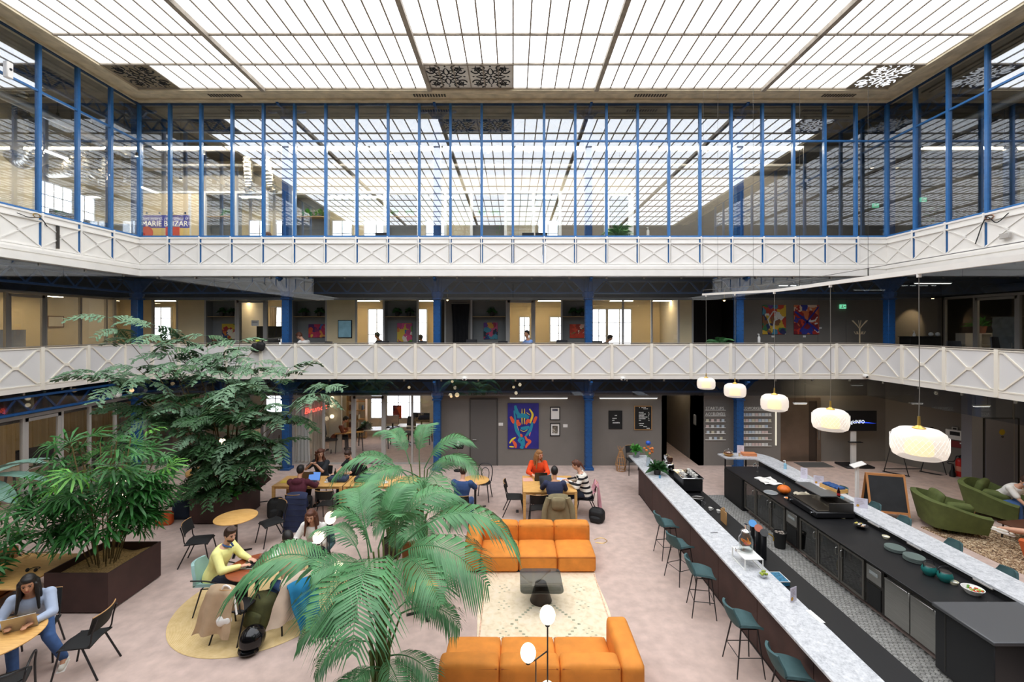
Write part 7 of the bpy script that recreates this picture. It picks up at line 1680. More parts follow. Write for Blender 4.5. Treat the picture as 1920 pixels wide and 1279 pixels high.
def person(label, x, y, yaw, top, pants, hair, skin=skin_l, hstyle='short', sleeve='long', lean=12, hyaw=0, hpitch=18, hands=None, feet=None, seat=.47, shoes=None, s=1.0, voxel=.011, female=False, hood=False, beard=None, stand=False, z=0, floor=None, shorts=False, extra=None, twist=0):
    t = thing('person', label, 'person', (x, y, z), R(yaw))
    hipz = .93 if stand else seat+.085
    a = R(lean); sp = Vector((0, sin(a), cos(a))); fw = Vector((0, cos(a), -sin(a)))
    H = Vector((0, -.06 if not stand else 0, hipz)); sw = .175 if female else .20; hw = .168 if female else .170
    def S(d): return H+sp*d
    N = S(.52); nk = Vector((0, .02, .09)); hd = N+sp*.08+Vector((0, .03, 0)); 
    Rh = Matrix.Rotation(R(hyaw), 3, 'Z') @ Matrix.Rotation(R(-hpitch), 3, 'X')
    HC = hd+Rh @ Vector((0, .015, .115))
    sh = [S(.455)+Vector((sx*sw, 0, 0)) for sx in (-1, 1)]
    hands = hands or ((-.14, .42, .80), (.14, .42, .80)); feet = feet or ((-.12, .36, .0), (.12, .40, .0))
    fl_ = 0 if floor is None else floor
    arms = []; legs = []
    for i, sx in enumerate((-1, 1)):
        el, wr = ik(sh[i], Vector(hands[i]), .275, .25, (sx*.8, -.5, -.7)); arms.append((sh[i], el, wr))
        hj = H+Vector((sx*.085, .0, -.01)); an = Vector(feet[i])+Vector((0, 0, .085+fl_)); kn, an = ik(hj, an, .43, .41, (sx*.12, 1, .35)); legs.append((hj, kn, an))
    def torso(mb, g, lo, hi):
        prof = [(-.10, .80*hw, .10), (-.04, hw, .125), (.04, hw, .128), (.14, hw*.90, .112), (.22, hw*(.84 if female else .92), .105), (.32, hw*(.98 if female else 1.06), .122), (.40, hw*1.04, .115), (.455, hw*.95, .098), (.50, .095, .07), (.53, .06, .055)]
        loft(mb, [(S(d), rx+g, ry+g, fw) for d, rx, ry in prof if lo <= d <= hi])
    # ---- body: one continuous remeshed surface
    b = MB(); torso(b, 0, -.2, .6)
    b.caps(S(.48), hd+Rh @ Vector((0, 0, .03)), .056, .052)
    mh = Rh
    b.ball(HC, (.074, .094, .112), 16, 12, mh); b.ball(HC+Rh @ Vector((0, .028, -.058)), (.053, .060, .055), 12, 8, mh)
    b.caps(HC+Rh @ Vector((0, .088, .012)), HC+Rh @ Vector((0, .108, -.022)), .010, .015, 8)
    for sx in (-1, 1): b.ball(HC+Rh @ Vector((sx*.076, -.008, -.012)), (.012, .022, .032), 8, 6, mh)
    for i, sx in enumerate((-1, 1)):
        s0, e0, w0 = arms[i]; b.caps(s0, e0, .050, .038); b.caps(e0, w0, .040, .026); b.ball(s0, .058)
        d = (w0-e0).normalized(); dh = Vector((d.x*.8, d.y, d.z*.35)).normalized(); up = Vector((0, 0, 1)); side = dh.cross(up).normalized(); up = side.cross(dh)
        pc = w0+dh*.05; Mx = Matrix((side, dh, up)).transposed(); b.ball(pc, (.040, .055, .017), 12, 8, Mx); b.caps(w0-dh*.02, pc, .025, .022)
        for j, (o, l) in enumerate(((-.030, .058), (-.011, .070), (.009, .066), (.028, .052))):
            f0 = pc+dh*.040+side*o*sx; f1 = f0+dh*l*.55+up*.004-side*0; f2 = f1+dh*l*.5-up*.022; b.caps(f0, f1, .0095, .009, 6); b.caps(f1, f2, .009, .0075, 6)
        th0 = w0+dh*.025-side*sx*.030; th1 = th0+dh*.035-side*sx*.030; b.caps(th0, th1, .012, .010, 6); b.caps(th1, th1+dh*.03-up*.008, .010, .008, 6)
        h0, k0, a0 = legs[i]; b.caps(h0, k0, .080, .055); b.caps(k0, k0.lerp(a0, .35), .052, .056); b.caps(k0.lerp(a0, .35), a0, .056, .036)
        b.caps(a0, a0+Vector((0, .12, -.055)), .036, .028)
    bo = obj('body', remesh(b, voxel, 2), skin, t)
    for sx in (-1, 1):
        obj('eye', MB().ball(HC+Rh @ Vector((sx*.030, .083, .010)), (.011, .007, .008), 8, 6, mh), m_eye, bo); obj('eyebrow', MB().caps(HC+Rh @ Vector((sx*.016, .090, .030)), HC+Rh @ Vector((sx*.046, .078, .030)), .005, .004, 6), hair, bo)
    obj('mouth', MB().caps(HC+Rh @ Vector((-.018, .087, -.058)), HC+Rh @ Vector((.018, .087, -.058)), .005, .005, 6), m_lip, bo)
    if beard: obj('beard', remesh(MB().ball(HC+Rh @ Vector((0, .030, -.066)), (.058, .060, .052), 12, 8, mh), .009, 1), beard, bo)
    # ---- top
    c = MB(); g = .026; torso(c, g, -.11, .505)
    for i in range(2):
        s0, e0, w0 = arms[i]; c.ball(s0, .078); c.caps(s0, e0 if sleeve == 'long' else s0.lerp(e0, .72), .074, .062 if sleeve == 'long' else .068)
        if sleeve == 'long': c.caps(e0, e0.lerp(w0, .93), .062, .044)
    if hood: c.ball(S(.47)-fw*.11, (.13, .075, .085), 12, 8); c.caps(S(.50)-Vector((.09, 0, 0)), S(.50)+Vector((.09, 0, 0)), .05)
    obj('shirt' if sleeve == 'short' else 'sweater', remesh(c, voxel*1.25, 2), top, t)
    # ---- trousers, shoes
    c = MB(); loft(c, [(S(d), hw*q+.024, .128+.014, fw) for d, q in ((-.11, .9), (-.03, 1), (.05, .98), (.11, .92))])
    for h0, k0, a0 in legs:
        c.caps(h0, k0, .096, .072)
        if not shorts: c.caps(k0, a0.lerp(k0, .06), .070, .056)
    obj('trousers', remesh(c, voxel*1.3, 2), pants, t)
    for h0, k0, a0 in legs:
        f = Vector((a0.x-h0.x, max(.2, a0.y-h0.y*0), 0)); f = Vector((0, 1, 0)); q = a0-Vector((0, 0, .045))
        m_ = MB(); m_.caps(q-f*.04, q+f*.05, .048, .046); m_.caps(q+f*.05-Vector((0, 0, .008)), q+f*.15-Vector((0, 0, .012)), .042, .034); so = obj('shoe', remesh(m_, .010, 2), shoes or m_matt, t)
        obj('sole', MB().cbox(q.x-.045, q.x+.045, q.y-.085, q.y+.185, q.z-.048, q.z-.030, .008), m_white if shoes else m_black, so)
    # ---- hair
    c = MB(); c.ball(HC+Rh @ Vector((0, -.020, .022)), (.086, .098, .112), 16, 12, mh); c.ball(HC+Rh @ Vector((0, .030, .082)), (.066, .058, .042), 12, 8, mh)
    if hstyle in ('long', 'curly'):
        l = .30 if hstyle == 'long' else .16
        for k in range(9):
            aa = pi*(1.0+k/8)-.0; o = Vector((.078*cos(aa), -.025+.075*sin(aa), -.0)); p0 = HC+Rh @ o; p1 = HC+Rh @ (o*1.15+Vector((0, 0, -.12))); p2 = p1+Vector((o.x*.25, -.03+o.y*.1, -l+.08)); c.caps(p0, p1, .036, .034, 8); c.caps(p1, p2, .034, .022 if hstyle == 'long' else .04, 8)
        for sx in (-1, 1):
            o = Vector((sx*.078, .035, .0)); p0 = HC+Rh @ o; p1 = HC+Rh @ Vector((sx*.086, .03, -.13)); p2 = p1+Vector((sx*.02, .02, -l+.08)); c.caps(p0, p1, .024, .026, 8); c.caps(p1, p2, .026, .016, 8)
    if hstyle == 'curly':
        r_ = random.Random(3)
        for k in range(22): aa = r_.uniform(0, 2*pi); c.ball(HC+Rh @ Vector((.10*cos(aa), -.03+.085*sin(aa) if sin(aa) < .3 else -.02, r_.uniform(-.13, .09))), .036, 8, 6)
    if hstyle == 'bun': c.ball(HC+Rh @ Vector((0, -.115, .06)), .045, 10, 8); 
    if hstyle == 'pony': c.caps(HC+Rh @ Vector((0, -.11, .03)), HC+Rh @ Vector((0, -.16, -.16)), .035, .018)
    if hstyle == 'tuft':
        for k in range(10): aa = k*.63; c.ball(HC+Rh @ Vector((.05*cos(aa), .02+.05*sin(aa), .105)), (.034, .034, .026), 8, 6)
    ho = obj('hair', remesh(c, .009 if voxel < .014 else .014, 1), hair, t)
    rescale(t, US*s)
    t['_hc'] = tuple(HC)
    return t, HC, Rh, arms, legs
h_brown = mat('hair_brown', '3a2418', .6, var=.3, scale=30); h_dark = mat('hair_dark', '17120f', .55, var=.3, scale=30); h_auburn = mat('hair_auburn', '5c3422', .6, var=.3, scale=30); h_blond = mat('hair_blond', '9a6a3c', .6, var=.25, scale=30)
c_yel = mat('yellow_knit', 'f2ee9a', .9, var=.06, scale=10, bump=.15, bscale=120); c_jean = mat('denim', '3f5f92', .85, var=.15, scale=12); c_djean = mat('dark_denim', '232a3a', .85, var=.15, scale=12); c_blk = mat('black_cotton', '1a1b1e', .85)
c_mar = mat('maroon_jersey', '54202e', .9, var=.08); c_char = mat('charcoal_cotton', '2c2f34', .85, var=.08); c_org = mat('orange_jersey', 'ee4f1c', .9, var=.06); c_nav = mat('navy_canvas', '2c3350', .85, var=.1); c_polo = mat('blue_pique', '2f4a78', .85, var=.08)
c_wht = mat('white_cotton', 'ece8e2', .85, var=.03); c_sky = mat('pale_blue_cotton', 'a9b6cc', .85, var=.05); c_bei = mat('beige_knit', 'bfa07c', .9, var=.06); c_rust = mat('rust_knit', '8a4a2f', .9, var=.08); m_snk = mat('white_sneaker', 'e9e5d8', .7)
def stripes():
    def b(nt, v): return _wave(nt, v, 2.6, 0, False, (1, 1, 1), 'Z')
    return ramp_mat('striped_knit', b, [(0, '1b1a1e'), (.36, 'ece6da')], .9, 'CONSTANT')
pa, HC, Rh, ar, lg = person('man in a pale yellow sweater working at the red-brown round table', -5.78, 8.62, -86, c_yel, c_djean, h_brown, skin_l, 'tuft', lean=20, hyaw=-30, hpitch=14, hands=((-.02, .50, .80), (.22, .47, .80)), beard=h_brown)
obj('shirt_collar', MB().tube(arc([(-.02, .235, 1.02), (-.06, .18, 1.05), (-.05, .12, 1.07), (0, .10, 1.08), (.05, .12, 1.07), (.06, .18, 1.05), (.02, .235, 1.02)]), .015, 8), c_jean, pa)
person('young woman in a white blouse with long brown hair', -4.34, 9.7, 176, c_wht, c_djean, h_auburn, skin_l, 'long', lean=18, hyaw=14, hpitch=20, hands=((-.10, .42, .80), (.16, .38, .80)), female=True)
person('person in a beige top and blue jeans half hidden by the palm', -4.13, 8.30, 44, c_bei, c_jean, h_dark, skin_l, 'short', lean=28, hyaw=0, hpitch=20, hands=((-.25, .52, .80), (.10, .50, .80)), feet=((-.26, .34, 0), (.10, .42, 0)))
pa, HC, Rh, ar, lg = person('woman with long dark hair and pale blue shirt typing at the bottom left table', -7.88, 7.26, 213, c_sky, c_jean, h_dark, skin_m, 'long', lean=25, hyaw=6, hpitch=14, hands=((-.12, .52, .80), (.16, .46, .80)), feet=((-.36, .30, 0), (.10, .38, 0)), female=True, shoes=m_snk)
person('man in a maroon hoodie seen from behind at the left oak table', -6.0, 12.26, 2, c_mar, c_blk, h_dark, skin_m, 'short', lean=16, hyaw=0, hpitch=10, hands=((-.10, .52, .82), (.26, .50, .82)), hood=True, seat=.47)
person('woman with curly dark hair and a charcoal top gesturing at the oak table', -6.15, 14.1, 172, c_char, c_blk, h_auburn, skin_l, 'curly', 'short', lean=8, hyaw=42, hpitch=10, hands=((-.02, .26, 1.02), (.12, .25, 1.04)), female=True, seat=.47)
person('man in a black t-shirt with arms on the oak table', -5.12, 14.2, 138, c_blk, c_djean, h_brown, skin_l, 'short', 'short', lean=16, hyaw=22, hpitch=26, hands=((-.22, .50, .82), (.02, .52, .82)), beard=h_brown, seat=.47)
pa, HC, Rh, ar, lg = person('blonde woman in a bright orange sweatshirt below the face painting', .80, 14.08, 178, c_org, c_djean, h_blond, skin_l, 'long', lean=12, hyaw=44, hpitch=12, hands=((-.14, .42, .82), (.16, .42, .82)), female=True, seat=.47)
obj('glasses', MB().tube([HC+Rh @ Vector((.03+.02*cos(k*.7), .096, .01+.016*sin(k*.7))) for k in range(9)], .003, 4, True).tube([HC+Rh @ Vector((-.03+.02*cos(k*.7), .096, .01+.016*sin(k*.7))) for k in range(9)], .003, 4, True), mat('red_glasses', 'b03038', .4), pa)
person('man in a navy jacket seen from behind at the square oak table', 1.15, 12.15, -2, c_nav, c_blk, h_dark, skin_m, 'short', lean=14, hyaw=-4, hpitch=12, hands=((-.20, .48, .82), (.16, .46, .82)), seat=.47)
person('girl in a black and white striped sweater at the right of the square table', 2.08, 12.93, 84, stripes(), c_djean, h_auburn, skin_l, 'pony', lean=16, hyaw=-6, hpitch=22, hands=((-.12, .36, .86), (.14, .40, .82)), female=True, seat=.47)
person('man in a blue polo seen from behind at a small round table', -1.42, 12.2, -10, c_polo, c_jean, h_brown, skin_l, 'short', 'short', lean=12, hyaw=0, hpitch=14, hands=((-.12, .46, .82), (.22, .46, .82)), seat=.47)
# office and galleries
person('person in a rust sweater at a desk inside the glass office', QX(630, 19.6), 19.6, -70, c_rust, c_blk, h_dark, skin_l, 'short', lean=30, hpitch=30, voxel=.016)
pa, HC, Rh, ar, lg = person('person in a white t-shirt and mask bending forward in the green armchair', 13.98, 12.55, -172, c_wht, c_jean, h_brown, skin_l, 'short', 'short', lean=42, hyaw=-25, hpitch=22, hands=((-.16, .62, .56), (.14, .60, .50)), seat=.46, shoes=m_snk)
obj('face_mask', remesh(MB().ball(HC+Rh @ Vector((0, .052, -.045)), (.062, .060, .052), 12, 8, Rh), .010, 1), mat('mask_blue', '8fb4d0', .8), pa)
person('person in dark shorts and white sneakers in the orange armchair', 12.6, 10.1, 22, c_blk, c_blk, h_dark, skin_l, 'short', lean=-6, hands=((-.2, .25, .62), (.2, .25, .62)), feet=((-.12, .88, .36), (.10, .84, .26)), shoes=m_snk, shorts=True, seat=.45)
def gallery_person(label, px, py, Y, yaw, top, hair, z0=ZM, skin=skin_l, **k):
    zt = QZ(py, Y); sc = 1.0; seat = zt-z0-1.36+.55
    person(label, QX(px, Y), Y, yaw, top, c_djean, hair, skin, hstyle=k.pop('hstyle', 'short'), voxel=.018, z=zt-1.32*US, floor=0, **k)
gallery_person('brown-haired man in a white shirt bent over a gallery desk', 577, 622, 17.4, 80, c_wht, h_auburn, lean=26, hpitch=38)
gallery_person('person in a blue shirt at the left gallery desk behind the aralia', 415, 632, 17.4, 70, mat('cobalt_cotton', '2f5fb0', .85), h_auburn, lean=26, hpitch=30)
gallery_person('dark-haired person in light blue beside the brown glass door', 991, 623, 17.5, 110, mat('light_blue_cotton', '7f9fd8', .85), h_dark, skin=skin_m, lean=8, hpitch=4, hyaw=40, hstyle='bun')
gallery_person('silhouetted person in front of the bright double window', 1131, 628, 20.6, -90, c_blk, h_dark, lean=24, hpitch=24)
gallery_person('person in dark clothes against the second bright office door', 712, 626, 20.8, 90, c_blk, h_dark, lean=10, hpitch=10)
gallery_person('dark seated figure by the window left of the third column', 794, 630, 20.8, 90, c_blk, h_dark, lean=12, hpitch=12)
gallery_person('reddish-haired person just showing above the upper railing', 513, 437, 17.6, 90, c_wht, h_auburn, z0=ZU, lean=14, hpitch=30)
# ================================================================== MIDDLE FLOOR, UPPER FLOOR AND OFFICE DETAILS
def desk(label, x, y, z, w_=1.4, d=.7, rz=0, m=None, h=.86, group='office desks'):
    t = thing('office_desk', label, 'desk', (x, y, z), R(rz), group); obj('tabletop', MB().cbox(-w_/2, w_/2, -d/2, d/2, h-.03, h, .005), m or m_white, t)
    for sx in (-1, 1):
        for sy in (-1, 1): obj('leg', MB().bar((sx*(w_/2-.08), sy*(d/2-.08), h-.03), (sx*(w_/2-.03), sy*(d/2-.03), 0), .045), m_black, t)
    return t
def office_chair(label, x, y, z, yaw, m=None, group='office chairs'):
    t = rescale(thing('office_chair', label, 'chair', (x, y, z), R(yaw), group)); m = m or mat('chair_mesh', '3a3b3e', .7)
    obj('seat', MB().cushion(-.24, .24, -.23, .23, .44, .52, .03, .015), m, t); obj('backrest', MB().sheet(lambda u, v: ((u-.5)*.44*(1-.15*v), -.24-.05*v+.05*(2*u-1)**2, .60+.48*v), 8, 6, .03), m, t); obj('spine', MB().bar((0, -.2, .44), (0, -.3, .72), .05, .02), m_black, t)
    obj('gas_lift', MB().cyl((0, 0, .1), (0, 0, .44), .025), m_black, t)
    for k in range(5): a = 2*pi*k/5; obj('foot', MB().bar((0, 0, .10), (.28*cos(a), .28*sin(a), .05), .04, .03).ball((.28*cos(a), .28*sin(a), .03), .03, 8, 5), m_black, t)
    return t
def monitor(label, x, y, z, rz, w_=.55, h=.33, scr=None, group='desk monitors'):
    t = rescale(thing('desk_monitor', label, 'monitor', (x, y, z), R(rz), group)); obj('panel', MB().cbox(-w_/2, w_/2, -.015, .015, .14, .14+h, .006), m_black, t); obj('screen', MB().box(-w_/2+.01, w_/2-.01, -.017, -.0155, .15, .13+h), scr or mat('dark_screen', '23262b', .2), t); obj('stand', MB().box(-.03, .03, .015, .03, .0, .3).box(-.12, .12, -.08, .1, 0, .012), m_black, t); return t
# glass office on the ground floor
desk('round-edged meeting desk inside the glass office', QX(700, 20.2), 20.2, 0, 1.5, .8, 8, mat('grey_desk', 'b8b2a8', .3)); desk('desk of the person in the rust sweater', QX(655, 19.7), 19.7, 0, 1.2, .7, 20, m_wood)
office_chair('dark swivel chair of the person in the rust sweater', QX(622, 19.55), 19.5, 0, -70); office_chair('dark office chair by the office window', QX(765, 20.5), 20.6, 0, 160)
desk('white desk at the right end of the glass office', QX(775, 20.6), 20.9, 0, 1.6, .7); monitor('dark monitor on the right office desk', QX(790, 20.9), 20.9, .86, -10, .7, .36); monitor('small pale screen on a black stand in the office', QX(736, 20.5), 20.5, .86, 0, .5, .32, mat('pale_screen', 'b9a7a0', .5))
desk('black stand table under the pale screen', QX(736, 20.5), 20.5, 0, .6, .5, 0, m_black)
painting('dark red poster hanging before the office window', 737, 753, 760, 785, 22.44, ['3a1a1c', '7a2a22', 'c8562a', '2a1416', 'a83a2a'], 21, 5, 'window_poster')
obj('hanging_cord', MB().cyl((-.15, -.02, .3), (-.15, -.02, 1.6), .006, n=5).cyl((.15, -.02, .3), (.15, -.02, 1.6), .006, n=5), m_black, bpy.data.objects['window_poster'])
t = thing('bookcase', 'pale open bookcase by the glass office door', 'bookcase', (QX(668, 21.8), 21.9, 0)); 
for x in (-.45, 0, .45): obj('upright', MB().box(x-.015, x+.015, -.15, .15, 0, 2.3), m_ply, t)
for k in range(6): obj('shelf', MB().box(-.45, .45, -.15, .15, .05+.44*k, .08+.44*k), m_ply, t)
r_ = random.Random(12)
for k in range(5):
    for j in range(4):
        if r_.random() < .6: tag(obj('book', MB().box(-.02, .02, -.1, .1, 0, r_.uniform(.2, .3)), mat('book_%d' % (j % 4), ('6a3a2a', '3f5a4a', 'b8a888', '2f3a5a')[j % 4], .7), loc=(QX(668, 21.8)-.35+.2*j+.04*r_.random(), 21.9, .08+.44*k)), 'book standing in the pale bookcase of the glass office', 'book', 'books in the office bookcase')
potted('dark green pot plant inside the glass office', (QX(686, 20.2), 20.2, .74), 1, m_pot, .12, .2, 1.3)
def curtain(label, x0, x1, y, z0, z1, m, n=14):
    t = thing('curtain', label, 'curtain', ((x0+x1)/2, y, 0)); w_ = x1-x0; obj('fabric', MB().sheet(lambda u, v: ((u-.5)*w_*(1-.15*sin(pi*v)), .05*sin(u*n*2*pi/2)*(1-.3*v), z0+(z1-z0)*v), n*4, 6, .006), m, t, angle=70); obj('rail', MB().cyl((-w_/2, 0, z1+.02), (w_/2, 0, z1+.02), .015), m_steel, t); return t
m_cur = mat('white_curtain', 'e3dfd8', .9); m_cur2 = mat('beige_curtain', 'b9ab98', .9)
curtain('white floor-length curtain behind the office glass', QX(553, 17.95), QX(582, 17.95), 17.95, .02, 2.7, m_cur, 8); curtain('grey-beige curtain right of the white one', QX(584, 18.0), QX(606, 18.0), 18.0, .02, 2.7, m_cur2, 6)
t = thing('neon_sign', 'red neon handwriting sign inside the glass office', 'sign', (QX(574, 18.02), 17.86, QZ(777, 17.86)), 0)
text('neon_letters', 'Brunch', .30, (0, 0, 0), (pi/2, R(-14), 0), emis('neon_red', 'ff5a4a', 2.6), t, .008, shear=.35, width=.95); obj('backing', MB().box(-.02, 1.0, .012, .02, -.05, .0), m_clear, t, rot=(0, R(-14), 0))
for i, py in enumerate((747, 760, 781)):
    t = thing('wall_globe', 'round warm wall lamp in the office, %s of three' % ('top', 'middle', 'bottom')[i], 'lamp', Q(622.5, py, 19.2), 0, 'office wall globes'); obj('globe', MB().ball((0, 0, 0), .09), emis('office_globe', 'ffe6bd', 2.5), t); obj('arm', MB().cyl((0, 0, 0), (0, .2, 0), .01), m_brass, t)
struct('wall_office_short', MB().box(QX(617, 19.4), QX(640, 19.4), 19.4, 19.5, 0, 3.5), mat('office_wall', 'd8d0bf', .85))
painting('narrow dark red picture by the wall globes', 614, 621, 744, 762, 19.38, ['7a2a2a', '3a1a2a', 'a84a3a'], 22, 5, 'narrow_picture')
for i, (px, py) in enumerate(((505, 830), (520, 825), (530, 835))):
    p = Q(px, py, 19.0+i*.3); office_chair('grey chair behind the left office glass, %s' % ('left', 'middle', 'right')[i], p.x, p.y, 0, 40*i, mat('grey_chair', '6a6a6c', .7))
desk('pale wooden table behind the left office glass', QX(510, 19.9), 19.9, 0, 1.5, .8, 0, m_wood)
t = thing('banner_case', 'white low stand beside the second blue column', 'stand', (QX(530, 17.3), 17.35, 0)); obj('bar', MB().cbox(-.3, .3, -.03, .03, .05, .09, .01), m_white, t); obj('foot', MB().box(-.3, .2, -.08, .08, 0, .05), m_gframe, t)
# left ground office behind the palms
desk('desk in the left ground floor office', -16.4, 13.6, 0, 1.4, .7, 90); monitor('dark wide monitor in the left ground office', -16.0, 14.75, .86, 70, .8, .4); desk('second desk in the left ground floor office', -16.2, 15.0, 0, 1.5, .7, 90)
monitor('tilted pale screen behind the left glass door', -16.6, 13.4, .86, 80, .8, .45, mat('pale_blue_screen', '9aa6b8', .4)); office_chair('dark chair at the left edge behind the glass', -16.2, 12.4, 0, 60, m_matt); office_chair('black chair top beside the corner column', -15.9, 16.6, 0, 120, m_matt)
# green banner and ceiling speaker below the left balcony
t = thing('round_speaker', 'round white speaker under the left balcony', 'speaker', (-14.3, 15.95, QZ(740, 15.95))); obj('housing', MB().cyl((0, 0, 0), (-.2, .06, .0), .13, n=20), m_gframe, t); obj('cone', MB().ball((.01, 0, 0), (.02, .10, .10)), m_white, t); obj('bracket', MB().cyl((-.1, .03, .12), (-.1, .03, 3.5-QZ(740, 15.95)), .015), m_black, t)
# middle gallery
for i, (px, dy) in enumerate(((430, 0), (590, 0), (700, .1), (735, 0), (890, .1), (1000, 0), (1060, 0), (1120, 0))):
    if i % 2 == 0: desk('long narrow gallery desk, %s from the left' % ('first', 'second', 'third', 'fourth')[i//2], QX(px, 17.7)+.3, 17.75, ZM, 2.0, .5, 0, mat('brown_desk', '6d5138', .5), .86, 'gallery desks')
m_mesh = mat('mesh_black', '26262a', .7)
for i, (px, py) in enumerate(((605, 641), (715, 640), (783, 640), (883, 637), (936, 640), (1055, 638), (1115, 640))):
    z = QZ(py, 17.3); office_chair('black chair top showing over the gallery railing, %s from the left' % ('first', 'second', 'third', 'fourth', 'fifth', 'sixth', 'seventh')[i], QX(px, 17.3), 17.3, z-1.08*US, 180 if i % 2 else 150, m_mesh)
for i, (px, py, Y) in enumerate(((492, 622, 20.5), (505, 628, 20.4), (525, 625, 20.6))): monitor('dark monitor in the curtained office, %s' % ('left', 'middle', 'right')[i], QX(px, Y), Y, ZM+.86+.2, 20*i, .45, .5)
desk('desk in the curtained middle office', QX(510, 20.5), 20.5, ZM, 1.8, .7); desk('desk before the bright double window', QX(1150, 20.8), 20.8, ZM, 2.2, .7); office_chair('grey office chair in the curtained middle office', QX(512, 20.0), 20.0, ZM, 30, mat('grey_chair', '6a6a6c', .7))
t = thing('wall_television', 'wall television with a pale blue picture on the middle gallery', 'television', (QX(648, YM), YM-.04, QZ(617, YM))); obj('panel', MB().cbox(-.30, .30, -.05, 0, -.38, .38, .01), m_black, t); obj('screen', MB().box(-.27, .27, -.053, -.05, -.35, .35), mat('tv_blue', '6f93a0', .3, emit=.25, var=.3, scale=3), t)
curtain('beige curtain at the middle office window', QX(505, 22.1), QX(518, 22.1), 22.15, ZM+.1, 6.5, m_cur2, 5); curtain('dark curtain inside the black cupboard front', QX(846, 18.7), QX(880, 18.7), 18.8, ZM+.05, 6.5, mat('black_curtain', '1d1d1f', .9), 8)
t = thing('door_notice', 'white notice on the curtained office door', 'notice', (QX(480, YM), YM-.06, QZ(606, YM))); obj('sheet', MB().box(-.16, .16, -.004, 0, -.12, .12), m_white, t); obj('text_lines', MB().box(-.12, .1, -.006, -.004, .02, .06), m_gframe, t)
t = thing('framed_certificate', 'small framed certificate on the left gallery office wall', 'picture', (-19.95, 19.2, 5.75), pi/2); obj('frame', MB().box(-.35, .35, -.03, 0, -.25, .25), mat('frame_brown', '7a5a3a', .6), t); obj('paper', MB().box(-.31, .31, -.034, -.03, -.21, .21), mat('paper_cream', 'e8dcc0', .8), t)
monitor('large white-lit screen in the left gallery office', -18.3, 16.0, ZM+.86, 100, 1.1, .55, mat('screen_pale', 'd0d4da', .4)); desk('desk in the left gallery office', -18.3, 16.0, ZM, 1.6, .8, 90)
t = thing('black_cloth_bundle', 'black cap-like bundle hung on the back gallery railing', 'bundle', (QX(480, 16.2), YB-.16, QZ(651, 16.2))); obj('fold', MB().cushion(-.16, .14, -.08, .08, -.18, .12, .07, .02), m_matt, t, angle=80, rot=(0, R(20), 0)); obj('fold', MB().cushion(0, .30, -.08, .08, -.08, .22, .07, .02), m_matt, t, angle=80, rot=(0, R(15), 0)); obj('yellow_tag', MB().cushion(.0, .12, -.05, .05, .2, .26, .02, .01), mat('lime_tag', 'b8c83a', .7), t)
t = thing('palm_in_pot', 'arching green palm before the dark gallery alcove', 'palm', (QX(1352, 17.2), 17.3, ZM)); obj('pot', MB().lathe([(.16, 0), (.22, .4), (.2, .4), (.001, .36)], 18, caps=False), m_pot, t)
for k in range(16): inst(FR[3], 'frond', t, (0, 0, .75+.1*(k % 3)), (0, R(-15-10*(k % 4)), R(22.5*k)), .62)
obj('stems', MB().tube([(0, 0, .35), (0, 0, .95)], [.06, .03], 8), m_stem, t)
for i, (px, py, Y) in enumerate(((1423, 634, 17.4), (1215, 434, 17.2))):
    zb = QZ(py+8, Y); t = thing('white_bottle', ('white pump bottle on the gallery ledge left of the paintings', 'white pump bottle on the upper floor ledge')[i], 'bottle', (QX(px, Y), Y, zb)); obj('bottle', MB().lathe([(.05, 0), (.05, .2), (.02, .24)], 14), m_white, t); obj('pump', MB().cyl((0, 0, .24), (0, 0, .33), .015).bar((0, 0, .33), (-.06, 0, .32), .02), m_white, t)
    zf = ZM if i == 0 else ZU; t = thing('bottle_stand', ('grey stand under the gallery gel bottle', 'grey stand under the upper floor gel bottle')[i], 'stand', (QX(px, Y), Y, zf)); obj('pole', MB().cyl((0, 0, 0), (0, 0, zb-zf-.02), .03), m_gframe, t); obj('tray', MB().box(-.1, .1, -.1, .1, zb-zf-.02, zb-zf), m_gframe, t)
for i, (px, py, Y, wl, lb) in enumerate(((1579, 575, YM, .28, 'green exit sign on the grey gallery wall'), (1640, 386, YM, .28, 'green exit sign on the upper grey wall'), (1729, 375, YM, .28, 'second green exit sign behind the right upper glass'))):
    t = thing('exit_sign', lb, 'sign', (QX(px, Y), Y-.02, QZ(py, Y))); obj('housing', MB().cbox(-wl/2, wl/2, -.05, 0, -.09, .09, .008), emis('exit_green', '6fd0a0', 1.0), t); obj('running_figure', MB().ball((-.04, -.055, .045), .018, 8, 5).bar((-.04, -.055, .03), (-.05, -.055, -.02), .03, .01, (0, 1, 0)).bar((-.05, -.055, -.02), (-.0, -.055, -.06), .018, .01, (0, 1, 0)).bar((-.05, -.055, -.02), (-.09, -.055, -.06), .018, .01, (0, 1, 0)), m_white, t); obj('arrow', MB().bar((.02, -.055, 0), (.1, -.055, 0), .025, .01, (0, 1, 0)), m_white, t)
for i, (px, py) in enumerate(((1449, 631), (1508, 631), (1538, 615))): tag(obj('wall_label', MB().cbox(-.06, .06, -.012, 0, -.04, .04, .003), m_white, loc=(QX(px, YM), YM, QZ(py, YM))), 'tiny white caption beside the gallery paintings, %s' % ('left', 'middle', 'right')[i], 'card', 'gallery captions')
t = thing('coat_stand', 'pale wooden coat stand on the right gallery', 'coat stand', (QX(1612, 18.0), 18.0, ZM)); m_pale = mat('pale_wood', 'cbb693', .6)
zt = QZ(601, 18)-ZM; obj('pole', MB().cyl((0, 0, .05), (0, 0, zt-.3), .025), m_pale, t)
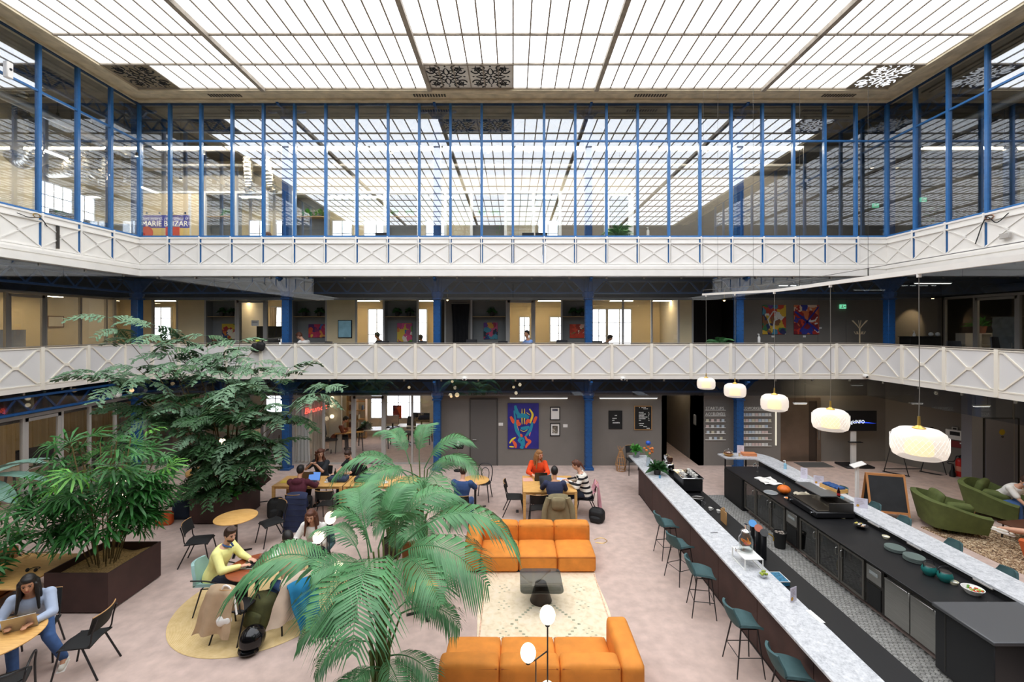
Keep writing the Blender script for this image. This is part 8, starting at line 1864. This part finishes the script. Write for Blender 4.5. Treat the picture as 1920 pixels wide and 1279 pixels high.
for k in range(6): a = 2*pi*k/6; obj('hook', MB().tube([(0, 0, zt-.35), (.10*cos(a), .10*sin(a), zt-.2), (.27*cos(a), .27*sin(a), zt)], .014, 6), m_pale, t); obj('hook', MB().tube([(0, 0, zt-.55), (.14*cos(a+.5), .14*sin(a+.5), zt-.55), (.18*cos(a+.5), .18*sin(a+.5), zt-.45)], .012, 6), m_pale, t)
for k in range(4): obj('foot', MB().bar((0, 0, .08), (.25*cos(k*pi/2), .25*sin(k*pi/2), .02), .04), m_pale, t)
# piano-like black bench and shelves on the right gallery
t = thing('black_sideboard', 'black sideboard on the right gallery', 'sideboard', (QX(1725, 17.7), 17.7, ZM)); zt = QZ(632, 17.7)-ZM; obj('body', MB().cbox(-.62, .62, -.25, .25, .08, zt, .01), m_matt, t); obj('top', MB().cbox(-.65, .65, -.28, .28, zt, zt+.03, .006), m_black, t)
for x in (-.5, .5): obj('foot', MB().box(x-.04, x+.04, -.2, .2, 0, .08), m_black, t)
t = thing('soap_bottle', 'white soap bottle on the black gallery sideboard', 'bottle', (QX(1712, 17.7), 17.65, QZ(632, 17.7)+.03)); obj('bottle', MB().lathe([(.05, 0), (.055, .06), (.03, .12), (.015, .16)], 12), m_white, t); obj('pump', MB().cyl((0, 0, .16), (0, 0, .22), .012).bar((0, 0, .22), (-.05, 0, .21), .016), m_white, t)
for i, px in enumerate((1745.5, 1758)): tag(obj('glass_ball', MB().ball((0, 0, .08), .085), mat('pale_glass_ball', 'c9c9c6', .15), loc=(QX(px, 17.6), 17.6, QZ(632, 17.7)+.03)), ('left' if i == 0 else 'right')+' pale glass ball on the black sideboard', 'ornament')
t = thing('cube_shelf', 'white cube shelf unit in the right gallery room', 'shelf unit', (19.5, QX(1, 1)*0+18.45, ZM)); mw2 = m_white
zt = 2.0
for x in (-.75, -.1, .33, .75): obj('upright', MB().box(x-.02, x+.02, -.2, .2, .05, 1.5), mw2, t)
for z_ in (.05, .55, 1.02, 1.5): obj('shelf', MB().box(-.77, .77, -.2, .2, z_-.02, z_+.02), mw2, t)
obj('back', MB().box(-.75, .75, .19, .2, .05, 1.5), mw2, t); obj('side_board', MB().box(-.74, -.12, -.19, -.17, .07, 1.48), mw2, t)
potted('spiky plant in a terracotta pot on the white cube shelf', (19.5, 18.4, ZM+1.52), 2, m_pott, .22, .3, 1.5)
office_chair('black mesh office chair at the right end of the gallery', QX(1885, 14.5), 14.5, QZ(632, 14.5)-1.08*US, 200, m_mesh); desk('dark desk along the right gallery', 16.2, 15.0, ZM, 2.2, .6, 90, m_black)
office_chair('low black chair back left of the mesh chair', QX(1800, 15.6), 15.6, QZ(640, 15.6)-1.08*US, 170, m_mesh)
t = thing('foil_sheet', 'crinkled grey sheet hung inside the right gallery door', 'sheet', (18.6, 16.6, 4.9), pi/2); obj('sheet', MB().sheet(lambda u, v: ((u-.5)*1.0, .03*sin(u*17+v*9)*sin(v*23), -.4+1.4*v), 20, 24), mat('foil', '9aa0a2', .4, metal=.3, bump=.6, bscale=14), t, angle=80); obj('rod', MB().cyl((-.55, 0, 1.0), (.55, 0, 1.0), .012), m_steel, t)
# upper floor
t = thing('rubber_plant', 'plant with large glossy leaves behind the right upper glass', 'plant', (QX(1726, 16.2)+.2, 16.0, ZU)); obj('pot', MB().lathe([(.16, 0), (.22, .4), (.2, .4), (.001, .36)], 18, caps=False), m_white, t); obj('stem', MB().tube([(0, 0, .35), (.02, 0, 1.3), (.15, 0, 2.1)], [.03, .025, .015], 8), m_stem, t)
for k, (a, z_, L, rs) in enumerate(((200, 1.3, .5, .1), (-20, 1.9, .65, .3), (20, 2.1, .7, .3), (160, 1.8, .45, .25), (-60, 1.5, .5, .1), (100, 1.6, .5, .2), (0, 1.4, .55, .1), (-140, 1.6, .5, .2), (60, 2.0, .5, .4))): obj('leaf', MB().sheet(lambda u, v, L=L, rs=rs: (.05+L*u, (v-.5)*2*.13*sin(pi*min(1, .05+u*.95))**.7, rs*u-.3*u*u+.04*abs(v-.5)), 10, 4), mat('glossy_leaf', '2f6a2c', .3, var=.2, scale=4), t, angle=70, loc=(0, 0, z_), rot=(0, 0, R(a)))
t = thing('palm_in_pot', 'bushy palm by the white upper door frame', 'palm', (QX(1160, 17.8), 17.8, ZU)); obj('pot', MB().lathe([(.16, 0), (.22, .4), (.2, .4), (.001, .36)], 18, caps=False), m_potw, t); obj('stems', MB().tube([(0, 0, .35), (0, 0, 1.0)], [.06, .03], 8), m_stem, t)
for k in range(16): inst(FR[3], 'frond', t, (0, 0, 1.0+.12*(k % 3)), (0, R(-25-12*(k % 4)), R(22.5*k)), .75)
desk('dark desk behind the poster railing', QX(315, 17.6), 17.6, ZU, 1.6, .7, 0, m_black, 1.1); monitor('dark monitor left of the poster', QX(240, 17.0)-.2, 16.6, ZU+.9, 60, .5, .5); desk('desk in the left upper office', -15.6, 15.6, ZU, 2.2, .8, 90, m_black, 1.05)
monitor('black monitor low behind the left upper glass', -15.3, 15.0, ZU+1.05, 80, .7, .4); monitor('second monitor behind the left upper glass', -15.3, 16.1, ZU+1.05, 80, .6, .35)
t = thing('standing_screen', 'tall dark angled screen near the left upper corner', 'screen', (QX(226, 17.6), 17.6, ZU)); obj('panel', MB().prism([(-.25, 0), (.25, .1), (.25, .14), (-.25, .04)], .8, 1.9), m_dsteel, t); obj('stand', MB().cyl((0, .1, 0), (0, .08, .9), .03), m_black, t)
desk('long grey desk under the upper railing monitors', QX(860, 17.3), 17.3, ZU, 6.8, .6, 0, mat('grey_desk', 'b8b2a8', .3), .95)
for i, px in enumerate((715, 990, 1015)): monitor('small dark monitor top at the upper railing, %s' % ('left', 'middle', 'right')[i], QX(px, 17.3), 17.3, ZU+.95, 0, .4, .3)
t = thing('whiteboard_screen', 'white projection board behind the right upper glass', 'board', (17.5, 13.4, 8.9), pi/2-.3); obj('board', MB().cbox(-1.0, 1.0, -.02, .02, 0, 1.0, .01), m_white, t); obj('ledge', MB().box(-1.1, 1.1, -.06, .0, 1.15, 1.19), m_wframe, t)
obj('leg', MB().box(-.9, -.85, 0, .03, ZU-8.9, 0).box(.85, .9, 0, .03, ZU-8.9, 0), m_wframe, t)
t = thing('hanging_speaker', 'dark square speaker behind the right end of the back upper glass', 'speaker', Q(1507, 341, 17.6)); obj('box', MB().cbox(-.2, .2, -.15, .15, -.28, .28, .02), m_dsteel, t); obj('cone', MB().lathe([(.07, 0), (.06, .02)], 16), m_gframe, t, loc=(0, -.15, 0), rot=(pi/2, 0, 0)); obj('rod', MB().cyl((0, 0, .28), (0, 0, 13.94-QZ(341, 17.6)), .015), m_black, t)
t = thing('wall_camera', 'white camera on the left upper mullion at the frame edge', 'camera', (-13.85, 12.02, QZ(130, 12.0))); obj('housing', MB().cbox(-.02, .12, -.06, .10, -.22, .22, .02), m_white, t); obj('lens', MB().ball((.12, .02, .02), .035), m_black, t)
for i, (Y, z) in enumerate(((12.35, 8.25),)):
    pass
t = thing('junction_box', 'loose cables and clips on the left upper balcony panel', 'cables', (-13.9, 12.6, 8.2)); obj('cable', MB().tube(arc([(.05, -.3, .5), (.06, .0, .45), (.06, .3, .5), (.05, .5, .3)]), .012, 6), m_matt, t); obj('bracket', MB().box(.0, .05, .8, .86, -.3, .4), m_dsteel, t); obj('coil', MB().tube([(.06, .2+.10*cos(k*.8), .55+.06*sin(k*.8)) for k in range(16)], .012, 6), m_brass, t)
t = thing('junction_box', 'loose cables and a white fitting on the right upper balcony panel', 'cables', (13.9, 12.6, 8.2)); obj('cable', MB().tube(arc([(-.06, -.3, .5), (-.07, .0, .3), (-.06, .3, .5), (-.05, .6, -.2)]), .014, 6), m_matt, t); obj('coil', MB().tube([(-.06, .2+.12*cos(k*.8), .5+.06*sin(k*.8)) for k in range(16)], .02, 6), mat('copper_coil', 'a8826a', .5), t); obj('fitting', MB().cbox(-.12, -.03, -.35, -.1, -.2, -.05, .01), m_gframe, t)
bpy.data.scenes.remove(TMP)
